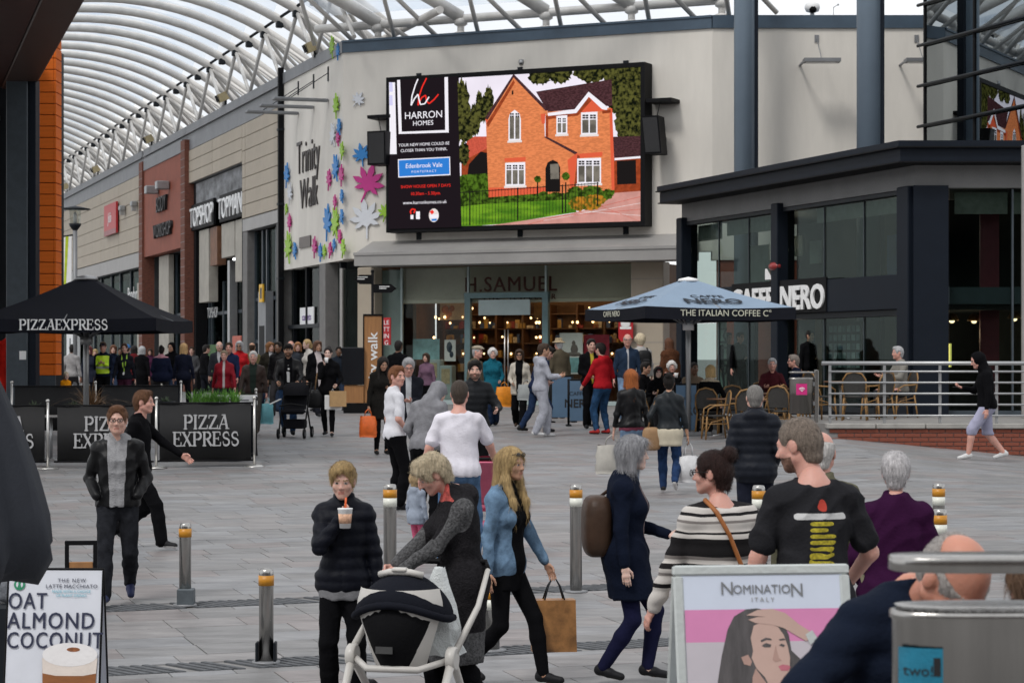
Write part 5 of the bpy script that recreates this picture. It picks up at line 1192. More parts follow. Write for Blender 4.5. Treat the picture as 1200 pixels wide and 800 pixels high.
# planter with feathery green
M_grn = mat('feathery_green', (.12, .30, .035), .7, var=.35, scale=6, bump=0)
def tuft(mb, c, n, L_, w, spread, droop, rr):
    for i in range(n):
        a = rr.uniform(0, 6.283); s = rr.uniform(.15, 1) * spread; l = L_ * rr.uniform(.6, 1.1); p0 = Vector(c) + Vector((rr.uniform(-.05, .05), rr.uniform(-.05, .05), 0)); dr = Vector((math.cos(a), math.sin(a), 0)); pts = []
        for k in range(5): t = k / 4; pts.append(p0 + dr * (s * l * t) + Vector((0, 0, l * (t - droop * t * t * s))))
        sd = Vector((-dr.y, dr.x, 0)); vs = []
        for k, p in enumerate(pts): ww = w * (1 - .8 * k / 4); vs += [p - sd * ww, p + sd * ww]
        mb.add(vs, [(2 * k, 2 * k + 1, 2 * k + 3, 2 * k + 2) for k in range(4)], 0)
rr = random.Random(11); Dp = 36.4
pl_ = thing('planter', 'dark trough planter of feathery bright green plants behind the banner', 'planter', (xat(250, Dp), Dp, float(gz(xat(250, Dp), Dp))))
mb = MB(); mb.bbox(-.42, .44, -.16, .16, 0, .94, .02); mb.build('trough', M_dark, pl_)
mb = MB()
for i in range(34): tuft(mb, (rr.uniform(-.36, .38), rr.uniform(-.1, .1), .93), 16, .30, .006, 1.0, .5, rr)
stuff(mb.build('foliage', M_grn, pl_))
Dm = 37.6; mbd = thing('menu_board', 'white topped menu stand behind the green planter', 'menu stand', (xat(278, Dm), Dm, float(gz(xat(278, Dm), Dm))))
mb = MB(); mb.bbox(-.34, .34, -.02, .02, .86, 1.03, .006); mb.build('header', M_white, mbd); mb = MB(); mb.bx(-.2, .2, -.023, -.021, .93, .955); mb.build('print', M_zinc, mbd); mb = MB(); mb.bbox(-.32, .32, -.018, .018, .05, .855, .006); mb.build('board', M_navy, mbd); mb = MB(); mb.bx(-.3, .3, -.2, .2, 0, .045); mb.build('foot', M_dark, mbd)
def potplant(px, D, lab, straw, hpot, L_, mpot, name='pot_plant'):
    X = xat(px, D); o = thing(name, lab, 'pot plant', (X, D, float(gz(X, D))), 0, 'pot plants in the restaurant enclosure'); mb = MB(); mb.lathe([(.13, 0), (.19, hpot), (.17, hpot), (.16, hpot - .04), (.001, hpot - .04)], 14); mb.build('pot', mpot, o)
    mb = MB(); tuft(mb, (0, 0, hpot - .05), 150 if straw else 70, L_, .011 if straw else .014, 1.2, .75, rr); stuff(mb.build('foliage', mat('straw_leaf', (.21, .12, .055), .7, var=.4, scale=3) if straw else mat('sage_leaf', (.07, .10, .055), .7, var=.4, scale=5), o))
potplant(107, 41.5, 'tall spiky straw coloured plant under the black parasol', True, .62, .72, M_dark)
potplant(86, 42.4, 'small sage plant in a white pot left of the parasol pole', False, .62, .24, M_white); potplant(103, 42.6, 'small sage plant right of the parasol pole', False, .62, .22, M_zinc); potplant(40, 42, 'small sage plant in front of the terracotta building', False, .6, .24, M_dark)
potplant(194, 42.8, 'small green plant at the end of the rear banner', False, .7, .2, M_dark)
# cafe tables and dark chairs inside the restaurant enclosure
def steeltable(X, Y, lab, r_=.34, h=.74, mtop=None, group='round tables inside the pizza enclosure'):
    o = thing('cafe_table', lab, 'table', (X, Y, float(gz(X, Y)) if not (Y > 40.3 and X > 5.75) else n0), 0, group)
    mb = MB(); mb.lathe([(r_, h - .03), (r_ + .005, h - .015), (r_, h)], 22); mb.build('top', mtop or M_zincl, o); mb = MB(); mb.tube([(0, 0, .03), (0, 0, h - .03)], .025, 8); mb.build('stem', M_alu, o)
    mb = MB()
    for k in range(4): a = k * math.pi / 2 + .6; mb.tube([(0, 0, .05), (.28 * math.cos(a), .28 * math.sin(a), .012)], .014, 6)
    mb.each('foot', M_alu, o); return o
steeltable(xat(60, 36.5), 36.5, 'steel topped table behind the gap between two banners'); steeltable(xat(150, 37), 37, 'steel topped table behind the banner and the leather jacket'); steeltable(xat(10, 37), 37, 'steel topped table behind the leftmost banner')

# ================================================================== COFFEE HOUSE BANNERS, CHAIRS, BINS
M_blue = mat('dusty_blue_canvas', (.085, .15, .235), .8, var=.1, scale=2, bump=.04, bscale=60)
def nbanner(px, D, w, h, rz, lab, txt=True):
    X = xat(px, D); o = thing('banner_barrier', lab, 'barrier', (X, D, float(gz(X, D))), rz, 'blue coffee house banners')
    mb = MB(); mb.bbox(-w / 2, w / 2, -.012, .012, .1, h - .02, .004); mb.build('banner', M_blue, o)
    mb = MB()
    for s_ in (-1, 1): mb.tube([(s_ * (w / 2 + .03), 0, .02), (s_ * (w / 2 + .03), 0, h + .02)], .025, 8)
    mb.each('post', M_black, o); mb = MB()
    for s_ in (-1, 1): mb.bbox(s_ * (w / 2 + .03) - .06, s_ * (w / 2 + .03) + .06, -.25, .25, 0, .025, .006)
    mb.each('foot', M_black, o); mb = MB(); mb.tube([(-w / 2, 0, h), (w / 2, 0, h)], .018, 8); mb.build('crossbar', M_black, o)
    if txt: text('lettering', 'NERO', .25, M_ink, o, (0, -.014, h * .40), ext=.002, sx=.95, bold=.006); text('lettering', 'CAFFE', .12, M_ink, o, (-.05, -.014, h * .66), ext=.002)
nbanner(679, 47, .40, .97, 0, 'blue banner beside the man in the red jacket'); nbanner(658, 48.5, .42, 1.0, R(10), 'plain blue banner behind the man in the grey tracksuit', False); nbanner(804, 43.6, .40, 1.0, 0, 'blue banner in front of the seated blonde woman')
# rattan chairs
M_rat = mat('rattan_cane', (.26, .14, .045), .55, var=.25, scale=25, bump=.1); M_seatw = mat('dark_weave', (.035, .033, .03), .7, var=.4, scale=40, bump=.2)
def chairmeshes():
    P = {}
    for nm, pts in (('leg', [(-.2, -.2, 0), (-.19, -.19, .45)]), ):
        pass
    out = []
    def part(nm, m, fn):
        mb = MB(); fn(mb); out.append((nm, mb.mesh(nm, m)))
    for sx_ in (-1, 1):
        part('leg', M_rat, lambda mb: mb.tube([(sx_ * .23, .22, 0), (sx_ * .205, .19, .44)], .017, 7)); part('leg', M_rat, lambda mb: mb.tube([(sx_ * .23, -.25, 0), (sx_ * .2, -.19, .45)], .017, 7))
        part('arm', M_rat, lambda mb: mb.tube([(sx_ * .205, .19, .44), (sx_ * .25, .17, .58), (sx_ * .255, .05, .645), (sx_ * .24, -.12, .65), (sx_ * .21, -.22, .66)], .016, 7))
        part('brace', M_rat, lambda mb: mb.tube([(sx_ * .22, .2, .16), (sx_ * .16, .1, .33), (sx_ * .2, -.2, .40)], .011, 6))
    part('seat', M_seatw, lambda mb: mb.lathe([(.2, .43), (.225, .44), (.225, .46), (.19, .468), (.001, .462)], 18))
    part('back_frame', M_rat, lambda mb: mb.tube([(-.2, -.2, .44), (-.225, -.235, .62), (-.215, -.26, .78), (-.14, -.28, .89), (0, -.287, .925), (.14, -.28, .89), (.215, -.26, .78), (.225, -.235, .62), (.2, -.2, .44)], .017, 7))
    part('back', M_seatw, lambda mb: mb.add([(x, y, z) for x, y, z in [(-.185, -.225, .52), (.185, -.225, .52), (-.205, -.25, .68), (.205, -.25, .68), (-.19, -.262, .78), (.19, -.262, .78), (-.12, -.276, .87), (.12, -.276, .87), (0, -.282, .905), (-.185, -.235, .52), (.185, -.235, .52)]], [(0, 1, 3, 2), (2, 3, 5, 4), (4, 5, 7, 6), (6, 7, 8)]))
    part('hoop', M_rat, lambda mb: mb.tube([(-.215, .18, .30), (0, .24, .31), (.215, .18, .30), (.22, -.2, .30), (0, -.22, .31), (-.22, -.2, .30), (-.215, .18, .30)], .009, 6))
    return out
CHM = chairmeshes()
def rchair(X, Y, rz, lab, z=None):
    o = thing('rattan_chair', lab, 'chair', (X, Y, float(gz(X, Y)) if z is None else z), rz, 'rattan bistro chairs outside the coffee house')
    for nm, me in CHM: link(nm, me, o)
for px, D, rz, lab, z in ((838, 42.2, R(95), 'rattan chair right behind the blue banner, seen from the side', None), (872, 42.0, R(8), 'rattan chair with its back to the square, behind the man in the dark padded coat', None), (857, 44, R(170), 'rattan chair facing the square behind the round backed one', None),
                          (902, 42.6, R(60), 'rattan chair nearest the slim steel bin on its left', None), (918, 41.6, R(-30), 'rattan chair half hidden by the slim steel bin', None), (885, 44.6, R(150), 'rattan chair farthest back against the cafe glass', None),
                          (961, 42.6, R(-60), 'rattan chair just behind the bin post', n0), (1002, 42.4, R(-12), 'rattan chair behind the railing, nearer its end post', n0), (1028, 43.2, R(40), 'rattan chair behind the railing beside the seated pale figure', n0), (938, 43.6, R(120), 'rattan chair behind the slim steel bin', None)):
    rchair(xat(px, D), D, rz, lab, z)
for px, D, lab in ((848, 43.0, 'round cafe table by the blue banner'), (893, 43.5, 'round cafe table behind the padded coat'), (985, 43.4, 'round cafe table behind the railing'), (775, 46, 'round cafe table of the seated group'), (925, 44.5, 'round cafe table by the man in maroon')):
    steeltable(xat(px, D), D, lab, .33, .74, M_shelf, 'round tables outside the coffee house')
def bin_(X, Y, g, lab, rot=0, bd=.42):
    o = thing('litter_bin', lab, 'litter bin', (X, Y, g), rot, 'brushed steel litter bins')
    mb = MB(); mb.lathe([(.20, .42), (.21, .40), (.21, 1.02), (.216, 1.025), (.216, 1.04), (.20, 1.045), (.196, 1.02), (.19, .5), (.001, .48)], 40, se=2.7, sy=bd); mb.build('drum', M_chrome, o)
    mb = MB(); mb.lathe([(.001, 1.128), (.214, 1.128), (.218, 1.131), (.218, 1.158), (.214, 1.161), (.001, 1.162)], 40, se=2.7, sy=bd); mb.build('lid', M_chrome, o)
    mb = MB(); mb.bbox(.225, .30, -.035, .035, 0, 1.19, .01); mb.build('post', M_chrome, o)
    mb = MB(); mb.bx(.20, .23, -.03, .03, .55, .62); mb.bx(.20, .23, -.03, .03, .9, .97); mb.bx(.19, .23, -.03, .03, 1.13, 1.158); mb.each('bracket', M_zinc, o)
    mb = MB(); mb.lathe([(.203, .99), (.199, 1.05), (.205, 1.052)], 32, se=2.7, sy=bd); mb.build('liner', mat('bin_bag', (.5, .5, .5), .4, var=.3, scale=20, bump=.3), o)
    return o
fy = lambda x: -.42 * (max(0, .2135 ** 2.7 - abs(x) ** 2.7)) ** (1 / 2.7) - .0012
def flat(o, x0, x1, z0, z1, m, name='sticker', dy=0.):
    mb = MB(); vs = []
    for k in range(9): x = x0 + (x1 - x0) * k / 8; vs += [(x, fy(x) - dy, z0), (x, fy(x) - dy, z1)]
    mb.add(vs, [(2 * k, 2 * k + 2, 2 * k + 3, 2 * k + 1) for k in range(8)], 0, True); return mb.build(name, m, o)
Xb, Db2 = xat(939, 41), 41.0
sb = bin_(Xb, Db2, float(gz(Xb, Db2)) + .0, 'slim steel litter bin with a pink wifi sticker outside the coffee house')
sb.scale = (1.06, 1.06, 1.02)
flat(sb, -.1, .09, .74, .94, mat('pink_sticker', (.55, .02, .18), .4))
mb = MB()
for k, r_ in enumerate((.015, .04, .065)):
    pts = [(.0 + r_ * math.sin(R(t)), -.092, .79 + r_ * math.cos(R(t)) * 1.2) for t in range(-50, 51, 20)]
    mb.tube(pts, .008, 5)
mb.build('wifi_mark', M_wletter, sb)
Xg, Dg = 1.05, 4.9
gb = bin_(Xg, Dg, ZC - 302 / F * 4.8 - 1.04, 'large steel litter bin with a flat lid close to the viewer', R(2))
gb.location.z = ZC - 300 / F * 4.8 - 1.04
flat(gb, -.206, -.118, .775, .965, mat('blue_sticker', (.01, .17, .27), .45, var=.15, scale=20)); flat(gb, -.206, -.118, .755, .775, mat('pink_sticker', (.55, .02, .18), .4))
for t_, z_ in (('two!', .905), ('de', .83)):
    me = text_mesh(t_, .033, 'LEFT', .0004); me.materials.append(M_ink)
    for v in me.vertices: x = -.199 + v.co.x; v.co = (x, fy(x) - .001 - v.co.z, z_ + v.co.y)
    link('lettering', me, gb)
flat(gb, -.138, -.123, .905, .945, M_ink, 'print_blob', .001)

# ================================================================== TOTEM, FINGERPOST, STREET LAMP
Dk = 55.; kx = lambda px: xat(px, Dk); kz = lambda py: (420 - py) / F * Dk + 1.35
tt = thing('totem', 'timber information totem with black screen and upright white lettering', 'totem', (kx(425), Dk, GF))
M_oak = mat('oak_cladding', (.33, .155, .055), .55, var=.18, scale=2.5, bump=.05, stretch=(8, 8, .6))
o0 = kx(425)
mb = MB(); mb.bbox(kx(427) - o0, kx(448) - o0, -.14, .14, .25, kz(370), .01); mb.build('upright', M_oak, tt)
mb = MB(); mb.bx(kx(426) - o0, kx(449) - o0, -.16, .16, kz(370), kz(369) + .02); mb.bx(kx(448.05) - o0, kx(449) - o0, -.16, .16, .25, kz(370)); mb.bx(kx(425.8) - o0, kx(426.9) - o0, -.16, .16, kz(408), kz(370)); mb.each('edge_trim', M_black, tt)
mb = MB(); mb.bbox(kx(404) - o0, kx(426.8) - o0, -.2, .16, .25, kz(451), .01); mb.build('cabinet', M_oak, tt)
mb = MB(); mb.bbox(kx(401) - o0, kx(427.5) - o0, -.24, .1, kz(450.5), kz(407), .015); mb.build('screen', mat('off_screen', (.008, .009, .012), .2), tt)
mb = MB(); mb.bx(kx(403) - o0, kx(448) - o0, -.18, .18, 0, .24); mb.build('base', M_black, tt)
t_ = text('lettering', 'Trinity walk', .33, M_wletter, tt, (kx(442.5) - o0, -.146, kz(474)), align='LEFT', ext=.003, sx=1.12, bold=.004); t_.rotation_euler = (R(90), R(-90), 0)
Df = 56.6; fo = xat(436.5, Df); fp = thing('fingerpost', 'black fingerpost with two pointing arms beside the totem', 'signpost', (fo, Df, GF)); fz = lambda py: (420 - py) / F * Df + 1.35
mb = MB(); mb.tube([(0, 0, 0), (0, 0, fz(319))], .035, 10); mb.ball((0, 0, fz(318)), .05, 8); mb.each('post', M_black, fp)
for x0, x1, y0, y1, sg in ((415, 436, 322, 333, -1), (437, 465, 333, 343, 1)):
    a, b = xat(x0, Df) - fo, xat(x1, Df) - fo; za, zb_ = fz(y1), fz(y0)
    P = [(a, za), (b - .14, za), (b, (za + zb_) / 2), (b - .14, zb_), (a, zb_)] if sg > 0 else [(b, za), (a + .14, za), (a, (za + zb_) / 2), (a + .14, zb_), (b, zb_)]
    mb = MB(); mb.poly([(x, -.05, z) for x, z in P], (0, .04, 0)); ar = mb.build('arm', M_black, fp)
    mb = MB(); mb.bx((a + b) / 2 - .14, (a + b) / 2 + .12, -.054, -.051, zb_ - .07, zb_ - .05); mb.bx((a + b) / 2 - .14, (a + b) / 2 + .04, -.054, -.051, zb_ - .12, zb_ - .1); mb.build('lettering', M_wletter, ar)
Dl = 60.; lo = xat(88, Dl); sl_p = thing('street_lamp', 'street lamp with a flat disc hood and a cream and lime banner', 'street lamp', (lo, Dl, GF)); lz = lambda py: (420 - py) / F * Dl + 1.35
mb = MB(); mb.tube([(0, 0, 0), (0, 0, lz(268))], .06, 10); mb.build('post', M_zinc, sl_p)
mb = MB(); mb.lathe([(.001, lz(241)), (.4, lz(244.5)), (.42, lz(245.5)), (.08, lz(245.5)), (.001, lz(245.5))], 20); mb.build('hood', M_dark, sl_p)
mb = MB(); mb.lathe([(.14, lz(262)), (.16, lz(245.6))], 14); mb.build('lantern_glass', M_glass, sl_p); mb = MB(); mb.lathe([(.05, lz(262)), (.05, lz(252)), (.02, lz(248))], 10); mb.build('lamp_core', M_white, sl_p); mb = MB(); mb.lathe([(.06, lz(270)), (.15, lz(265)), (.17, lz(262)), (.001, lz(262))], 14); mb.build('collar', M_dark, sl_p)
mb = MB(); mb.bbox(xat(68, Dl) - lo, xat(84, Dl) - lo, -.012, .012, lz(333), lz(276), .004); bnr = mb.build('banner', M_white, sl_p); mb = MB(); P = [(xat(75, Dl) - lo, lz(333)), (xat(77.5, Dl) - lo, lz(333)), (xat(80.5, Dl) - lo, lz(277)), (xat(77, Dl) - lo, lz(277))]; mb.poly([(x, -.016, z) for x, z in P], (0, .003, 0)); mb.build('print', mat('lime_print', (.45, .55, .02), .6), bnr)
mb = MB(); mb.tube([(0, 0, lz(275)), (xat(68, Dl) - lo, 0, lz(278))], .025, 6); mb.build('banner_arm', M_dark, sl_p)

# ================================================================== A-BOARDS
def aboard(X, Y, g, w, h, rz, lean, lab, frame_m, face_m, fw=.03, rad=.03):
    o = thing('pavement_sign', lab, 'pavement sign', (X, Y, g), rz, 'folding pavement signs'); Mx = Matrix.Rotation(-lean, 3, 'X'); hold = []
    for s_ in (1, -1):
        q = bpy.data.objects.new('face_panel', None) if False else None
        M4 = Matrix.Rotation(-lean * s_ if s_ > 0 else lean, 4, 'X') if s_ > 0 else (Matrix.Rotation(lean, 4, 'X'))
        off = Vector((0, -math.sin(lean) * h * s_, 0))
        def tf(mb): mb.v = [tuple((M4 @ Vector(v)) + off) for v in mb.v]; return mb
        mb = MB()
        for a, b, c_, d_ in ((-w / 2, w / 2, h - fw, h), (-w / 2, w / 2, .0, fw), (-w / 2, -w / 2 + fw, fw + .001, h - fw - .001), (w / 2 - fw, w / 2, fw + .001, h - fw - .001)): mb.bbox(a, b, -.012 if s_ > 0 else -.008, .008 if s_ > 0 else .012, c_, d_, .006)
        for p in MB.each(tf(mb), 'frame', frame_m, o): pass
        mb = MB(); mb.bx(-w / 2 + fw * .7, w / 2 - fw * .7, -.004, .004, fw * .7, h - fw * .7); tf(mb).build('panel', face_m, o)
        if s_ > 0: F0 = (M4, off)
    mb = MB(); mb.tube([(-w / 2 + .01, -.0, h * math.cos(lean) - .01), (w / 2 - .01, 0, h * math.cos(lean) - .01)], .008, 6); mb.build('hinge', M_dark, o)
    return o, F0
def onboard(o, F0, pts, m, y, name='print'):
    mb = MB(); mb.poly([(x, y, z) for x, z in pts], (0, .0006, 0)); mb.v = [tuple((F0[0] @ Vector(v)) + F0[1]) for v in mb.v]; return mb.build(name, m, o)
def txt_on(o, F0, body, size, x, z, m, y=-.012, **k):
    t = text('lettering', body, size, m, o, (0, 0, 0), ext=.0005, **k); t.matrix_local = Matrix.Translation(F0[1]) @ F0[0] @ Matrix.Translation((x, y, z)) @ Matrix.Rotation(R(90), 4, 'X'); return t
ell = lambda cx, cz, rx, rz_, n=24, a0=0, a1=360: [(cx + rx * math.cos(R(a0 + (a1 - a0) * k / n)), cz + rz_ * math.sin(R(a0 + (a1 - a0) * k / n))) for k in range(n + (a1 - a0 < 360))]
# coffee board, left
D = 13.2; X = xat(61, D); w = 115 / F * D; g = float(gz(X, D)); h = ZC - 247 / F * D - g + .01
M_wpr = mat('white_print', (.66, .68, .74), .5, var=.05, scale=3, bump=0); M_dk = mat('blue_black_ink', (.02, .025, .06), .5)
o, F0 = aboard(X, D + .12, g, w, h, R(-2), R(9), 'white coffee pavement sign listing oat, almond and coconut', M_black, M_wpr, .012)
for t, py, pw in (('OAT', 716, 46), ('ALMOND', 739, 103), ('COCONUT', 762, 114)):
    me_ = text_mesh(t, 1., 'LEFT', space=1.12); ww = max(v.co.x for v in me_.vertices); bpy.data.meshes.remove(me_); sz = .138
    for dx in (-.0016, 0, .0016): txt_on(o, F0, t, sz, -w / 2 + .012 + dx, h - (py - 668) / F * D, M_dk, align='LEFT', sx=pw / F * D / (ww * sz), space=1.12, y=-.012 - dx * .1)
txt_on(o, F0, 'THE NEW', .032, .10, h - .085, M_dk, space=1.3); txt_on(o, F0, 'LATTE MACCHIATO', .032, .10, h - .12, M_dk, space=1.1); M_cy = mat('cyan_ink', (.18, .5, .6), .5)
txt_on(o, F0, 'MADE WITH A CHOICE', .022, .10, h - .148, M_cy); txt_on(o, F0, 'OF PLANT DRINKS', .022, .10, h - .172, M_cy)
cz_ = h - .10; onboard(o, F0, ell(-.215, cz_, .034, .034), mat('green_roundel', (.02, .24, .12), .5), -.0105, 'logo'); onboard(o, F0, ell(-.215, cz_, .021, .021), M_wpr, -.0115, 'logo')
onboard(o, F0, [(-.215 + x, cz_ + z) for x, z in ((-.012, -.02), (-.006, .004), (-.01, .012), (0, .02), (.01, .012), (.006, .004), (.012, -.02))], mat('green_roundel', (.02, .24, .12), .5), -.0125, 'logo')
gx_, gzt = .105, h - .535
onboard(o, F0, [(gx_ - .165, gzt), (gx_ + .165, gzt), (gx_ + .145, gzt - .5), (gx_ - .145, gzt - .5)], mat('latte_print', (.25, .09, .025), .5, var=.6, scale=2.2, bump=0, stretch=(.6, 1, 3)), -.0125)
onboard(o, F0, [(gx_ - .166, gzt + .0), (gx_ + .166, gzt), (gx_ + .16, gzt - .09), (gx_ + .08, gzt - .105), (gx_ - .08, gzt - .105), (gx_ - .16, gzt - .09)], mat('milk_print', (.72, .64, .58), .5, var=.08), -.0135)
onboard(o, F0, ell(gx_, gzt + .02, .166, .07), mat('foam_print', (.78, .76, .76), .5, var=.04, scale=5), -.0145); onboard(o, F0, ell(gx_ + .02, gzt + .05, .04, .013), mat('cocoa_print', (.3, .1, .03), .6, var=.4, scale=30), -.0155)
onboard(o, F0, ell(-.19, gzt - .18, .07, .03), mat('shadow_nuts', (.55, .53, .5), .6, var=.2, scale=20), -.0125)
# jewellery board, right
D = 7.85; X = xat(895, D); w = 213 / F * D; g = ZC + np.interp(7.9, [k[0] for k in KN], [k[1] for k in KN]); g = float(gz(X, D)); h = (ZC - 246 / F * D - g) / math.cos(R(12)) + .004
M_fr = mat('silver_snap_frame', (.52, .55, .54), .4, .3, var=.05); M_np = mat('pale_blue_print', (.58, .63, .74), .4, var=.05, scale=2, bump=0)
o, F0 = aboard(X, D + .1, g, w, h, R(7), R(12), 'silver framed jewellery pavement sign with a dark haired woman on pink', M_fr, M_np, .036)
M_pk = mat('pink_print', (.62, .22, .42), .5, var=.05, bump=0); M_gp = mat('grey_pink_print', (.5, .46, .5), .5, var=.05, bump=0)
iw = w / 2 - .037; zc0 = h - .038
onboard(o, F0, [(-iw, zc0 - .12), (iw, zc0 - .12), (iw, zc0 - .235), (-iw, zc0 - .235)], M_pk, -.0075); onboard(o, F0, [(-iw, zc0 - .235), (iw, zc0 - .235), (iw, .04), (-iw, .04)], M_gp, -.0075)
txt_on(o, F0, 'N', .066, -.128, zc0 - .067, M_zinc, y=-.008); txt_on(o, F0, 'OMINATIO', .045, -.002, zc0 - .064, M_zinc, y=-.008, sx=.94); txt_on(o, F0, 'N', .066, .126, zc0 - .075, M_zinc, y=-.008); txt_on(o, F0, 'ITALY', .022, .0, zc0 - .093, M_zincl, y=-.008, space=1.6)
M_hp = mat('dark_hair_print', (.075, .068, .07), .6, var=.35, scale=5, stretch=(6, 1, 1)); M_sp = mat('skin_print', (.50, .34, .29), .6, var=.08, scale=4, bump=0); M_sp2 = mat('skin_shade_print', (.40, .25, .21), .6, var=.08, bump=0); M_lp = mat('lip_print', (.45, .13, .17), .6)
hc = lambda pts: [(-iw + (x - 810) / 180 * 2 * iw, zc0 - (y - 683) / F * D * 1.02) for x, y in pts]
onboard(o, F0, hc([(845, 800), (850, 775), (858, 745), (866, 730), (880, 722), (893, 721), (905, 724), (920, 735), (928, 752), (930, 770), (945, 785), (965, 800), (975, 812), (975, 860), (835, 860)]), M_hp, -.0085)
onboard(o, F0, hc([(888, 741), (884, 755), (886, 770), (884, 778), (889, 790), (898, 800), (905, 815), (918, 815), (925, 802), (927, 790), (928, 778), (926, 765), (922, 752), (916, 743), (904, 738), (895, 738)]), M_sp, -.0095)
onboard(o, F0, hc([(872, 777), (880, 774), (884, 782), (882, 787), (875, 785)]), M_sp2, -.0098)
onboard(o, F0, hc([(888, 790), (905, 815), (918, 815), (918, 850), (880, 850), (884, 800)]), M_sp2, -.0092)
onboard(o, F0, hc([(880, 729), (893, 723), (910, 722), (925, 727), (940, 740), (955, 750), (948, 760), (935, 752), (922, 744), (908, 740), (890, 738), (882, 734), (893, 731), (903, 731)]), M_sp, -.0105)
onboard(o, F0, hc([(947, 752), (955, 747), (961, 757), (952, 764)]), M_fr, -.0115)
onboard(o, F0, hc([(895, 758), (901, 755), (907, 756), (908, 758), (902, 757.5), (896, 760)]), M_hp, -.0105); onboard(o, F0, hc([(916, 757), (922, 756), (924, 758), (917, 758.6)]), M_hp, -.0105)
onboard(o, F0, hc([(896, 764), (901, 761), (907, 763), (906, 766), (899, 766)]), M_hp, -.0105); onboard(o, F0, hc([(916, 764), (919, 762), (923, 764), (921, 766)]), M_hp, -.0105)
onboard(o, F0, hc([(912, 764), (915, 778), (918, 781), (911, 783), (908, 780)]), M_sp2, -.0105)
onboard(o, F0, hc([(914, 788), (919, 786), (926, 787), (928, 789), (925, 793), (917, 793)]), M_lp, -.0105)
# wooden folding board behind the coffee sign
D = 14.6; X = xat(95, D); g = float(gz(X, D)); ob = thing('wooden_sign', 'black framed board with a wooden panel behind the white coffee sign', 'sign', (X, D, g), R(8))
zt_ = ZC - 213 / F * D - g; mb = MB()
for a, b, c_, d_ in ((-.105, -.078, .0, zt_ - .03), (.078, .105, 0, zt_ - .03), (-.105, .105, zt_ - .03, zt_)): mb.bbox(a, b, -.014, .014, c_, d_, .003)
mb.each('frame', M_black, ob); mb = MB(); mb.bbox(-.077, .077, -.01, .01, .15, zt_ - .14, .003); mb.build('panel', M_oak, ob); mb = MB(); mb.bbox(-.16, .16, -.14, .14, 0, .03, .006); mb.build('foot', M_black, ob)
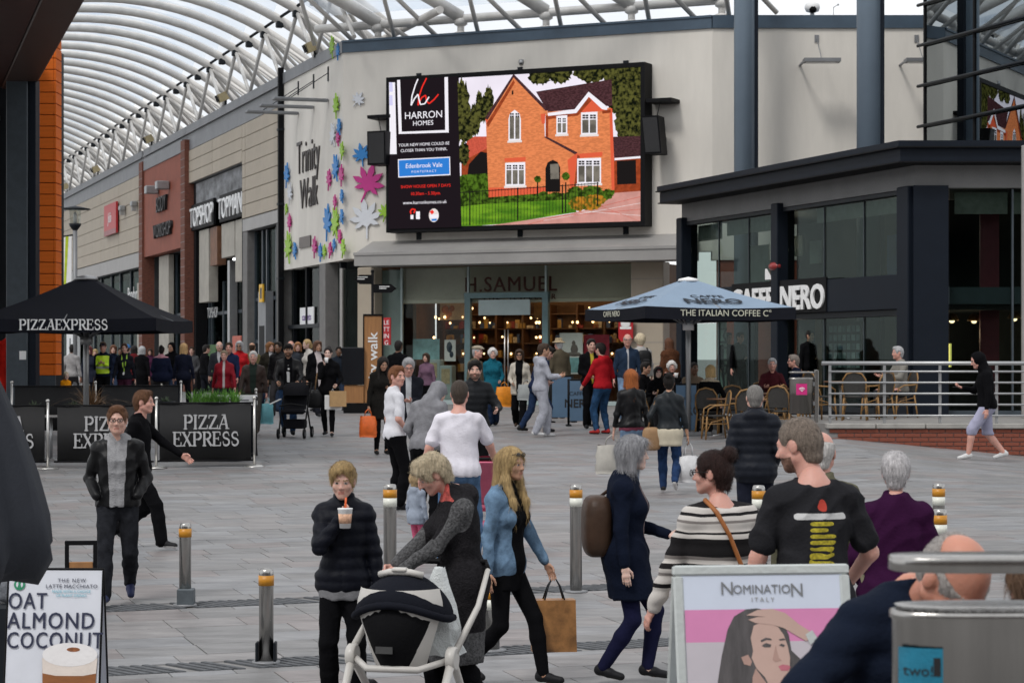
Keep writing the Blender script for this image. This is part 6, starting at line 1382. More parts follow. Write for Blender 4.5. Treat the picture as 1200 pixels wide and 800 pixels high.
# ================================================================== FIGURE BUILDER: blended distance fields -> one smooth skin
BIG = 1e3
class Grid:
    def __init__(s, lo, hi, h):
        s.h = h; s.lo = np.array(lo, float); s.n = np.maximum(4, np.ceil((np.array(hi) - s.lo) / h).astype(int) + 1)
        s.v = np.full(s.n, BIG, np.float32); s.ax = [s.lo[i] + h * np.arange(s.n[i]) for i in range(3)]
    def sub(s, lo, hi):
        a = [max(0, int((lo[i] - s.lo[i]) / s.h)) for i in range(3)]; b = [min(s.n[i], int((hi[i] - s.lo[i]) / s.h) + 2) for i in range(3)]
        if any(b[i] <= a[i] for i in range(3)): return None, None
        sl = tuple(slice(a[i], b[i]) for i in range(3))
        P = np.stack(np.meshgrid(*[s.ax[i][sl[i]] for i in range(3)], indexing='ij'), -1).astype(np.float32)
        return sl, P
    def put(s, sl, d, k, mode=0):
        v = s.v[sl]
        if mode == 0:
            if k <= 0: s.v[sl] = np.minimum(v, d); return
            h = np.clip(.5 + .5 * (v - d) / k, 0, 1); s.v[sl] = v * (1 - h) + d * h - k * h * (1 - h)
        elif mode == 1:   # subtract
            d = -d; h = np.clip(.5 - .5 * (v - d) / max(k, 1e-4), 0, 1); s.v[sl] = v * (1 - h) + d * h + k * h * (1 - h)
        else: s.v[sl] = np.maximum(v, d)
    def cone(s, a, b, ra, rb, k=.02, mode=0, sq=None):
        """rounded cone a->b; sq=(axis, factor) flattens along a unit axis"""
        a, b = np.array(a, np.float32), np.array(b, np.float32); m = max(ra, rb) + k + 2 * s.h
        sl, P = s.sub(np.minimum(a, b) - m, np.maximum(a, b) + m)
        if sl is None: return
        ab = b - a; L2 = max(float(ab @ ab), 1e-9); pa = P - a
        t = np.clip((pa @ ab) / L2, 0, 1); q = pa - t[..., None] * ab; r = ra + (rb - ra) * t
        if sq is not None:
            n_ = np.array(sq[0], np.float32); c = q @ n_; q = q + (c * (sq[1] - 1))[..., None] * n_
        s.put(sl, np.sqrt((q * q).sum(-1)) - r, k, mode)
    def ell(s, c, r, k=.02, mode=0, M=None):
        c = np.array(c, np.float32); r = np.array(r, np.float32); m = float(r.max()) + k + 2 * s.h
        sl, P = s.sub(c - m, c + m)
        if sl is None: return
        q = P - c
        if M is not None: q = q @ M
        k1 = np.sqrt(((q / r) ** 2).sum(-1)); k2 = np.sqrt(((q / (r * r)) ** 2).sum(-1)); s.put(sl, k1 * (k1 - 1) / np.maximum(k2, 1e-6), k, mode)
    def allp(s): return np.stack(np.meshgrid(*s.ax, indexing='ij'), -1).astype(np.float32)
    def cut(s, p, n):   # keep the side against n
        n = np.array(n, float); n /= np.linalg.norm(n); p = np.array(p, float)
        d = (s.ax[0][:, None, None] - p[0]) * n[0] + (s.ax[1][None, :, None] - p[1]) * n[1] + (s.ax[2][None, None, :] - p[2]) * n[2]
        s.v = np.maximum(s.v, d.astype(np.float32))
    def nets(s):
        v = s.v; v = np.pad(v, 1, constant_values=1.); n = np.array(v.shape); ins = v < 0; lo = s.lo - s.h
        c = np.zeros(n - 1, np.int8)
        for i in (0, 1):
            for j in (0, 1):
                for k in (0, 1): c += ins[i:n[0] - 1 + i, j:n[1] - 1 + j, k:n[2] - 1 + k]
        act = (c > 0) & (c < 8); idx = np.argwhere(act); N = len(idx)
        if N == 0: return np.zeros((0, 3)), np.zeros((0, 4), int)
        num = np.full(act.shape, -1, np.int64); num[act] = np.arange(N); acc = np.zeros((N, 3)); cnt = np.zeros(N)
        cor = np.array([(i, j, k) for i in (0, 1) for j in (0, 1) for k in (0, 1)])
        val = np.stack([v[idx[:, 0] + q[0], idx[:, 1] + q[1], idx[:, 2] + q[2]] for q in cor], 1)
        for a in range(8):
            for ax_ in range(3):
                if cor[a][ax_] == 0:
                    b = a + (4, 2, 1)[ax_]; va, vb = val[:, a], val[:, b]; m = (va < 0) != (vb < 0); t = np.where(m, va / np.where(m, va - vb, 1), 0)
                    p = np.repeat(cor[a][None].astype(float), N, 0); p[:, ax_] += t; acc += p * m[:, None]; cnt += m
        V = lo + (idx + acc / cnt[:, None]) * s.h
        Q = []
        for ax_ in range(3):
            u, w = [(1, 2), (2, 0), (0, 1)][ax_]; A = [slice(None)] * 3; B = [slice(None)] * 3; A[ax_] = slice(0, -1); B[ax_] = slice(1, None)
            ia, ib = ins[tuple(A)], ins[tuple(B)]; e = np.argwhere(ia != ib)
            if not len(e): continue
            e = e[(e[:, u] > 0) & (e[:, w] > 0) & (e[:, u] < n[u] - 1) & (e[:, w] < n[w] - 1)]
            fl = ia[e[:, 0], e[:, 1], e[:, 2]]; q = []
            for du, dw in ((1, 1), (0, 1), (0, 0), (1, 0)):
                g = e.copy(); g[:, u] -= du; g[:, w] -= dw; q.append(num[g[:, 0], g[:, 1], g[:, 2]])
            q = np.stack(q, 1); q[~fl] = q[~fl][:, ::-1]; Q.append(q)
        return V, np.concatenate(Q)
def rotm(ax_, a):
    c, s = math.cos(a), math.sin(a)
    return np.array({'x': [[1, 0, 0], [0, c, -s], [0, s, c]], 'y': [[c, 0, s], [0, 1, 0], [-s, 0, c]], 'z': [[c, -s, 0], [s, c, 0], [0, 0, 1]]}[ax_])
def npmesh(name, V, Q, mats, mi=None, smooth=True):
    me = bpy.data.meshes.new(name); n, q = len(V), len(Q); me.vertices.add(n); me.vertices.foreach_set('co', np.ascontiguousarray(V, np.float32).ravel())
    me.loops.add(q * 4); me.loops.foreach_set('vertex_index', np.ascontiguousarray(Q, np.int32).ravel()); me.polygons.add(q)
    me.polygons.foreach_set('loop_start', np.arange(0, q * 4, 4, dtype=np.int32)); me.polygons.foreach_set('loop_total', np.full(q, 4, np.int32))
    for m in (mats if isinstance(mats, (list, tuple)) else [mats]): me.materials.append(m)
    if mi is not None: me.polygons.foreach_set('material_index', np.asarray(mi, np.int32))
    me.polygons.foreach_set('use_smooth', np.full(q, smooth)); me.update(calc_edges=True); return me

# ---- heads (metres, origin mid-head, +y is the face), cached per build and detail
HC = {}
def head(kind, h):
    key = (kind, h)
    if key in HC: return HC[key]
    f = {'m': 1., 'f': .94, 'c': .93}[kind]; g = Grid((-.11, -.13, -.26), (.11, .14, .15), h); jw = {'m': 1., 'f': .86, 'c': .82}[kind]
    g.ell((0, -.014, .035), (.077, .097, .088), 0); g.ell((0, .025, -.022), (.063 * (.5 + .5 * jw), .068, .085), .03)
    for s_ in (-1, 1):
        g.cone((s_ * .05 * jw, .0, -.055), (s_ * .012, .058, -.092), .026, .022, .025); g.ell((s_ * .04, .058, -.028), (.024, .024, .024), .02)
        g.ell((s_ * .078, -.012, -.004), (.011, .022, .034), .008); g.ell((s_ * .032, .101, .003), (.020, .018, .014), .012, 1)
    g.ell((0, .062, -.094), (.024 * (.6 + .4 * jw), .022, .02), .015); g.cone((-.034, .078, .02), (.034, .078, .02), .012, .012, .018)
    for s_ in (-1, 1): g.ell((s_ * .031, .077, .002), (.0135, .0135, .0115), .003)
    nl = {'m': 1., 'f': .85, 'c': .75}[kind]
    g.cone((0, .084, .012), (0, .088 + .022 * nl, -.03), .008, .0125 * nl, .01); 
    for s_ in (-1, 1): g.ell((s_ * .011, .093 + .006 * nl, -.034), (.008, .010, .008), .006)
    g.cone((-.020, .082, -.059), (.020, .082, -.059), .0075, .0075, .006); g.cone((-.017, .081, -.070), (.017, .081, -.070), .0085, .0085, .006)
    g.ell((0, .098, -.0645), (.024, .006, .0018), .003, 1)
    nr = {'m': .058, 'f': .046, 'c': .043}[kind]
    g.cone((0, -.02, -.06), (0, -.05, -.21), nr * .95, nr * 1.08, .03); g.cut((0, 0, -.235), (0, 0, -1))
    V, Q = g.nets(); C = V[Q].mean(1); x, y, z = np.abs(C[:, 0]), C[:, 1], C[:, 2]; mi = np.zeros(len(Q), int)
    mi[(x < .019) & (y > .078) & (z > -.0755) & (z < -.056)] = 1
    mi[(x > .012) & (x < .047) & (y > .066) & (z > .017) & (z < .027)] = 4
    de = np.sqrt((x - .031) ** 2 + (z - .002) ** 2); mi[(de < .012) & (y > .07) & (np.abs(z - .002) < .0072)] = 2; mi[(de < .0062) & (y > .07)] = 3
    be = ((y > .01) & (z < -.045) & (z > -.125) & ~((x < .018) & (z > -.078) & (z < -.055)) & (mi != 1)); 
    HC[key] = (V * f, Q, mi, be); return HC[key]
# ---- hand (right hand, fingers along -z, palm toward -x ... thumb forward +y)
HN = {}
def hand(curl, h):
    key = (curl, h)
    if key in HN: return HN[key]
    g = Grid((-.075, -.07, -.21), (.05, .08, .05), h)
    g.cone((0, 0, .035), (0, 0, -.01), .027, .026, .01, sq=((1, 0, 0), 1.25)); g.cone((0, -.018, -.03), (0, .022, -.03), .019, .019, .012, sq=((1, 0, 0), 1.25)); g.cone((0, -.022, -.075), (0, .026, -.078), .0155, .016, .012, sq=((1, 0, 0), 1.2))
    for y_ in (-.019, .0, .022): g.cone((0, y_ * .8, -.02), (0, y_, -.082), .0165, .0135, .008, sq=((1, 0, 0), 1.15))
    c = {'open': .12, 'relax': .5, 'grip': 1.35}[curl]
    for i, (y, l) in enumerate(((-.030, .058), (-.011, .074), (.009, .080), (.028, .072))):
        p = np.array((0, y, -.088)); a = c * (.55 + .08 * (3 - i)); seg = (.46, .31, .23); r_ = .0095 - .0005 * abs(i - 2); ang = a * .6
        for j, sg in enumerate(seg):
            d = np.array((-math.sin(ang), (y) * .6, -math.cos(ang))); d /= np.linalg.norm(d); q = p + d * l * sg * 1.05; g.cone(p, q, r_, r_ * .93, .002 if j == 0 else .004); p = q; r_ *= .93; ang += a
    g.cone((-.004, .026, -.02), (-.018, .05, -.05), .0135, .0115, .01); e = (-.018, .05, -.05); m = (-.03, .054, -.078) if curl != 'grip' else (-.045, .04, -.072); g.cone(e, m, .011, .0095, .004); g.cone(m, (m[0] - .012, m[1] - (.004 if curl != 'grip' else .02), m[2] - .018), .0095, .008, .003)
    HN[key] = g.nets(); return HN[key]
# ---- hair in head space
HRC = {}
def hair(style, h, kind):
    key = (style, h, kind)
    if key in HRC: return HRC[key]
    f = {'m': 1., 'f': .94, 'c': .93}[kind]; g = Grid((-.19, -.22, -.5 if style in ('long', 'longback') else -.24), (.19, .19, .25), h); o = {'crop': .008, 'short': .016, 'quiff': .018, 'curls': .034, 'bob': .026, 'bun': .015, 'long': .022, 'longback': .022, 'fringe': .009, 'pony': .016, 'tousled': .026}.get(style, .014)
    cap = lambda k=0: g.ell((0, -.016, .037), (.077 + o, .097 + o, .088 + o), k)
    cap()
    if style in ('short', 'quiff', 'crop', 'tousled', 'curls', 'bun', 'fringe', 'pony'): g.cone((0, -.055, -.01), (0, -.058, -.055), .062 + o * .7, .052 + o * .5, .03)
    if style == 'quiff': g.cone((-.05, .06, .10), (.055, .07, .085), .03, .026, .03); g.ell((.03, .085, .07), (.04, .022, .03), .02)
    if style == 'short': g.cone((-.035, .05, .105), (.04, .055, .10), .026, .026, .03)
    if style == 'tousled': 
        for p in ((-.05, .04, .11), (.04, .05, .11), (.06, -.01, .1), (-.06, -.03, .1), (0, -.06, .11), (.05, -.07, .06), (-.05, -.08, .05), (.06, .07, .075), (-.055, .07, .07)): g.ell(p, (.042, .042, .036), .02)
    if style == 'curls':
        r_ = random.Random(4)
        for i in range(60):
            a, b = r_.uniform(0, 6.28), r_.uniform(-.5, 1.4); d = np.array((math.cos(a) * math.cos(b), math.sin(a) * math.cos(b), math.sin(b)))
            if d[1] > .45 and d[2] < .55: continue
            g.ell(np.array((0, -.014, .03)) + d * np.array((.098, .112, .108)), (.028, .028, .028), .012)
    if style == 'bob':
        for s_ in (-1, 1): g.cone((s_ * .072, -.01, .05), (s_ * .083, .0, -.11), .034, .030, .03); g.cone((s_ * .05, -.07, .04), (s_ * .06, -.075, -.125), .045, .034, .04)
        g.cone((0, -.09, .02), (0, -.085, -.125), .05, .038, .04); g.cone((-.05, .07, .095), (.05, .075, .09), .026, .024, .03)
    if style in ('long', 'longback'):
        for s_ in (-1, 1):
            g.cone((s_ * .068, -.005, .05), (s_ * .082, .0, -.12), .030, .034, .03)
            if style == 'long': g.cone((s_ * .082, .0, -.12), (s_ * .085, .075, -.30), .036, .026, .03); g.cone((s_ * .085, .075, -.28), (s_ * .075, .09, -.42), .028, .010, .02)
            g.cone((s_ * .05, -.075, .04), (s_ * .065, -.115, -.32), .046, .042, .04)
        g.cone((0, -.09, .03), (0, -.125, -.34), .055, .045, .04); g.cone((0, -.12, -.32), (.01, -.13, -.43), .06, .018, .04)
    if style == 'bun': g.ell((0, -.105, .115), (.05, .048, .048), .006)
    if style == 'pony': g.cone((0, -.11, .04), (0, -.14, -.02), .025, .032, .015); g.cone((0, -.14, -.02), (0, -.12, -.17), .034, .012, .02)
    # face opening, ears, neck
    if style == 'fringe':
        g.cut((0, 0, .055), (0, .15, 1)); fz = .0
    hl = {'bob': .074, 'quiff': .078, 'curls': .078, 'fringe': .02}.get(style, .084)
    g.ell((0, .125, hl - .112), (.074 if style not in ('bob', 'long') else .066, .115, .112), .012, 1)
    if style in ('short', 'quiff', 'crop', 'fringe', 'bun', 'tousled', 'pony'):
        for s_ in (-1, 1): g.ell((s_ * .088, .0, -.012), (.026, .034, .045), .006, 1)
        g.cut((0, -.05, -.085), (0, .3, -1)); 
        sl, P = g.sub((-.2, -.05, -.25), (.2, .2, -.02)); g.put(sl, -(P[..., 2] * -1 - .02 + (P[..., 1]) * -.6 ) if False else np.where((P[..., 2] < -.028) & (P[..., 1] > -.035), 1., -1.), 0, 2)
    if style in ('bob',): g.cut((0, 0, -.128), (0, 0, -1))
    if style == 'curls': g.cut((0, 0, -.085), (0, .3, -1))
    P = g.allp(); st = np.sin(P[..., 0] * 260 + 3 * np.sin(P[..., 2] * 26)) * np.sin(P[..., 1] * 240 + 2 * np.sin(P[..., 2] * 34 + 1))
    g.v += (.0035 if style not in ('crop', 'fringe') else .001) * st
    V, Q = g.nets(); HRC[key] = (V * f, Q); return HRC[key]
def strands(V, Q, style, n):
    g = np.random.default_rng(len(V)); A, B, C, D_ = (V[Q[:, i]] for i in range(4)); N = np.cross(C - A, D_ - B); ar = np.linalg.norm(N, axis=1) + 1e-12; N /= ar[:, None]; out = N[:, 2] > -.6
    i = g.choice(len(Q), n, p=np.where(out, ar, 0) / np.where(out, ar, 0).sum()); w = g.dirichlet((1, 1, 1, 1), n); p = np.einsum('nk,nkc->nc', w, V[Q[i]]); nn = N[i]
    long_ = style in ('long', 'longback', 'bob'); base = np.tile(np.array((0, -.25 if not long_ else 0, -1.)), (n, 1)) + g.normal(0, .25 if long_ else .45, (n, 3))
    if style in ('quiff', 'short', 'crop', 'fringe', 'tousled'): base += np.where((p[:, 2] > .07)[:, None], np.array((.3, .9, 1.)), 0)
    if style in ('curls', 'tousled'): base += g.normal(0, .8, (n, 3))
    t = base - (base * nn).sum(1)[:, None] * nn; t /= np.linalg.norm(t, axis=1)[:, None] + 1e-9; s_ = np.cross(nn, t); L = (g.uniform(.035, .09, n) if long_ else g.uniform(.012, .035, n) if style not in ('crop', 'fringe') else g.uniform(.004, .010, n)); lift = g.uniform(.0, .22 if long_ else .5, n); hw = g.uniform(.0008, .0019, n)
    rows = []
    for k in range(4):
        f = k / 3; q = p + nn * (.001 + lift * L * f * (1 - .4 * f))[:, None] + t * (L * f)[:, None] + np.array((0, 0, -1.)) * (L * .15 * f * f)[:, None]; a = (hw * (1 - .75 * f))[:, None] * s_; rows += [q - a, q + a]
    R_ = np.stack(rows, 1).reshape(-1, 3); o = np.arange(n)[:, None] * 8; qs = np.concatenate([o + np.array([[2 * k, 2 * k + 1, 2 * k + 3, 2 * k + 2]]) for k in range(3)]); return np.concatenate([V, R_]), np.concatenate([Q, qs + len(V)])
def cloth(kind, c):
    key = '%s_%02x%02x%02x' % ((kind,) + tuple(int(min(1, x) * 255) for x in c)) + '_%d' % (sum(c) * 1e4)
    K = dict(cotton=dict(rough=.9, var=.12, scale=5, bump=.10, bscale=60, spec=.06), knit=dict(rough=.95, var=.22, scale=9, bump=.25, bscale=90, spec=.1), denim=dict(rough=.9, spec=.08, var=.5, scale=9, bump=.12, bscale=110), leather=dict(rough=.45, spec=.2, var=.25, scale=6, bump=.08, bscale=24), puffer=dict(rough=.55, spec=.12, var=.12, scale=8, bump=.12, bscale=22),
             wool=dict(rough=1., var=.35, scale=45, bump=.3, bscale=80, spec=.08), skin=dict(rough=.5, var=.09, scale=9, bump=.05, bscale=90, sss=.12), hair=dict(rough=.6, spec=.25, var=.4, scale=9, bump=.4, bscale=30, stretch=(9, 9, 1.6)), shoe=dict(rough=.6, spec=.2, var=.15, scale=12, bump=.05), fur=dict(rough=1., spec=.1, var=.5, scale=30, bump=.6, bscale=60), plastic=dict(rough=.35, var=.08, scale=6, bump=.08, bscale=20), tweed=dict(rough=1, spec=.1, var=.7, scale=60, bump=.3, bscale=100))[kind]
    return mat(key, c, **K)
SKIN = dict(fair=(.56, .33, .26), pink=(.56, .29, .23), tan=(.42, .23, .15), brown=(.17, .085, .05), pale=(.62, .42, .35))
# ---- shoe mesh shared by everyone (length .27, toe along +y)
def shoemesh(kind):
    g = Grid((-.06, -.1, -.01), (.06, .22, .2), .010)
    g.cone((0, -.035, .045), (0, .05, .045), .038, .04, .02); g.cone((0, .05, .04), (0, .15, .032), .041, .034, .02, sq=((0, 0, 1), 1.1)); g.cone((0, -.03, .05), (0, -.015, .17 if kind == 'boot' else .085), .037, .036, .03)
    g.cut((0, 0, .0), (0, 0, -1)); V, Q = g.nets(); C = V[Q].mean(1); return V, Q, (C[:, 2] < .022).astype(int)
SHOE = {}
def getshoe(kind, m0, m1):
    key = (kind, m0.name, m1.name)
    if key not in SHOE:
        if kind not in SHOE: SHOE[kind] = shoemesh(kind)
        V, Q, mi = SHOE[kind]; SHOE[key] = npmesh('shoe', V, Q, [m0, m1], mi)
    return SHOE[key]
def ik(a, t, l1, l2, hint):
    a, t = np.array(a, float), np.array(t, float); d = t - a; L = np.linalg.norm(d); 
    if L > (l1 + l2) * .995: t = a + d / L * (l1 + l2) * .995; d = t - a; L = np.linalg.norm(d)
    u = d / L; x = (l1 * l1 - l2 * l2 + L * L) / (2 * L); hgt = math.sqrt(max(l1 * l1 - x * x, 0)); hn = np.array(hint, float); hn -= (hn @ u) * u; hn /= np.linalg.norm(hn) + 1e-9
    return a + u * x + hn * hgt, t
ARMS = dict(down=(.27, .04, .79), swf=(.25, .22, .86), swb=(.27, -.19, .83), pocket=(.178, .125, .955), phone=(.07, .30, 1.20), mouth=(.03, .17, 1.44), push=(.17, .44, 1.04), bag=(.27, .05, .79), fold=(.02, .24, 1.13), chest=(.06, .25, 1.22), table=(.16, .36, .80), out=(.42, .30, 1.12), hip=(.2, -.05, 1.0))
LEGS = dict(stand=((-.10, .0, .08), (.10, .02, .08), 0.), walkr=((-.09, -.27, .15), (.09, .27, .085), .03), walkl=((-.09, .27, .085), (.09, -.27, .15), .03), sit=((-.11, .40, .08), (.11, .43, .08), 0.), wide=((-.16, 0, .08), (.16, .03, .08), .01), step=((-.08, -.14, .09), (.09, .14, .08), .01), stepl=((-.09, .14, .08), (.08, -.14, .09), .01))
PEOPLE = 'people in the square'
def person(lab, px, D, H=1.72, face=180, kind='m', skin='fair', hairs='short', hc=(.05, .03, .02), top='jacket', tc=(.03, .03, .035), tk='cotton', bot='trousers', bc=(.02, .022, .03), bk='cotton', legs='stand', al='down', ar='down', lean=0., twist=0., hy=0., hp=0., build=1., belly=0., openc=None, ow=.05, shoe=((.02, .02, .02), (.02, .02, .02)), shoek='shoe',
           hood=None, beard=None, collar=True, hem=None, mask=None, extra=None, g=None, X=None, fat=.0, sleeve=1., arml=None, hl='relax', hr='relax', nohead=False, cat='person', name='person', group=PEOPLE, hipz=None, eh=(.6, -1., -.4), botlen=1., noface=False, shirt=None, skirt=None, puff=0., tmat=None, sole=None, h0=None, ehl=None, ehr=None):
    """face: compass turn of the figure, 180 looks at the viewer, 0 away, 90 to the viewer's right... (degrees, world angle from +Y clockwise)"""
    s = H / 1.75; X = xat(px, D) if X is None else X; g = float(gz(X, D)) if g is None else g
    vox = h0 or (.0125 if D < 17 else .016 if D < 24 else .02 if D < 34 else .026 if D < 50 else .03); vh = (.0055 if D < 8 else .0072 if D < 24 else .010 if D < 36 else .014)
    vn = (.006 if D < 24 else .0085 if D < 36 else .012)
    vox /= s ** .5
    W_ = build * (1. if kind == 'm' else .9); sit = legs == 'sit' or (isinstance(legs, str) and legs.startswith('sit'))
    lg = LEGS[legs] if isinstance(legs, str) else legs
    pz = (hipz if hipz is not None else (.53 if sit else .93 - lg[2])); pel = np.array((0, 0, pz)); Rt = rotm('x', -lean) ; Rs = Rt @ rotm('z', twist)
    T = lambda p: pel + Rt @ np.array(p, float)
    def Ts(p): return pel + Rs @ np.array(p, float)
    sw = (.168 if kind == 'm' else .148 if kind == 'f' else .150) * (1 + .35 * (build - 1))
    sh = [Ts((-sw, 0, .478)), Ts((sw, 0, .478))]; nb_ = Ts((0, 0, .545)); hipj = [pel + (-.088 * W_, 0, -.03), pel + (.088 * W_, 0, -.03)]
    Rh = Rs @ rotm('z', hy) @ rotm('x', -hp); hc0 = Ts((0, .03, .545)) + Rh @ np.array((0, .03, .175)); 
    arms = []; 
    for i, a in enumerate((al, ar)):
        t = np.array(ARMS[a] if isinstance(a, str) else a, float); 
        if isinstance(a, str):
            if sit and a in ('down',): t = np.array((.2, .22, .68))
            t[0] = (t[0] + (build - 1) * .16 * (a in ('down', 'swf', 'swb', 'bag'))) * (-1 if i == 0 else 1)
        hn = np.array((eh[0] * (-1 if i == 0 else 1), eh[1], eh[2])) if (ehl, ehr)[i] is None else np.array((ehl, ehr)[i])
        e, w = ik(sh[i], t, .29, .25, hn); arms.append((sh[i], e, w))
    lgs = []
    for i in (0, 1): k_, a_ = ik(hipj[i], lg[i], .425, .415, (.12 * (-1 if i == 0 else 1), 1, .3 if sit else .05)); lgs.append((hipj[i], k_, a_))
    allp = np.array([pel, nb_, hc0] + [p for a in arms for p in a] + [p for l in lgs for p in l]); lo = allp.min(0) - .26; hi = allp.max(0) + .26; lo[2] = min(lo[2], 0)
    mk = lambda h: Grid(lo, hi, h)
    RsT = Rs
    def torso(G, o, k=.05, hips=True, ho=0.):
        f = 1 if kind == 'm' else .93
        if hips: G.ell(pel + Rt @ np.array((0, -.012, .0)), np.array((.165 * W_ * (1 if kind == 'm' else 1.12), .118 * (1 + fat), .135)) + o + ho, k, 0, Rt)
        G.ell(T((0, .0, .17)), np.array((.142 * W_ * (1 if kind == 'm' else .97), .102 * (1 + fat), .16)) + o, k, 0, Rt)
        G.ell(Ts((0, .0, .345)), np.array((.158 * W_, .112 * (1 + fat * .5), .175)) + o, k, 0, Rs)
        if belly: G.ell(T((0, .05 + belly * .25, .13)), np.array((.14 * W_, .09 + belly, .15)) + o, .06, 0, Rt)
        if kind == 'f':
            for q in (-1, 1): G.ell(Ts((q * .07, .085, .34)), np.array((.062, .058, .06)) + o * .8, .04, 0, Rs)
        for q in (-1, 1): G.cone(Ts((0, -.015, .505)), Ts((q * sw * .93, -.006, .468)), .062 + o, .056 + o, .04)
        G.cone(Ts((0, -.02, .46)), Ts((0, .0, .575)), .078 + o * .6, .055 + o * .5, .05)
    af = (1. if kind == 'm' else .84) * (.6 + .4 * build)
    def arm(G, i, o, frac=1., k=.03, flare=0.):
        a, e, w = arms[i]
        if frac >= .55:
            G.cone(a, e, .049 * af + o, .039 * af + o, k); f = (frac - .55) / .45; q = e + (w - e) * min(f, 1.04); G.cone(e, q, .039 * af + o, .039 * af - .010 * af * f + o * (1 - .25 * f) + flare, k * .7)
        else: G.cone(a, a + (e - a) * frac / .55, .050 * af + o, .046 * af + o + flare, k)
    lf = (.75 + .25 * build) * (1 if kind == 'm' else .95)
    def leg(G, i, o, frac=1., k=.035, flare=0.):
        a, kn, an = lgs[i]
        if frac > .5:
            G.cone(a, kn, .088 * lf + o * .7, .058 * lf + o, k); f = (frac - .5) / .5; c = kn + (an - kn) * .35; G.cone(kn, c if f > .35 else kn + (an - kn) * f, .056 * lf + o, .058 * lf + o, .02)
            if f > .35: G.cone(c, kn + (an - kn) * f, .058 * lf + o, .04 + o + flare, .02)
        else: G.cone(a, a + (kn - a) * frac * 2, .088 * lf + o, .07 * lf + o + flare, k)
    VV = []; QQ = []; MM = []; off = 0
    def join(V, Q, M):
        nonlocal off
        VV.append(V); QQ.append(Q + off); MM.append(M); off += len(V)
    # body: torso, limbs and neck in one field
    G = mk(max(vox, .02)); torso(G, 0.); 
    for i in (0, 1): arm(G, i, 0.); leg(G, i, 0.); G.cone(lgs[i][2], lgs[i][2] + (0, .05, -.045), .028, .022, .02)
    V, Q = G.nets(); join(V, Q, np.zeros(len(Q), int))
    hs = 1.0 if kind != 'c' else 1.12 * (1.52 / H) ** .5
    if not nohead:
        V, Q, mi, be = head(kind, vh); mi = mi.copy()
        if beard: mi[be] = 5
        join(hc0 + (V * hs) @ Rh.T, Q, mi)
    for i in (0, 1):
        cu = hl if i == 0 else hr
        if cu is None or (al, ar)[i] == 'pocket': continue
        V, Q = hand(cu, vn); d = arms[i][2] - arms[i][1]; d /= np.linalg.norm(d); sgn = -1 if i == 0 else 1
        V = V.copy(); 
        if i == 0: V[:, 0] *= -1; Q = Q[:, ::-1]
        zx = -d; inn = np.array((-sgn, 0, 0.)) ; yv = np.cross(zx, -inn * sgn) if False else np.array((0, 1., .3)); yv = yv - (yv @ zx) * zx
        if np.linalg.norm(yv) < .3: yv = np.array((0, 0, 1.)) - zx[2] * zx
        yv /= np.linalg.norm(yv); xv = np.cross(yv, zx); M = np.stack([xv, yv, zx], 1); join(arms[i][2] + d * .015 + (V * (.93 if kind == 'm' else .82 if kind == 'f' else .72)) @ M.T, Q, np.zeros(len(Q), int))
    sc = SKIN[skin] if isinstance(skin, str) else skin
    m_sk = cloth('skin', sc); hcol = hc if beard is None or beard is True else beard
    ms = [m_sk, cloth('skin', (sc[0] * .82, sc[1] * .62, sc[2] * .62)), mat('eye_white', (.36, .33, .31), .25, var=.02, bump=0), mat('eye_iris', (.03, .022, .018), .15, var=.1, bump=0), cloth('hair', tuple(c * .6 for c in hc)), cloth('hair', tuple(.5 * c + .5 * d * .55 for c, d in zip(hcol, sc)))]
    if noface or cat == 'mannequin': ms = [m_sk] * 6
    me = npmesh('person', np.concatenate(VV) * s, np.concatenate(QQ), ms, np.concatenate(MM))
    o = link(name, me, None, (X, D, g), -R(face)); tag(o, lab, cat, group)
    rr_ = random.Random(int(px * 7 + D * 13))
    # ---------------- garments
    def fold(Gr, amp, sc_=1.):
        P = Gr.allp(); ph_ = [rr_.uniform(0, 6) for _ in range(8)]; x, y, z = P[..., 0] * sc_, P[..., 1] * sc_, P[..., 2] * sc_
        wx = x + .035 * np.sin(z * 13 + ph_[0]) ; wz = z + .05 * np.sin(x * 15 + ph_[1]) + .04 * np.sin(y * 17 + ph_[2])
        cr_ = lambda t: 1.3 - 2.2 * np.abs(np.sin(t * .5)) ** .7
        w = cr_(wz * 46 + wx * 30 + ph_[3]) * np.clip(np.sin(x * 11 + z * 5 + ph_[4]) + .3, 0, 1) + cr_(wz * 40 - wx * 38 + y * 20 + ph_[5]) * np.clip(np.sin(y * 9 - z * 6 + ph_[6]) + .3, 0, 1) + .5 * np.sin(wx * 62 + y * 48 + z * 9 + ph_[7])
        Gr.v -= (amp * .8 * w).astype(np.float32)
    def finish(Gr, nm, mats, mfn=None):
        V, Q = Gr.nets()
        if not len(Q): return None
        mi = None
        if mfn is not None:
            C = V[Q].mean(1); mi = np.asarray(mfn(C)); E_ = np.concatenate([Q[:, [k, (k + 1) % 4]] for k in range(4)]); E_.sort(1); fi = np.tile(np.arange(len(Q)), 4); od = np.lexsort((E_[:, 1], E_[:, 0])); E_ = E_[od]; fi = fi[od]
            sm_ = (E_[1:] == E_[:-1]).all(1) & (mi[fi[1:]] != mi[fi[:-1]]); B_ = E_[1:][sm_]
            if len(B_):
                for _ in range(4):
                    ac = np.zeros_like(V); ct = np.zeros(len(V)); np.add.at(ac, B_[:, 0], V[B_[:, 1]]); np.add.at(ac, B_[:, 1], V[B_[:, 0]]); np.add.at(ct, B_.ravel(), 1); k_ = ct > 1; V[k_] = .45 * V[k_] + .55 * ac[k_] / ct[k_][:, None]
        return link(nm, npmesh(nm, V * s, Q, mats, mi), o)
    mt = tmat or cloth(tk, tc)
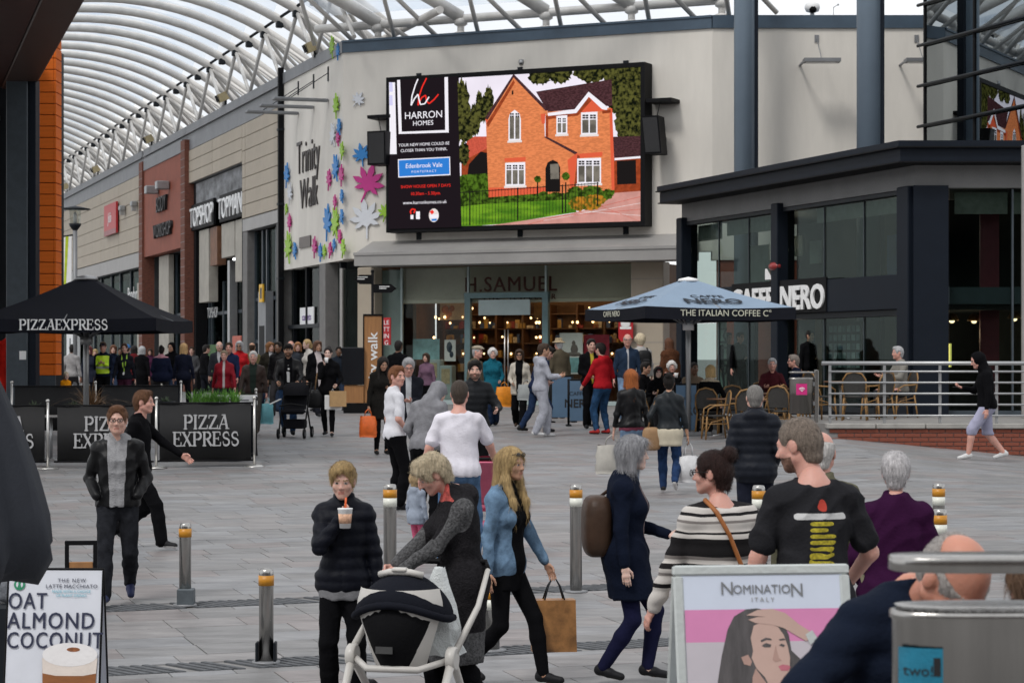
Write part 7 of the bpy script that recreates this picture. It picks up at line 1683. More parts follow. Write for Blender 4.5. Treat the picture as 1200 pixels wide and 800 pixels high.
    OFF = dict(shirt=.010, tshirt=.016, jumper=.020, jacket=.026, hoodie=.028, puffer=.036, coat=.032, vest=.02)
    oo = OFF.get(top, .02) + puff
    inv = lambda C: (C - pel) @ Rs          # points back into chest axes
    if top:
        G = mk(vox); torso(G, oo, .05, True, .012); sl_ = sleeve if top != 'tshirt' else min(sleeve, .41)
        for i in (0, 1): arm(G, i, oo * (.62 if top != 'puffer' else .72), sl_ * (.985 if sl_ > .9 else 1), .022 if top != 'tshirt' else .012, .0 if top != 'tshirt' else .012)
        hm = hem if hem is not None else dict(shirt=-.05, tshirt=-.06, jumper=-.05, jacket=-.04, hoodie=-.07, puffer=-.06, coat=-.36, vest=-.05)[top]
        if hm < -.12:
            wq = .16 * W_ + oo + .02; bt = hm
            if not sit:
                dirv = Rt @ np.array((0, 0, 1.)) * .25 + np.array((0, 0, .75)); p1 = pel + dirv * bt; my = (lgs[0][1][1] + lgs[1][1][1]) / 2 * min(1, -bt / .45); p1[1] += my * .5
                G.cone(pel + (-.055, 0, .02), p1 + (-.06, 0, 0), .115 * W_ + oo, .125 * W_ + oo, .05); G.cone(pel + (.055, 0, .02), p1 + (.06, 0, 0), .115 * W_ + oo, .125 * W_ + oo, .05); G.cone(pel + (0, 0, .02), p1, .12 + oo, .13 + oo, .05); G.cut(p1, (0, 0, -1))
        else: G.cut(T((0, 0, hm)), -(Rt @ np.array((0, 0, 1.))))
        if collar and top not in ('tshirt', 'vest'):
            ch = .045 if top in ('puffer', 'coat') else .03; G.cone(Ts((0, -.012, .55)), Ts((0, .012, .59 + ch * .5)), .068 + oo * .3, .066 + oo * .25, .02); G.cut(Ts((0, .02, .585 + ch)), Rs @ np.array((0, -.25, 1)))
        else: G.cut(Ts((0, .0, .565)), Rs @ np.array((0, -.35, 1))); G.cone(Ts((0, .0, .50)), Ts((0, .03, .62)), .062, .075, .01, 1)
        if hood == 'down': G.ell(Ts((0, -.095, .54)), np.array((.115, .055, .075)), .03, 0, Rs); G.cone(Ts((-.085, -.03, .565)), Ts((-.05, .055, .51)), .032, .024, .02); G.cone(Ts((.085, -.03, .565)), Ts((.05, .055, .51)), .032, .024, .02)
        if hood == 'up':
            G.ell(hc0 + Rh @ np.array((0, -.02, .035)), np.array((.102, .122, .112)), .03, 0, Rh); G.cone(hc0 + Rh @ np.array((0, -.035, .0)), Ts((0, -.03, .50)), .098, .095, .04); G.ell(hc0 + Rh @ np.array((0, .125, -.02)), np.array((.072, .11, .105)), .012, 1, Rh)
        if top == 'puffer' or puff:
            P = G.allp(); q = (P - pel.astype(np.float32)) @ Rs.astype(np.float32); G.v -= (.010 * (np.abs(np.sin(q[..., 2] * math.pi / .085)) - .55)).astype(np.float32); fold(G, .0025)
        else: fold(G, dict(jacket=.0055, coat=.0045, jumper=.005, hoodie=.0065, tshirt=.006, shirt=.006, vest=.004)[top] * (1.25 if tk == 'leather' else 1))
        if top in ('jacket', 'puffer', 'coat') and openc is None:
            P = (G.allp() - pel.astype(np.float32)) @ Rs.astype(np.float32); G.v += np.where(P[..., 1] > 0, .007 * np.exp(-(P[..., 0] / .009) ** 2), 0).astype(np.float32)
        mats = [mt]; fn = None
        if openc is not None:
            mats.append(cloth(*openc) if isinstance(openc[0], str) else cloth('cotton', openc))
            if not isinstance(mask, (list, tuple)): 
                def fn(C, w=ow):
                    q = inv(C); return ((np.abs(q[:, 0]) < w * (1 + .6 * np.clip(q[:, 2] / .5, -.5, 1))) & (q[:, 1] > .03)).astype(int)
        if mask is not None:
            mats += [mm for mm in mask[1]]
            def fn(C): return mask[0](inv(C))
        nm = {'tshirt': 't_shirt', 'vest': 'waistcoat'}.get(top, top); finish(G, nm, mats, fn)
    if shirt:   # longer layer showing under the top: (colour, hem)
        G = mk(vox); so2 = shirt[2] if len(shirt) > 2 else .012; torso(G, so2, .05, True, .004); G.cut(T((0, 0, min(.05, (hem if hem is not None else 0) + .035))), Rt @ np.array((0, 0, 1.))); 
        G.cone(pel + (-.05, 0, .0), pel + (-.055, 0, shirt[1]), .112 * W_ + so2, .114 * W_ + so2, .05); G.cone(pel + (.05, 0, .0), pel + (.055, 0, shirt[1]), .112 * W_ + so2, .114 * W_ + so2, .05); G.cut(pel + (0, 0, shirt[1]), (0, 0, -1)); fold(G, .004); finish(G, 'under_top', [cloth('cotton', shirt[0])])
    if bot:
        G = mk(vox); ob = {'trousers': .016, 'jeans': .012, 'leggings': .004, 'shorts': .028, 'joggers': .03, 'loose': .028}[bot]
        G.ell(pel + Rt @ np.array((0, -.012, -.0)), np.array((.165 * W_ * (1 if kind == 'm' else 1.12), .118 * (1 + fat), .14)) + ob, .04, 0, Rt)
        for i in (0, 1): leg(G, i, ob, (.56 if bot == 'shorts' else .985) * botlen, .035, {'shorts': .03, 'loose': .025, 'trousers': .012}.get(bot, .0))
        if bot == 'shorts': G.cut((0, 0, lgs[1][1][2] - .03), (0, 0, -1))
        G.cut(T((0, 0, min(.13, (hm + .05) if top and hm > -.12 else .05))), Rt @ np.array((0, 0, 1.))); fold(G, {'leggings': .001, 'jeans': .005}.get(bot, .006), 1.1)
        finish(G, {'jeans': 'jeans', 'shorts': 'shorts', 'leggings': 'leggings'}.get(bot, 'trousers'), [cloth(bk, bc)])
    if skirt:
        G = mk(vox); p1 = pel + (0, .02, skirt[1]); G.ell(pel, np.array((.17 * W_ * 1.1, .13, .13)), .04)
        for q in (-.06, 0, .06): G.cone(pel + (q, 0, 0), p1 + (q * 1.15, 0, 0), .125, .14, .05)
        G.cut(p1, (0, 0, -1)); G.cut(T((0, 0, .12)), Rt @ np.array((0, 0, 1.))); fold(G, .006); finish(G, 'skirt', [cloth('cotton', skirt[0])])
    if shoe:
        sm = getshoe(shoek, cloth('shoe', shoe[0]), cloth('shoe', shoe[1]))
        for i in (0, 1):
            a = lgs[i][2]; hl_ = a[2] - .08; pitch = min(.6, max(0, hl_) * 6); yaw = (.12 if i == 0 else -.12)
            so_ = link('shoe', sm, o); sc_ = s * (.98 if kind == 'm' else .88 if kind == 'f' else .85) * (.8 if H < 1.1 else 1)
            so_.scale = (sc_ * .95, sc_, sc_); so_.rotation_euler = (-pitch, 0, yaw); so_.location = (a[0] * s, (a[1] - .0) * s, (a[2] - .08 if not sit else 0) * s + (.0 if pitch == 0 else .02) * s + .002)
    def onhead(nm, V, Q, mats, mi=None): return link(nm, npmesh(nm, (hc0 + (V * hs) @ Rh.T) * s, Q, mats, mi), o)
    o['_h'] = 0; del o['_h']
    if not nohead and hairs and hood != 'up':
        V, Q = hair(hairs, max(vh, .009), kind)
        if D < 34: V, Q = strands(V, Q, hairs, int(2600 if D < 17 else 1500))
        onhead('hair', V, Q, [cloth('hair', hc)])
    info = dict(o=o, s=s, hc0=hc0, Rh=Rh, hs=hs, arms=arms, T=T, Ts=Ts, Rs=Rs, pel=pel, onhead=onhead, vh=vh, X=X, Y=D, g=g, face=face)
    if extra:
        for e in (extra if isinstance(extra, (list, tuple)) else [extra]): e(info)
    return info
# ---- worn things (children of the person)
def headgear(fn, nm, m, h=.011, lo=(-.17, -.2, -.1), hi=(.17, .24, .24)):
    def f(I):
        G = Grid(lo, hi, h); fn(G); V, Q = G.nets(); I['onhead'](nm, V, Q, [m])
    return f
def cap_(m, back=False):
    def fn(G):
        G.ell((0, -.014, .05), (.087, .106, .088), 0); G.cut((0, 0, .045), (0, .08, -1)); y = -1 if back else 1; G.ell((0, y * .105, .052), (.07, .085, .011), .012)
    return headgear(fn, 'cap', m)
def buckethat(m):
    def fn(G): G.cone((0, -.014, .06), (0, -.014, .11), .097, .082, 0); G.cut((0, 0, .155), (0, 0, 1)); G.ell((0, -.014, .058), (.15, .16, .022), .02); G.cut((0, 0, .045), (0, 0, -1))
    return headgear(fn, 'hat', m)
def beanie(m): return headgear(lambda G: (G.ell((0, -.016, .045), (.09, .11, .098), 0), G.cut((0, 0, .03), (0, .15, -1))), 'beanie', m)
def flatcap(m): return headgear(lambda G: (G.ell((0, -.01, .085), (.097, .125, .05), 0), G.ell((0, .11, .068), (.06, .05, .01), .02), G.cut((0, 0, .05), (0, 0, -1))), 'flat_cap', m)
def mbhead(nm, m, build):
    def f(I):
        mb = MB(); build(mb); M = I['Rh'] * I['hs']; mb.v = [tuple((I['hc0'] + M @ np.array(v)) * I['s']) for v in mb.v]; mb.build(nm, m, I['o'])
    return f
def glasses(m=None, up=0., solid=False):
    def b(mb):
        for q in (-1, 1):
            c = (q * .032, .106 - up * .35, .004 + up)
            if solid: mb.ball(c, (.026, .007, .018), 10)
            else: mb.tube([(c[0] + .025 * math.cos(t), c[1], c[2] + .017 * math.sin(t)) for t in (2 * math.pi * k / 10 for k in range(11))], .0028, 5)
            mb.tube([(q * .056, .1 - up * .35, .01 + up), (q * .084, .0, .012 + up * .8)], .0028, 5)
        mb.tube([(-.008, .11 - up * .35, .007 + up), (.008, .11 - up * .35, .007 + up)], .0028, 5)
    return mbhead('glasses', m or M_ink, b)
# carried things: top-level objects set at the hand
def hand_at(I, i):
    a, e, w = I['arms'][i]; d = (w - e) / np.linalg.norm(w - e); p = (w + d * .085) * I['s']; f = -R(I['face']); c, s_ = math.cos(f), math.sin(f)
    return Vector((I['X'] + p[0] * c - p[1] * s_, I['Y'] + p[0] * s_ + p[1] * c, I['g'] + p[2]))
def loc_at(I, p):
    p = np.array(p) * I['s']; f = -R(I['face']); c, s_ = math.cos(f), math.sin(f); return Vector((I['X'] + p[0] * c - p[1] * s_, I['Y'] + p[0] * s_ + p[1] * c, I['g'] + p[2]))
def carrier(name, lab, cat, p, w, h, dpt, m, rz=0., handle=.16, mh=None, tuck=.1, bulge=.2, group='bags carried in the square'):
    """a soft carrier bag hanging from point p (top of the handles)"""
    o = thing(name, lab, cat, p, rz, group); n = 9; k = 12; vs = []
    for j in range(n):
        t = j / (n - 1); z = -handle - h * t; ww = w * (1 - tuck * (1 - t) + bulge * .25 * math.sin(math.pi * t)); dd = dpt * (.25 + .75 * math.sin(math.pi * min(1, .15 + t * .75))) * (1 if t < .97 else .8)
        for i in range(k): a = 2 * math.pi * i / k; ca, sa = math.cos(a), math.sin(a); r_ = 1 + .05 * math.sin(a * 5 + j * 1.7); vs.append((ww / 2 * abs(ca) ** .6 * (1 if ca > 0 else -1) * r_, dd / 2 * abs(sa) ** .8 * (1 if sa > 0 else -1), z + .01 * math.sin(a * 3 + j)))
    mb = MB(); mb.add(vs, [(j * k + i, (j + 1) * k + i, (j + 1) * k + (i + 1) % k, j * k + (i + 1) % k) for j in range(n - 1) for i in range(k)], 0, True); mb.f.append(tuple(range((n - 1) * k, n * k))); mb.m.append(0); mb.sm.append(False); mb.build('bag_body', m, o)
    for y in (-1, 1):
        mb = MB(); mb.tube([(-w * .2, y * dpt * .12, -handle - .01), (-w * .15, y * .015, -handle * .4), (0, y * .01, 0), (w * .15, y * .015, -handle * .4), (w * .2, y * dpt * .12, -handle - .01)], .007, 5); mb.build('handle', mh or m, o)
    return o
# ================================================================== PEOPLE
BLK = (.0045, .0045, .0055); NVY = (.006, .009, .020); DJN = (.014, .018, .030); JN = (.035, .075, .15); LJN = (.16, .24, .36); CHAR = (.022, .022, .025); GRY = (.30, .30, .31); WHT = (.70, .69, .72); OLV = (.07, .062, .04); RED = (.36, .012, .018); BRN = (.045, .026, .018)
HG = (.40, .40, .41); HW = (.62, .60, .58); HB = (.045, .025, .014); HD = (.012, .009, .008); HL = (.46, .32, .15); HP = (.55, .46, .32)
WS = ((.55, .55, .55), (.6, .6, .6)); BS = ((.01, .01, .012), (.02, .02, .02)); NS = ((.015, .02, .06), (.4, .38, .34)); BW = ((.012, .012, .014), (.6, .6, .6))
at_c = lambda w, hd=.52: (lambda q: (((np.abs(q[:, 0]) < w) & (q[:, 1] > .03)) | (q[:, 2] > hd)).astype(int))
# -- nearest people
A = person('man in a black leather jacket over a grey hooded top, hands in pockets', 138, 19, 1.69, 174, 'm', 'fair', 'short', (.15, .07, .035), 'jacket', BLK, 'leather', 'jeans', (.016, .017, .021), 'denim', 'walkr', 'pocket', 'pocket', mask=(lambda q: np.where((q[:, 2] > .55) & (np.abs(q[:, 0]) < .12), 1, np.where((np.abs(q[:, 0]) < .062 + .05 * np.clip(q[:, 2], 0, .5)) & (q[:, 1] > .02), 1, 0)), [cloth('knit', (.27, .27, .28))]), hood='down', shoe=NS, extra=[glasses()], build=1.0, h0=.0105)
person('young man in a black fleece hurrying past the banner with his arm out', 163, 23.2, 1.67, 96, 'm', 'pink', 'short', (.13, .06, .03), 'jumper', BLK, 'cotton', 'trousers', BLK, 'cotton', ((-.09, -.30, .2), (.09, .28, .085), .04), (-.20, .42, 1.03), 'swb', shoe=BW, collar=True, hy=-.1)
B = person('boy in a navy padded jacket sipping from a paper cup', 403, 14, 1.53, 182, 'c', 'fair', 'quiff', HL, 'puffer', (.005, .006, .011), 'puffer', 'trousers', BLK, 'cotton', 'stand', 'down', (.0, .185, 1.385), shirt=((.20, .20, .21), -.135, .024), shoe=BS, hp=.1, hr='grip', hood='down', ehr=(.9, -.3, -.8), hem=-.10)
o = thing('paper_cup', 'white paper cup with an orange straw held by the boy', 'cup', loc_at(B, (-.035, .235, 1.325)), .2)
mb = MB(); mb.lathe([(.034, 0), (.046, .115), (.048, .118), (.048, .124), (.001, .126)], 18); mb.build('cup_body', M_white, o); mb = MB(); mb.lathe([(.0375, .03), (.0435, .09)], 18, mi=0); mb.build('printed_band', mat('cup_print', (.68, .40, .26), .5, var=.4, scale=40), o); mb = MB(); mb.tube([(0, 0, .1), (.004, -.01, .19)], .007, 6); mb.build('straw', mat('orange_straw', (.75, .12, .02), .4), o)
tw_ = cloth('tweed', (.085, .085, .088))
C_ = person('blonde older woman in a dark hooded coat with tweed sleeves, leaning over a pushchair', 541, 13.3, 1.66, 256, 'f', 'pink', 'tousled', HP, 'coat', (.016, .015, .017), 'wool', 'trousers', BLK, 'cotton', 'step', (-.09, .40, 1.02), (.05, .42, 1.03), lean=.08, hp=.45, hem=-.50, mask=(lambda q: np.where((q[:, 2] > .525) & (q[:, 1] > .045), 2, np.where((np.abs(q[:, 0]) > .185) & (q[:, 2] > .17) | (q[:, 1] > .20) & (q[:, 2] > .06), 1, np.where(q[:, 2] < -.30, 1, 0))), [tw_, mat('red_scarf', (.36, .06, .05), .9, var=.9, scale=22, bump=.2)]), hood='down', build=1.1, hl='grip', hr='grip', shoe=BS, eh=(.5, -.7, -.5))
person('toddler in a pale blue coat and pink leggings beside the tall bollard', 488, 22, .86, 40, 'c', 'fair', 'curls', (.5, .36, .2), 'coat', (.27, .31, .38), 'puffer', 'leggings', (.6, .12, .22), 'cotton', 'stand', 'down', 'down', hem=-.15, shoe=((.3, .12, .15), (.5, .5, .5)), hood='down')
Dn = person('long haired blonde woman in a blue denim jacket walking right', 592, 14.9, 1.6, 118, 'f', 'tan', 'long', HL, 'jacket', (.12, .195, .29), 'denim', 'leggings', BLK, 'cotton', 'walkl', 'swf', (.26, .0, .84), hem=-.12, openc=BLK, ow=.075, shirt=(BLK, -.20), shoe=BS, shoek='boot', hy=-.15, extra=[glasses(M_ink, .07, True)])
p = hand_at(Dn, 0); o = thing('paper_bag', 'tan glossy shopping bag carried by the woman in denim', 'shopping bag', p + Vector((.02, -.0, -.05)), .1, 'bags carried in the square')
mb = MB(); mb.poly([(-.15, -.06, -.48), (.15, -.06, -.48), (.14, -.07, -.13), (-.14, -.07, -.13)], (0, .13, 0)); mb.build('bag_body', mat('tan_bag', (.32, .15, .05), .3, var=.6, scale=5, bump=.03), o)
for y in (-.05, .05): mb = MB(); mb.tube([(-.07, y, -.14), (-.04, y * .4, -.04), (0, 0, 0.03), (.04, y * .4, -.04), (.07, y, -.14)], .006, 6); mb.build('handle', M_dark, o)
Nv = person('grey bobbed woman in a navy coat striding right', 733, 15, 1.66, 98, 'f', 'pale', 'bob', (.34, .34, .36), 'coat', NVY, 'cotton', 'leggings', (.010, .011, .035), 'cotton', ((-.06, .15, .1), (.07, -.16, .11), .02), (-.03, .30, 1.06), (.26, .02, .74), hem=-.31, mask=(lambda q: ((np.abs(q[:, 0]) < .04) & (q[:, 1] > .05) & (q[:, 2] < .5) & (q[:, 2] > .1) & (q[:, 1] < .19)).astype(int), [cloth('knit', (.16, .12, .12))]), hl='grip', shoe=BS, hy=-.05)
def bagmesh(o, w, h, d, m, strap=None, name='bag_body'):
    mb = MB(); k = 14; sg = lambda v, e: math.copysign(abs(v) ** e, v); mb.lathe([(.5 * math.cos(R(t)) ** .55, sg(math.sin(R(t)), .6) * h / 2 - h / 2) for t in range(-90, 91, 15)], 22, sx=w, sy=d, se=3.2); mb.build(name, m, o)
    if strap: mb = MB(); mb.tube(strap[0], strap[1], 6); mb.build('strap', strap[2], o)
M_brl = cloth('leather', (.05, .028, .018)); M_tanl = cloth('leather', (.28, .17, .09)); M_blkl = cloth('leather', (.01, .01, .011))
p = loc_at(Nv, (.05, -.20, 1.34)); o = thing('handbag', 'brown leather bag on the shoulder of the woman in the navy coat', 'handbag', p, R(8), 'bags carried in the square'); bagmesh(o, .2, .42, .30, M_brl, ([(0, .1, -.05), (.12, .06, .05), (.14, .0, .09)], .012, M_brl))
stripe = bpy.data.materials.new('striped_knit'); stripe.use_nodes = True; n = stripe.node_tree; l = n.links.new; b_ = n.nodes['Principled BSDF']; b_.inputs['Roughness'].default_value = .9; b_.inputs['Specular IOR Level'].default_value = .1
tcn = nd(n, 'ShaderNodeTexCoord'); sx3 = nd(n, 'ShaderNodeSeparateXYZ'); l(tcn.outputs['Object'], sx3.inputs[0]); wv = nd(n, 'ShaderNodeTexNoise'); wv.inputs['Scale'].default_value = 3; l(tcn.outputs['Object'], wv.inputs[0])
m1 = nd(n, 'ShaderNodeMath', operation='MULTIPLY_ADD'); m1.inputs[1].default_value = .05; l(wv.outputs[0], m1.inputs[0]); l(sx3.outputs[2], m1.inputs[2])
mr = nd(n, 'ShaderNodeMapRange'); mr.inputs[1].default_value = .95; mr.inputs[2].default_value = 1.50; l(m1.outputs[0], mr.inputs[0])
cr = nd(n, 'ShaderNodeValToRGB'); cr.color_ramp.interpolation = 'CONSTANT'; e = cr.color_ramp.elements; W_c, K_c, G_c = (.52, .49, .46, 1), (.014, .013, .014, 1), (.2, .18, .17, 1)
e[0].position = 0; e[0].color = W_c; e[1].position = .05; e[1].color = K_c
for p_, c in ((.09, W_c), (.17, G_c), (.2, W_c), (.24, K_c), (.29, W_c), (.33, G_c), (.36, K_c), (.52, W_c), (.56, K_c), (.58, W_c), (.66, G_c), (.68, W_c), (.72, K_c), (.75, W_c), (.80, K_c), (.86, W_c), (.91, G_c), (.94, W_c)): q = e.new(p_); q.color = c
l(mr.outputs[0], cr.inputs[0]); l(cr.outputs[0], b_.inputs['Base Color'])
St = person('woman with a dark bun in a loose black and white striped top, seen from behind', 843, 11.2, 1.62, 338, 'f', 'pink', 'bun', (.028, .012, .010), 'jumper', (.5, .5, .5), 'knit', 'jeans', DJN, 'denim', 'stand', (-.34, .20, .84), (.30, .10, .82), hy=.85, build=1.32, fat=.15, collar=False, puff=.012, tmat=stripe, hem=-.10, shoe=BS, extra=[glasses()])
sb_ = [(.13 * math.cos(0), 0, 0)]; M_tan = cloth('leather', (.30, .11, .035))
pts = [St['Ts']((-.10, -.02, .585)), St['Ts']((-.075, -.115, .52)), St['Ts']((-.02, -.158, .40)), St['Ts']((.04, -.168, .25)), St['Ts']((.10, -.165, .10)), St['Ts']((.16, -.15, -.04)), St['Ts']((.22, -.06, -.12))]
o = thing('shoulder_bag', 'tan crossbody bag strap and bag over the striped top', 'shoulder bag', (St['X'], St['Y'], St['g']), -R(338), 'bags carried in the square'); mb = MB(); mb.tube([tuple(np.array(q) * St['s']) for q in pts], .012, 6); mb.build('strap', M_tan, o)
q = np.array(pts[4]) * St['s']; mb = MB(); mb.ball((q[0], q[1] - .008, q[2]), (.02, .008, .02), 10); mb.build('buckle', mat('brass_buckle', (.4, .25, .1), .3, .9), o); q = np.array(pts[-1]) * St['s']; mb = MB(); mb.bbox(q[0] - .02, q[0] + .07, q[1] - .1, q[1] + .14, q[2] - .22, q[2], .02); mb.build('bag_body', M_tan, o)
r_pr = random.Random(2); rows_ = [r_pr.uniform(.03, .068) for _ in range(40)]
def teeprint(q):
    x, y, z = q[:, 0], q[:, 1], q[:, 2]; bk_ = y < -.03; out = np.zeros(len(q), int)
    wv_ = np.array([rows_[int(k) % 40] for k in np.clip((z + 1) / .016, 0, 200)]); out[bk_ & (z > .13) & (z < .375) & ((z * 34) % 1 < .68) & (x > -.062) & (x < wv_)] = 2; out[bk_ & (z > .385) & (z < .412) & (np.abs(x) < .125)] = 1; out[bk_ & (np.abs(x - .0) < .022 - .25 * np.abs(z - .44)) & (z > .417) & (z < .475)] = 3; return out
person('broad man in a black T-shirt with a white, yellow and red back print', 952, 10.3, 1.76, 346, 'm', 'pink', 'crop', (.20, .16, .13), 'tshirt', (.020, .020, .023), 'cotton', 'jeans', JN, 'denim', 'stand', (-.30, .14, .86), (.28, .22, 1.0), hy=.75, hp=.18, build=1.07, fat=.1, beard=(.16, .09, .05), mask=(teeprint, [cloth('cotton', (.5, .5, .5)), mat('yellow_print', (.40, .33, .02), .8, var=.5, scale=70), mat('red_print', (.5, .05, .03), .8)]), shoe=BS, h0=.0095)
person('balding white haired man in olive behind the black T-shirt', 961, 12.8, 1.74, 12, 'm', 'pink', 'fringe', HW, 'jacket', (.11, .105, .07), 'cotton', 'trousers', CHAR, 'cotton', 'stand', 'down', 'down', shoe=BS)
Pu = person('white haired woman in a dark purple fleece, seen from behind', 1050, 12.4, 1.62, 8, 'f', 'pink', 'short', (.58, .56, .57), 'jacket', (.030, .006, .030), 'cotton', 'trousers', (.008, .06, .065), 'cotton', 'stand', (-.2, .12, .98), 'down', build=1.18, fat=.1, hem=-.14, shoe=BS)
o = thing('shoulder_bag', 'olive canvas straps of a bag at the side of the woman in purple', 'shoulder bag', loc_at(Pu, (-.27, .02, 1.02)), 0, 'bags carried in the square')
for dx in (-.03, .05): mb = MB(); mb.tube([(dx, -.08, .02), (dx + .05, -.09, -.2), (dx + .12, -.06, -.4)], [.014, .02, .022], 6); mb.build('strap', cloth('cotton', (.16, .145, .10)), o)
mb = MB(); mb.bbox(-.08, .26, -.1, .08, -.75, -.40, .03); mb.build('bag_body', cloth('cotton', (.10, .09, .06)), o)
Gz = float(gz(1.2, 6.2))
Se = person('bald seated man in a navy jacket bending his head behind the steel bin', 1048, 6.2, 1.74, 152, 'm', (.50, .22, .15), 'fringe', (.40, .37, .35), 'jacket', (.008, .012, .024), 'cotton', 'trousers', CHAR, 'cotton', 'sit', (-.02, .36, 1.0), (.27, .30, .86), lean=.14, hp=.8, build=1.06, hipz=.625, hl='grip', hr='grip', collar=True, shoe=BS, ehr=(1, -.1, -.55), puff=.006)
person('seated brown haired woman in dark purple at the right edge', 1318, 5.75, 1.62, 285, 'f', 'fair', 'longback', (.13, .075, .045), 'jumper', (.012, .008, .026), 'knit', 'trousers', BLK, 'cotton', 'sit', 'table', 'table', lean=.18, hp=.2, hipz=.60, shoe=BS)
for px, D, rz, lab in ((1054, 6.45, R(-152 + 0), 'dark cafe chair under the bald seated man'), (1326, 5.9, R(75), 'dark cafe chair under the seated brown haired woman')):
    X = xat(px, D); o = thing('cafe_chair', lab, 'chair', (X, D, float(gz(X, D))), rz, 'dark cafe chairs near the viewer')
    for sx_ in (-1, 1):
        for sy_ in (-1, 1): mb = MB(); mb.tube([(sx_ * .19, sy_ * .19, 0), (sx_ * .17, sy_ * .17, .43)], .016, 6); mb.build('leg', M_dark, o)
    mb = MB(); mb.bbox(-.21, .21, -.21, .21, .41, .44, .01); mb.build('seat', M_shelf, o); mb = MB(); mb.tube([(-.19, -.2, .43), (-.18, -.25, .82), (.18, -.25, .82), (.19, -.2, .43)], .014, 6); mb.build('back', M_dark, o)
steeltable(xat(1150, 5.62), 5.62, 'small table hidden behind the near steel bin', .30, .72)
person('man in a black quilted coat walking away, hood down', 885, 22, 1.74, 2, 'm', 'fair', 'crop', (.20, .19, .18), 'puffer', (.010, .012, .018), 'puffer', 'jeans', (.012, .014, .024), 'denim', 'step', 'pocket', 'pocket', hood='down', hem=-.12, build=1.08, shoe=BS)
Hd = person('hooded man in black top and lilac grey shorts crossing by the railing', 1156, 37, 1.84, 272, 'm', 'pink', None, HB, 'hoodie', BLK, 'cotton', 'shorts', (.33, .33, .44), 'cotton', ((-.09, .30, .10), (.09, -.30, .12), .04), 'down', (.12, .36, 1.16), hood='up', shoe=WS, lean=.06, hp=.25, hr='grip')
p = hand_at(Hd, 1); o = thing('phone', 'dark phone held by the hooded man', 'phone', p, 0); mb = MB(); mb.bbox(-.08, .03, -.035, .035, -.01, .0, .003); mb.build('body', M_ink, o)
# -- middle distance
Gi = person('woman with long ginger hair in a black jacket, walking away', 740, 30.6, 1.65, 350, 'f', 'fair', 'longback', (.36, .11, .03), 'jacket', BLK, 'leather', 'jeans', LJN, 'denim', 'step', 'down', 'down', hem=-.0, shirt=((.20, .05, .08), -.05), shoe=BS)
p = hand_at(Gi, 0); carrier('tote_bag', 'cream tote bag hanging from the hand of the ginger haired woman', 'tote bag', p + Vector((-.02, 0, .02)), .44, .40, .14, cloth('cotton', (.46, .44, .40)), .1, .14)
Bj = person('dark haired woman in a black jacket over a long cream top, carrying a white bag', 784, 30, 1.62, 6, 'f', 'tan', 'bun', HD, 'jacket', (.012, .015, .018), 'leather', 'jeans', (.016, .035, .09), 'denim', ((-.09, .18, .085), (.09, -.26, .2), .03), (-.25, .05, .95), 'bag', hem=.04, shirt=((.50, .45, .35), -.20, .03), shoe=BW, build=1.08)
carrier('carrier_bag', 'white plastic carrier bag with shopping, held by the woman in the cream top', 'carrier bag', hand_at(Bj, 1), .30, .36, .22, mat('white_plastic', (.62, .62, .63), .35, var=.15, scale=14, bump=.15), .2, .2)
o = thing('handbag', 'tan shoulder bag hanging beside the cream top', 'handbag', loc_at(Bj, (-.25, -.06, .98)), 0, 'bags carried in the square'); bagmesh(o, .26, .32, .14, M_tanl, ([(-.05, 0, -.02), (.03, -.02, .3), (.09, .02, .5)], .013, M_tanl))
person('man in a white short sleeved shirt with a hand in his pocket', 463, 27.7, 1.76, 66, 'm', 'pink', 'short', (.22, .09, .04), 'shirt', (.62, .62, .66), 'cotton', 'trousers', BLK, 'cotton', 'stand', 'down', 'pocket', hy=-1.2, sleeve=.45, shoe=BS, lean=-.03)
person('stooping person in a grey hooded top with the hood up', 499, 26, 1.70, 22, 'm', 'fair', None, HB, 'hoodie', (.20, .20, .215), 'knit', 'joggers', BLK, 'cotton', 'stand', (-.2, .2, .95), (.15, .25, 1.0), hood='up', lean=.22, hp=.55, hy=-.35, shoe=BS, build=1.05)
person('heavy man in a tight white T-shirt and blue jeans, seen from behind', 538, 21.6, 1.80, 4, 'm', 'pink', 'crop', (.06, .045, .035), 'tshirt', (.66, .64, .70), 'cotton', 'jeans', (.07, .13, .23), 'denim', 'wide', (-.36, .02, .88), (.34, .26, .96), build=1.12, fat=.25, belly=.04, shoe=BW)
Pb = person('bearded man in a black quilted jacket facing the viewer', 556, 30, 1.77, 168, 'm', 'fair', 'quiff', HD, 'puffer', (.010, .011, .013), 'puffer', 'trousers', BLK, 'cotton', 'stand', (-.24, .30, 1.12), 'down', beard=True, hood='down', hy=-.2, shoe=BS)
person('grey haired man with glasses in a black anorak looking down', 478, 33, 1.75, 172, 'm', 'pink', 'short', HG, 'jacket', (.012, .013, .018), 'cotton', 'trousers', CHAR, 'cotton', 'stand', 'fold', 'down', hp=.3, extra=[glasses()], openc=(.35, .36, .38), ow=.03, shoe=BS)
Ph = person('long dark haired woman in a black coat reading her phone by the totem', 447, 38, 1.66, 160, 'f', 'tan', 'long', HD, 'coat', (.012, .011, .010), 'wool', 'leggings', BLK, 'cotton', 'stand', (-.05, .28, 1.18), 'bag', hp=.35, hem=-.3, shoe=BS, shoek='boot')
carrier('carrier_bag', 'orange carrier bag beside the man in the white shirt', 'carrier bag', hand_at(Ph, 1) + Vector((0, -.05, .02)), .30, .36, .18, mat('orange_plastic', (.72, .13, .015), .4, var=.15, scale=12, bump=.15), .3, .12)
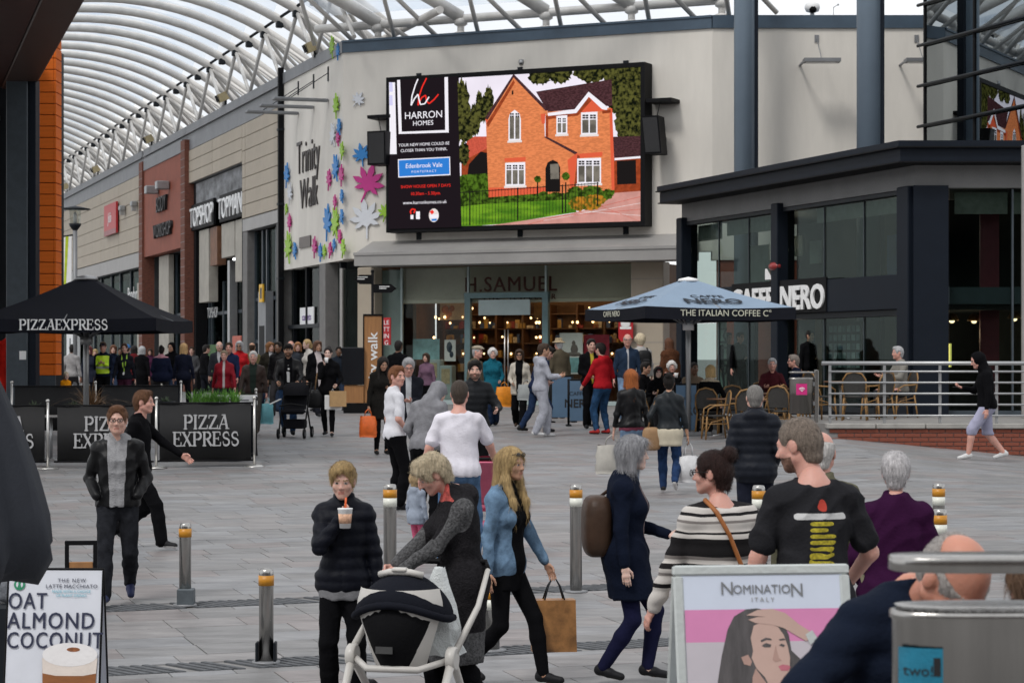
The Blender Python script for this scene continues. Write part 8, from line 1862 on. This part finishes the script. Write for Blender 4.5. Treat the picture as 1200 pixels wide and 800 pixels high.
person('person in a black hooded coat looking at the shop window behind the totem', 466, 47, 1.78, 20, 'm', 'brown', 'crop', HD, 'jacket', BLK, 'cotton', 'trousers', BLK, 'cotton', 'stand', 'down', 'pocket', shoe=BS)
person('small figure in mauve just left of the display plinths', 500, 50, 1.45, 200, 'f', 'fair', 'bob', HB, 'jacket', (.14, .08, .12), 'cotton', 'trousers', BLK, 'cotton', 'stand', 'down', 'down', shoe=BS)
person('man in a tan flat cap and olive jacket behind the bearded man', 557, 44, 1.72, 120, 'm', 'pink', 'fringe', HG, 'jacket', (.10, .085, .06), 'cotton', 'trousers', OLV, 'cotton', 'stand', 'down', 'down', extra=[flatcap(cloth('tweed', (.30, .26, .20)))], shoe=BS)
Te = person('white curly haired woman in a long teal coat', 577, 47, 1.62, 172, 'f', 'fair', 'curls', HW, 'coat', (.010, .10, .145), 'wool', 'loose', (.012, .022, .05), 'denim', 'step', (-.16, .22, 1.02), 'down', hem=-.30, build=1.05, hl='grip', shoe=BS)
carrier('carrier_bag', 'yellow and orange carrier bag held by the woman in teal', 'carrier bag', loc_at(Te, (-.24, .22, 1.0)), .36, .42, .16, mat('yellow_plastic', (.75, .25, .012), .4, var=.35, scale=4, bump=.15), .2, .1)
Cr = person('woman in sunglasses and a cream jacket walking towards the viewer', 609, 45.9, 1.64, 186, 'f', 'tan', 'bob', HB, 'jacket', (.46, .42, .36), 'cotton', 'loose', BLK, 'cotton', 'walkl', 'down', (.14, .22, 1.0), hem=-.16, openc=BLK, ow=.055, extra=[glasses(M_ink, 0, True)], shoe=((.05, .03, .02), (.1, .1, .1)))
carrier('shopping_bag', 'pale grey shopping bag held by the woman in the cream jacket', 'shopping bag', loc_at(Cr, (-.18, .24, 1.08)), .40, .32, .10, mat('grey_paper', (.32, .34, .34), .6, var=.15), -.3, .1)
person('man in a navy sweater bending close behind the grey tracksuit', 629, 44.6, 1.80, 62, 'm', 'fair', 'short', HD, 'jumper', (.012, .02, .055), 'knit', 'jeans', (.016, .03, .07), 'denim', ((-.12, -.3, .09), (.1, .16, .08), .05), (-.2, .3, 1.0), (.15, .3, 1.05), lean=.25, hp=.2, shoe=BS)
TK = (.36, .37, .42)
person('young man in a pale grey tracksuit and white trainers, seen from the side', 634, 43, 1.79, 74, 'm', 'tan', 'short', (.05, .03, .02), 'hoodie', TK, 'knit', 'joggers', TK, 'knit', 'stepl', (-.05, .36, 1.16), (.10, .34, 1.14), hood='down', hl='grip', hr='grip', shoe=WS, hy=-.1)
person('man in a checked bucket hat and olive coat facing the shop window', 656, 50, 1.76, 330, 'm', 'pink', 'fringe', HG, 'coat', (.075, .062, .042), 'cotton', 'trousers', OLV, 'cotton', 'stand', 'down', 'down', hem=-.1, extra=[buckethat(cloth('tweed', (.36, .28, .18)))], shoe=BS)
person('dark haired man in a black jacket with a yellow collar facing the red jacket', 692, 46, 1.82, 165, 'm', 'fair', 'short', HD, 'jacket', BLK, 'cotton', 'trousers', BLK, 'cotton', 'stand', 'down', (.1, .2, 1.05), openc=(.45, .36, .05), ow=.02, shoe=BS)
person('man in a bright red hooded jacket and blue jeans, back turned', 706, 44, 1.78, 318, 'm', 'fair', 'short', HD, 'jacket', RED, 'cotton', 'jeans', (.02, .055, .12), 'denim', 'wide', (-.22, .3, .96), (.2, .2, 1.0), hood='down', build=1.12, shoe=((.35, .02, .02), (.02, .02, .02)))
person('tall bald man in a navy sweater beside the shield sign', 735, 48, 1.90, 176, 'm', 'pink', 'fringe', (.3, .28, .26), 'jumper', (.018, .032, .06), 'knit', 'jeans', LJN, 'denim', 'stand', 'down', 'down', extra=[glasses()], openc=(.4, .4, .42), ow=.012, build=1.1, shoe=BS)
Ru = person('white haired person wearing a black rucksack, back turned', 751, 50, 1.86, 345, 'm', 'pink', 'curls', HP, 'jacket', (.35, .34, .33), 'cotton', 'trousers', CHAR, 'cotton', 'stand', 'down', 'down', shoe=BS)
o = thing('rucksack', 'black rucksack on the back of the white haired person', 'rucksack', loc_at(Ru, (0, -.23, 1.45)), -R(345), 'bags carried in the square'); bagmesh(o, .34, .48, .2, M_blkl, ([(.12, .1, -.02), (.13, .2, .04), (.14, .3, .0)], .02, M_blkl), 'pack'); mb = MB(); mb.bbox(-.12, .12, -.15, -.09, -.42, -.2, .03); mb.build('pocket', M_blkl, o)
person('woman with long auburn hair in a brown fur coat near the pale pillar', 785, 52, 1.80, 330, 'f', 'fair', 'longback', (.10, .04, .02), 'coat', (.085, .035, .018), 'fur', 'leggings', BLK, 'cotton', 'stand', 'down', 'down', hem=-.2, puff=.02, shoe=BS)
# -- seated outside the coffee house
def seat(px, D, rz, lab, z=None): rchair(xat(px, D), D, rz, lab, z)
def sitter(lab, px, D, H, face, kind, skin, hs_, hc, top, tc, tk, chairlab, z=None, **k):
    person(lab, px, D, H, face, kind, skin, hs_, hc, top, tc, tk, 'trousers', CHAR, 'cotton', 'sit', k.pop('al', 'table'), k.pop('ar', 'table'), shoe=BS, g=z, **k)
    f = -R(face); dx, dy = math.sin(f) * .02, -math.cos(f) * .02; rchair(xat(px, D) + dx, D + dy, f, chairlab, z)
sitter('seated dark haired man leaning in at the cafe table', 754, 46, 1.74, 120, 'm', 'tan', 'short', HD, 'jacket', BLK, 'cotton', 'rattan chair of the dark haired man leaning in')
sitter('seated woman in a dark red hat and black coat', 771, 45, 1.66, 175, 'f', 'pale', 'bob', HD, 'coat', BLK, 'wool', 'rattan chair of the woman in the red hat', hem=-.05, extra=[beanie(cloth('knit', (.16, .015, .03)))])
Wd = person('seated white haired person drinking from a white cup', 787, 46.6, 1.74, 178, 'f', 'pink', 'curls', HW, 'jacket', BLK, 'cotton', 'trousers', CHAR, 'cotton', 'sit', (-.02, .19, 1.09), 'table', shoe=BS, hl='grip'); rchair(xat(787, 46.6), 46.6, -R(178), 'rattan chair of the white haired drinker')
o = thing('cup', 'white cup raised by the seated white haired person', 'cup', hand_at(Wd, 0) + Vector((.0, -.04, -.04)), 0); mb = MB(); mb.lathe([(.03, 0), (.045, .1), (.04, .1), (.001, .03)], 12); mb.build('cup_body', M_white, o)
sitter('seated man in beige with close cropped hair', 812, 45.4, 1.76, 160, 'm', 'brown', 'crop', HD, 'jacket', (.16, .12, .085), 'cotton', 'rattan chair of the man in beige')
sitter('seated blonde woman in black with a fur collar, back turned', 832, 43.7, 1.74, 20, 'f', 'fair', 'bob', HL, 'coat', BLK, 'wool', 'rattan chair of the blonde in black', hem=-.05, mask=(lambda q: (q[:, 2] > .52).astype(int), [cloth('fur', (.42, .35, .26))]))
sitter('seated grey haired man in maroon behind the cafe chairs', 905, 44.6, 1.74, 185, 'm', 'pink', 'short', HG, 'jumper', (.055, .010, .014), 'knit', 'rattan chair of the man in maroon')
sitter('seated man with glasses facing left beside the slim steel bin', 933, 44.8, 1.80, 268, 'm', 'pink', 'short', (.2, .17, .15), 'jacket', NVY, 'cotton', 'rattan chair of the man in glasses', extra=[glasses()])
sitter('seated pale jacketed figure behind the terrace railing', 1055, 44.3, 1.80, 255, 'm', 'pink', 'short', HG, 'jacket', (.20, .19, .17), 'cotton', 'rattan chair of the pale jacketed figure', z=n0 + .004)
for px, D, lab, kw in ((948, 51, 'man in black standing inside behind the cafe glass', dict(skin='tan')), (852, 56, 'dim figure queueing inside the coffee house', dict(skin='fair')), (866, 55, 'second dim figure inside the coffee house by the counter', dict(skin='pink'))):
    person(lab, px, D, 1.76, 150, 'm', kw['skin'], 'short', HD, 'jacket', BLK, 'cotton', 'trousers', BLK, 'cotton', 'stand', 'fold', 'down', shoe=BS, g=n0 + .04)
# -- left, coming out of the arcade
person('older woman in a shiny red jacket walking towards the viewer', 263, 47, 1.60, 180, 'f', 'pink', 'short', (.26, .20, .14), 'jacket', (.20, .006, .014), 'puffer', 'trousers', CHAR, 'cotton', 'walkr', 'swf', 'swb', openc=(.45, .4, .4), ow=.016, build=1.18, fat=.1, shoe=BS)
Ol = person('white haired man in a brown leather jacket carrying a bright carrier bag', 297, 44, 1.64, 178, 'm', 'pink', 'short', HW, 'jacket', (.035, .022, .018), 'leather', 'trousers', (.06, .055, .05), 'cotton', 'walkl', 'bag', 'swf', openc=(.02, .03, .025), ow=.05, build=1.12, shoe=((.05, .03, .02), (.1, .1, .1)))
carrier('carrier_bag', 'turquoise and red carrier bag held by the man in brown leather', 'carrier bag', hand_at(Ol, 0), .26, .40, .14, mat('motley_plastic', (.15, .42, .48), .4, var=.2, scale=3, bump=.15), .2, .12)
mbq = MB()
Pc = person('man in a black cap and leather jacket pushing a black pushchair', 338, 43.4, 1.80, 176, 'm', 'tan', 'short', HD, 'jacket', BLK, 'leather', 'jeans', (.02, .045, .10), 'denim', 'walkl', (-.2, .34, 1.02), (.2, .34, 1.02), hl='grip', hr='grip', beard=True, mask=(lambda q: np.where((np.abs(q[:, 0]) < .035) & (q[:, 1] > .05) & (np.abs(np.sin(q[:, 2] * 38)) > .35) & (q[:, 2] > .1) & (q[:, 2] < .45), 2, np.where((np.abs(q[:, 0]) < .075) & (q[:, 1] > .03), 1, 0)), [cloth('cotton', BLK), cloth('cotton', (.5, .5, .5))]), extra=[cap_(cloth('cotton', BLK))], shoe=BS)
Wb = person('dark haired woman in black drinking while carrying a brown paper bag', 385, 43.2, 1.72, 184, 'f', 'pale', 'bun', HD, 'coat', BLK, 'wool', 'leggings', BLK, 'cotton', 'stepl', (-.20, .22, 1.02), (.06, .19, 1.40), hem=-.12, shoe=BS, shoek='boot', hl='grip', hr='grip')
o = thing('paper_cup', 'white cup lifted by the woman in black', 'cup', hand_at(Wb, 1) + Vector((.02, -.03, -.02)), 0); mb = MB(); mb.lathe([(.03, 0), (.04, .1), (.001, .1)], 12); mb.build('cup_body', M_white, o)
p = hand_at(Wb, 0); o = thing('paper_bag', 'brown paper bag held by the woman in black', 'paper bag', p + Vector((.05, -.03, -.02)), R(10), 'bags carried in the square'); mb = MB(); mb.poly([(-.16, -.05, -.36), (.16, -.05, -.36), (.16, -.05, -.06), (-.16, -.05, -.06)], (0, .11, 0)); mb.build('bag_body', mat('kraft_paper', (.42, .26, .12), .8, var=.12, scale=8), o); mb = MB(); mb.tube([(-.06, 0, -.06), (0, 0, 0.02), (.06, 0, -.06)], .006, 5); mb.build('handle', M_dark, o)
o = thing('shopping_bag', 'white card bag behind the brown paper bag', 'shopping bag', p + Vector((-.06, .06, -.06)), R(-8), 'bags carried in the square'); mb = MB(); mb.bbox(-.15, .18, -.04, .04, -.38, -.1, .008); mb.build('bag_body', M_white, o); mb = MB(); mb.tube([(-.06, 0, -.1), (0, 0, 0.02), (.06, 0, -.1)], .005, 5); mb.build('handle', M_white, o)
o = thing('handbag', 'large black handbag at the hip of the woman in black', 'handbag', loc_at(Wb, (.27, .02, .92)), 0, 'bags carried in the square'); bagmesh(o, .34, .36, .2, M_blkl, ([(0, 0, -.02), (.04, 0, .3), (.12, 0, .48)], .014, M_tanl))
FAR = [('man in a charcoal suit beside the silver mannequins', 257, 58, 1.80, 170, 'm', 'fair', 'fringe', HG, 'jacket', (.03, .032, .04), 'cotton', dict(openc=(.4, .4, .42), ow=.03)), ('man in a navy fleece partly behind the red jacket', 269, 54, 1.74, 185, 'm', 'pink', 'short', HB, 'jacket', (.012, .018, .05), 'cotton', {}),
       ('woman in sunglasses and a bright red top', 281, 57, 1.78, 184, 'f', 'tan', 'bob', HG, 'jumper', (.42, .015, .02), 'knit', dict(extra=[glasses(M_ink, 0, True)])), ('bald man in olive green walking away up the arcade', 295, 58, 1.77, 5, 'm', 'tan', 'fringe', HB, 'jacket', (.13, .115, .055), 'cotton', {}),
       ('red haired woman in a dark parka with a white scarf', 315, 55, 1.76, 140, 'f', 'fair', 'bob', (.20, .09, .035), 'coat', (.02, .018, .014), 'cotton', dict(openc=(.4, .4, .42), ow=.03, hem=-.2)), ('person in a black padded jacket behind the cap', 327, 52, 1.72, 200, 'm', 'brown', 'short', HD, 'puffer', BLK, 'puffer', {}),
       ('bald man in a slate jacket behind the pushchair', 341, 56, 1.80, 178, 'm', 'pink', 'fringe', HG, 'jacket', (.035, .04, .05), 'cotton', {}), ('auburn haired woman peering between two men', 349, 58, 1.78, 175, 'f', 'fair', 'bob', (.3, .14, .06), 'jacket', (.03, .03, .032), 'cotton', {}),
       ('blonde woman in a white top turned aside', 362, 56, 1.82, 240, 'f', 'pale', 'pony', HL, 'jumper', (.5, .48, .45), 'knit', {}), ('woman in a black coat over a pale blouse', 371, 51, 1.76, 150, 'f', 'tan', 'bob', (.10, .05, .03), 'coat', BLK, 'wool', dict(openc=(.45, .40, .4), ow=.05, hem=-.25)),
       ('dark figure at the edge of the totem', 397, 57, 1.66, 175, 'm', 'brown', 'short', HD, 'jacket', (.015, .02, .03), 'cotton', {}),
       ('man in a pale grey sweatshirt walking away by the terracotta wall', 84, 60, 1.72, 15, 'm', 'brown', 'crop', HD, 'jumper', (.30, .29, .29), 'knit', {}), ('person in a dark coat left of the police officer', 105, 62, 1.70, 190, 'f', 'pink', 'bob', (.12, .03, .03), 'coat', (.015, .018, .03), 'cotton', dict(hem=-.2)),
       ('brown haired person in navy behind the police officer', 133, 64, 1.74, 175, 'f', 'fair', 'bob', (.12, .05, .025), 'jacket', NVY, 'cotton', {}), ('person in a blue bobble hat deep in the arcade', 149, 68, 1.76, 10, 'm', 'fair', 'crop', HB, 'jacket', BLK, 'cotton', dict(extra=[beanie(cloth('knit', (.05, .18, .42)))])),
       ('person in a dark red coat deep in the arcade', 157, 66, 1.74, 0, 'f', 'fair', 'bob', HD, 'coat', (.10, .012, .015), 'wool', dict(hem=-.2)), ('grey haired woman in a long black coat walking away', 166, 63, 1.70, 4, 'f', 'pink', 'bob', HG, 'coat', BLK, 'wool', dict(hem=-.42, legs='walkl')),
       ('woman in a wide navy coat with a pink scarf, back turned', 189, 57, 1.66, 358, 'f', 'pink', 'bun', HD, 'coat', (.012, .016, .038), 'wool', dict(hem=-.12, build=1.35, mask=(lambda q: (q[:, 2] > .53).astype(int), [cloth('knit', (.45, .22, .26))]))), ('woman with long pale blonde hair in navy, back turned', 215, 56, 1.74, 2, 'f', 'fair', 'longback', (.48, .30, .14), 'jacket', (.010, .012, .024), 'cotton', dict(hem=-.1)),
       ('person with a raised black hood by the rust red pier', 202, 60, 1.78, 200, 'm', 'tan', None, HD, 'hoodie', BLK, 'cotton', dict(hood='up')),
       ('shopper in grey far up the arcade', 225, 74, 1.72, 180, 'm', 'fair', 'short', HB, 'jacket', (.08, .08, .085), 'cotton', {}), ('shopper in a beige coat far up the arcade', 112, 78, 1.68, 185, 'f', 'fair', 'bob', HL, 'coat', (.25, .2, .14), 'wool', dict(hem=-.3)),
       ('shopper in bottle green far up the arcade', 141, 80, 1.74, 175, 'm', 'brown', 'short', HD, 'jacket', (.02, .05, .03), 'cotton', {}), ('shopper in plum far up the arcade', 176, 84, 1.70, 178, 'f', 'fair', 'bob', HB, 'coat', (.07, .02, .05), 'wool', dict(hem=-.25)), ('shopper in black by the fashion shop entrance', 240, 66, 1.76, 60, 'm', 'fair', 'short', HD, 'jacket', BLK, 'cotton', {})]
for i, (lab, px, D, H, fc, kd, sk, hs_, hc, tp, tc, tk, kw) in enumerate(FAR):
    kw = dict(kw); lg_ = kw.pop('legs', ('walkr', 'walkl', 'step')[i % 3]); person(lab, px, D, H, fc, kd, sk, hs_, hc, tp, tc, tk, 'trousers', ((.012, .013, .018), (.02, .03, .055), (.03, .028, .03))[i % 3], 'cotton', lg_, ('down', 'swf', 'pocket')[i % 3], ('down', 'swb', 'down')[i % 3], shoe=BS, **kw)
HV = mat('hi_vis_yellow', (.50, .72, .02), .6, var=.06, bump=.05); RFL = mat('reflective_grey', (.45, .47, .47), .4, var=.05)
person('police officer in a peaked cap and bright yellow vest', 121, 56, 1.74, 178, 'm', 'pink', 'short', HB, 'jacket', NVY, 'cotton', 'trousers', BLK, 'cotton', 'stand', 'chest', 'chest', mask=(lambda q: np.where((np.abs(q[:, 0]) < .165) & (q[:, 2] > .04) & (q[:, 2] < .5), np.where(np.abs(q[:, 2] - .2) < .02, 2, 1), 0), [HV, RFL]), extra=[cap_(cloth('cotton', NVY))], shoe=BS)
person('woman with a green lanyard and a white badge over black', 146, 53, 1.72, 176, 'f', 'fair', 'short', (.06, .03, .02), 'jacket', (.014, .013, .016), 'cotton', 'trousers', (.05, .015, .03), 'cotton', 'walkl', 'down', 'swf', mask=(lambda q: np.where((q[:, 1] > .03) & (np.abs(np.abs(q[:, 0]) - .1 * np.clip(q[:, 2] - .15, 0, 1) * 1.6) < .012) & (q[:, 2] > .15), 1, np.where((q[:, 1] > .03) & (np.abs(q[:, 0]) < .03) & (q[:, 2] > .06) & (q[:, 2] < .15), 2, 0)), [mat('lime_lanyard', (.35, .6, .05), .6), M_white]), shoe=BS)
person('small child in an orange top by the terracotta wall', 77, 50, 1.02, 150, 'c', 'pale', 'crop', HP, 'jumper', (.75, .28, .01), 'knit', 'trousers', (.03, .05, .03), 'cotton', 'stand', 'down', 'down', shoe=BS)
# mannequins
person('red dressed mannequin with a black head in the bright left window', 9, 47.2, 1.80, 150, 'm', (.012, .012, .013), None, BLK, 'jumper', (.50, .018, .012), 'knit', 'trousers', (.50, .018, .012), 'cotton', 'stand', 'hip', 'down', cat='mannequin', name='mannequin', group='shop window mannequins', shoe=BS, g=GL + .25, nohead=False, hy=.6)
for px, y_, lab, r_, tc in ((250, -1.0, 'silver mannequin in a grey top high in the fashion shop window', R(200), (.20, .21, .22)), (246.5, -1.5, 'silver mannequin in dark clothes behind the grey topped one', R(150), (.07, .07, .08))):
    x, z = ARC.loc(px, 420, y_); p = ARC.world(x, y_, 1.2); person(lab, px, p.y, 1.80, 165 if px > 248 else 215, 'f', (.34, .33, .31), None, BLK, 'tshirt', tc, 'cotton', 'trousers', (.05, .015, .02), 'cotton', 'step', 'hip', 'down', cat='mannequin', name='mannequin', group='shop window mannequins', shoe=BS, X=p.x, g=GF + .95)
    o = thing('display_plinth', 'dark plinth under the %s' % ('grey topped mannequin' if px > 248 else 'dark dressed mannequin'), 'plinth', (p.x, p.y, GF), ARC.ang, 'mannequin plinths'); mb = MB(); mb.bbox(-.35, .35, -.25, .25, .03, .945, .02); mb.build('body', M_dark, o)

# ================================================================== PUSHCHAIRS
def wheel(par, c, r_, w, name='wheel'):
    mb = MB(); vs = [(r_ * .72, -w / 2), (r_ * .94, -w / 2), (r_, -w * .3), (r_, w * .3), (r_ * .94, w / 2), (r_ * .72, w / 2)]; n = 18; V = []; 
    for a, b in vs: V += [(c[0] + b, c[1] + a * math.cos(6.2832 * k / n), c[2] + a * math.sin(6.2832 * k / n)) for k in range(n)]
    mb.add(V, [(j * n + k, j * n + (k + 1) % n, ((j + 1) % 6) * n + (k + 1) % n, ((j + 1) % 6) * n + k) for j in range(6) for k in range(n)], 0, True); wl = mb.build(name, M_black, par)
    mb = MB(); V = [(c[0] + b, c[1] + r_ * .7 * math.cos(6.2832 * k / n), c[2] + r_ * .7 * math.sin(6.2832 * k / n)) for b in (-w * .3, w * .3) for k in range(n)]; mb.add(V, [tuple(range(n - 1, -1, -1)), tuple(range(n, 2 * n))] + [(k, (k + 1) % n, n + (k + 1) % n, n + k) for k in range(n)]); mb.build('rim', M_zinc, wl)
D = 12.85; X = xat(474, D); g = float(gz(X, D)); pc = thing('pushchair', 'white framed pushchair with black hood and seat, nearest the viewer', 'pushchair', (X, D, g), R(-14))
M_gw = mat('warm_white_plastic', (.52, .50, .47), .4, var=.06, bump=.02)
zt_ = ZC - (672 - 420) / F * D - g
def shell(mb, w0, w1, z0, z1, dp, u0=-1, u1=1, off=0., top=None):
    n, k = 12, 10; vs = []
    for j in range(n + 1):
        t = j / n; z = z0 + (z1 - z0) * t; w = w0 + (w1 - w0) * math.sin(t * 1.9) / math.sin(1.9) if False else (w0 + (w1 - w0) * min(1, 1.25 * t) - .06 * max(0, t - .75) * 2)
        for i in range(k + 1):
            u = u0 + (u1 - u0) * i / k; th = u * 1.25; lift = .0 if top is None else top(u) * (t > .93); vs.append((w * math.sin(th) / math.sin(1.25), -dp * (.5 + .5 * math.sin(math.pi * (.15 + .55 * t))) * math.cos(th) - off, z + lift))
    mb.add(vs, [(j * (k + 1) + i, j * (k + 1) + i + 1, (j + 1) * (k + 1) + i + 1, (j + 1) * (k + 1) + i) for j in range(n) for i in range(k)], 0, True)
mb = MB(); shell(mb, .15, .265, .42, zt_ - .07, .30); mb.build('seat_shell', M_gw, pc)
mb = MB(); shell(mb, .13, .235, .43, zt_ - .16, .31, u0=-.84, u1=.84, off=.010, top=lambda u: .10 * max(0, abs(u) - .45) / .5); mb.build('seat_panel', cloth('cotton', (.008, .008, .009)), pc)
mb = MB(); vs = []; n = 14; k = 10
for j in range(k + 1):
    ph = math.pi * .5 * j / k
    for i in range(n + 1): th = -1.75 + 3.5 * i / n; vs.append((.285 * math.sin(th) * math.cos(ph * .85), -.31 * math.cos(th) * math.cos(ph), zt_ - .14 + .15 * math.sin(ph) - .10 * abs(math.sin(th)) ** 2 * math.cos(ph)))
mb.add(vs, [(j * (n + 1) + i, j * (n + 1) + i + 1, (j + 1) * (n + 1) + i + 1, (j + 1) * (n + 1) + i) for j in range(k) for i in range(n)], 0, True); mb.build('hood', cloth('cotton', (.010, .011, .016)), pc)
mb = MB(); mb.tube([(.285 * math.sin(t), -.315 * math.cos(t), zt_ - .15 - .10 * math.sin(t) ** 2) for t in np.linspace(-1.7, 1.7, 15)], .022, 8); mb.build('hood_rim', cloth('cotton', (.010, .011, .016)), pc)
mb = MB(); mb.tube([(-.13, -.06, zt_ - .0), (-.06, -.09, zt_ + .018), (.06, -.09, zt_ + .018), (.13, -.06, zt_)], .020, 8); mb.bbox(-.045, .045, -.12, -.06, zt_ + .02, zt_ + .045, .008); mb.each('carry_handle', M_gw, pc)
for s_ in (-1, 1):
    mb = MB(); mb.lathe([(.06, -.028), (.07, -.02), (.07, .02), (.06, .028)], 18); mb.v = [(s_ * .30 + z, y - .05, x + .47) for x, y, z in mb.v]; mb.build('hub', M_gw, pc)
    mb = MB(); mb.tube([(s_ * .30, -.05, .47), (s_ * .29, -.30, .20), (s_ * .26, -.42, .12)], [.028, .021, .017], 8); mb.build('leg', M_gw, pc); mb = MB(); mb.tube([(s_ * .30, -.05, .47), (s_ * .29, .22, .24), (s_ * .28, .32, .15)], [.028, .021, .017], 8); mb.build('leg', M_gw, pc)
    mb = MB(); mb.tube([(s_ * .31, -.03, .50), (s_ * .31 + .055 + .01, .25, .74), (s_ * .29 + .10, .42, .94)], [.021, .018, .016], 8); mb.build('handle_tube', M_gw, pc)
    wheel(pc, (s_ * .27, -.42, .10), .10, .05); wheel(pc, (s_ * .31, .32, .14), .14, .05)
mb = MB(); mb.tube([(-.19, .42, .94), (-.18, .46, .98), (.37, .46, .98), (.39, .42, .94)], .018, 8); mb.build('push_bar', M_black, pc); mb = MB(); mb.tube([(-.28, .2, .22), (.28, .2, .22)], .016, 8); mb.build('cross_tube', M_gw, pc)
mb = MB(); mb.tube([(-.28, -.06, .46), (-.15, -.24, .425), (.15, -.24, .425), (.28, -.06, .46)], .02, 8); mb.build('seat_carrier', M_gw, pc)
mb = MB(); mb.bx(-.08, .02, -.305, -.300, .52, .56); mb.build('print', mat('grey_print', (.05, .05, .05), .6), pc)
o = thing('carrier_bag', 'white crumpled carrier bag stuffed beside the pushchair hood', 'carrier bag', (X + .20, D + .05, g + zt_ + .03), .2, 'bags carried in the square'); mb = MB(); n = 8; k = 14; vs = []
r_ = random.Random(6)
for j in range(n):
    t = j / (n - 1)
    for i in range(k): a = 6.2832 * i / k; q = 1 + r_.uniform(-.16, .16); vs.append(((.03 + .085 * t ** .6) * math.cos(a) * q + .03 * t, (.02 + .06 * t) * math.sin(a) * q, -.5 * t + r_.uniform(-.012, .012)))
mb.add(vs, [(j * k + i, (j + 1) * k + i, (j + 1) * k + (i + 1) % k, j * k + (i + 1) % k) for j in range(n - 1) for i in range(k)], 0, False); mb.f += [tuple(range(k)), tuple(range(n * k - 1, (n - 1) * k - 1, -1))]; mb.m += [0, 0]; mb.sm += [False, False]; mb.build('bag_body', mat('silvery_plastic', (.60, .63, .63), .35, var=.12, scale=14, bump=.2), o)
# black pushchair of the man in the cap
def buggy(px, D, rz, lab, m, sc, frame=M_black):
    X = xat(px, D); o = thing('pushchair', lab, 'pushchair', (X, D, float(gz(X, D))), rz); o.scale = (sc, sc, sc)
    mb = MB(); mb.poly([(-.22, -.05, .55), (.22, -.05, .55), (.22, .22, 1.0), (-.22, .22, 1.0)], (0, -.05, .01)); mb.build('seat_back', m, o); mb = MB(); mb.bbox(-.22, .22, -.36, -.05, .46, .56, .04); mb.build('seat', m, o)
    mb = MB(); vs = []; n = 10; k = 6
    for j in range(k + 1):
        ph = math.pi * .5 * j / k
        for i in range(n + 1): th = -1.6 + 3.2 * i / n; vs.append((.25 * math.sin(th), .1 - .34 * math.cos(th) * math.cos(ph), .82 + .25 * math.sin(ph) * math.cos(th * .6)))
    mb.add(vs, [(j * (n + 1) + i, j * (n + 1) + i + 1, (j + 1) * (n + 1) + i + 1, (j + 1) * (n + 1) + i) for j in range(k) for i in range(n)], 0, True); mb.build('hood', m, o)
    mb = MB(); mb.bbox(-.2, .2, -.2, .2, .18, .36, .03); mb.build('basket', m, o)
    for s_ in (-1, 1):
        mb = MB(); mb.tube([(s_ * .24, -.45, .1), (s_ * .25, -.1, .55), (s_ * .25, .42, 1.05)], .016, 7); mb.build('frame_tube', frame, o); mb = MB(); mb.tube([(s_ * .25, .32, .12), (s_ * .25, -.1, .58)], .016, 7); mb.build('frame_tube', frame, o)
        wheel(o, (s_ * .25, -.45, .095), .095, .045); wheel(o, (s_ * .27, .32, .11), .11, .045)
    mb = MB(); mb.tube([(-.25, .42, 1.05), (.25, .42, 1.05)], .017, 7); mb.build('push_bar', M_black, o); mb = MB(); mb.tube([(-.24, -.36, .62), (0, -.46, .66), (.24, -.36, .62)], .018, 7); mb.build('bumper_bar', M_black, o); return o
o = buggy(346, 42.7, R(-4), 'black pushchair pushed by the man in the cap', cloth('cotton', (.009, .009, .011)), 1.0); mb = MB(); mb.box((-.36, -.12, .70), (.22, .18, .02), 0, Matrix.Rotation(R(-25), 3, 'Y')); mb.build('paper', M_white, o)
buggy(573, 22.7, R(178), 'pink pushchair beside the heavy man in white', cloth('cotton', (.50, .13, .2)), .95)
# grey coat left under the closed parasol
D = 14.3; X = xat(12, D); o = thing('folded_coat', 'grey folded coat hanging under the closed parasol', 'coat', (X, D, float(gz(X, D)))); G = Grid((-.25, -.2, .55), (.3, .25, 1.1), .014)
G.ell((0, 0, .82), (.14, .1, .2), 0); G.cone((.0, -.02, .92), (.13, -.04, .84), .06, .05, .03); G.cone((.13, -.04, .84), (.06, -.08, .72), .05, .045, .02); P = G.allp(); G.v -= (.008 * np.sin(P[..., 2] * 55 + 3 * np.sin(P[..., 0] * 22)) * np.sin(P[..., 0] * 40 + P[..., 1] * 30)).astype(np.float32); V, Q = G.nets(); link('cloth', npmesh('cloth', V, Q, [cloth('denim', (.20, .21, .23))]), o)
mb = MB(); mb.bbox(-.16, .16, -.14, .14, 0, .63, .02); mb.build('stool', M_dark, o)
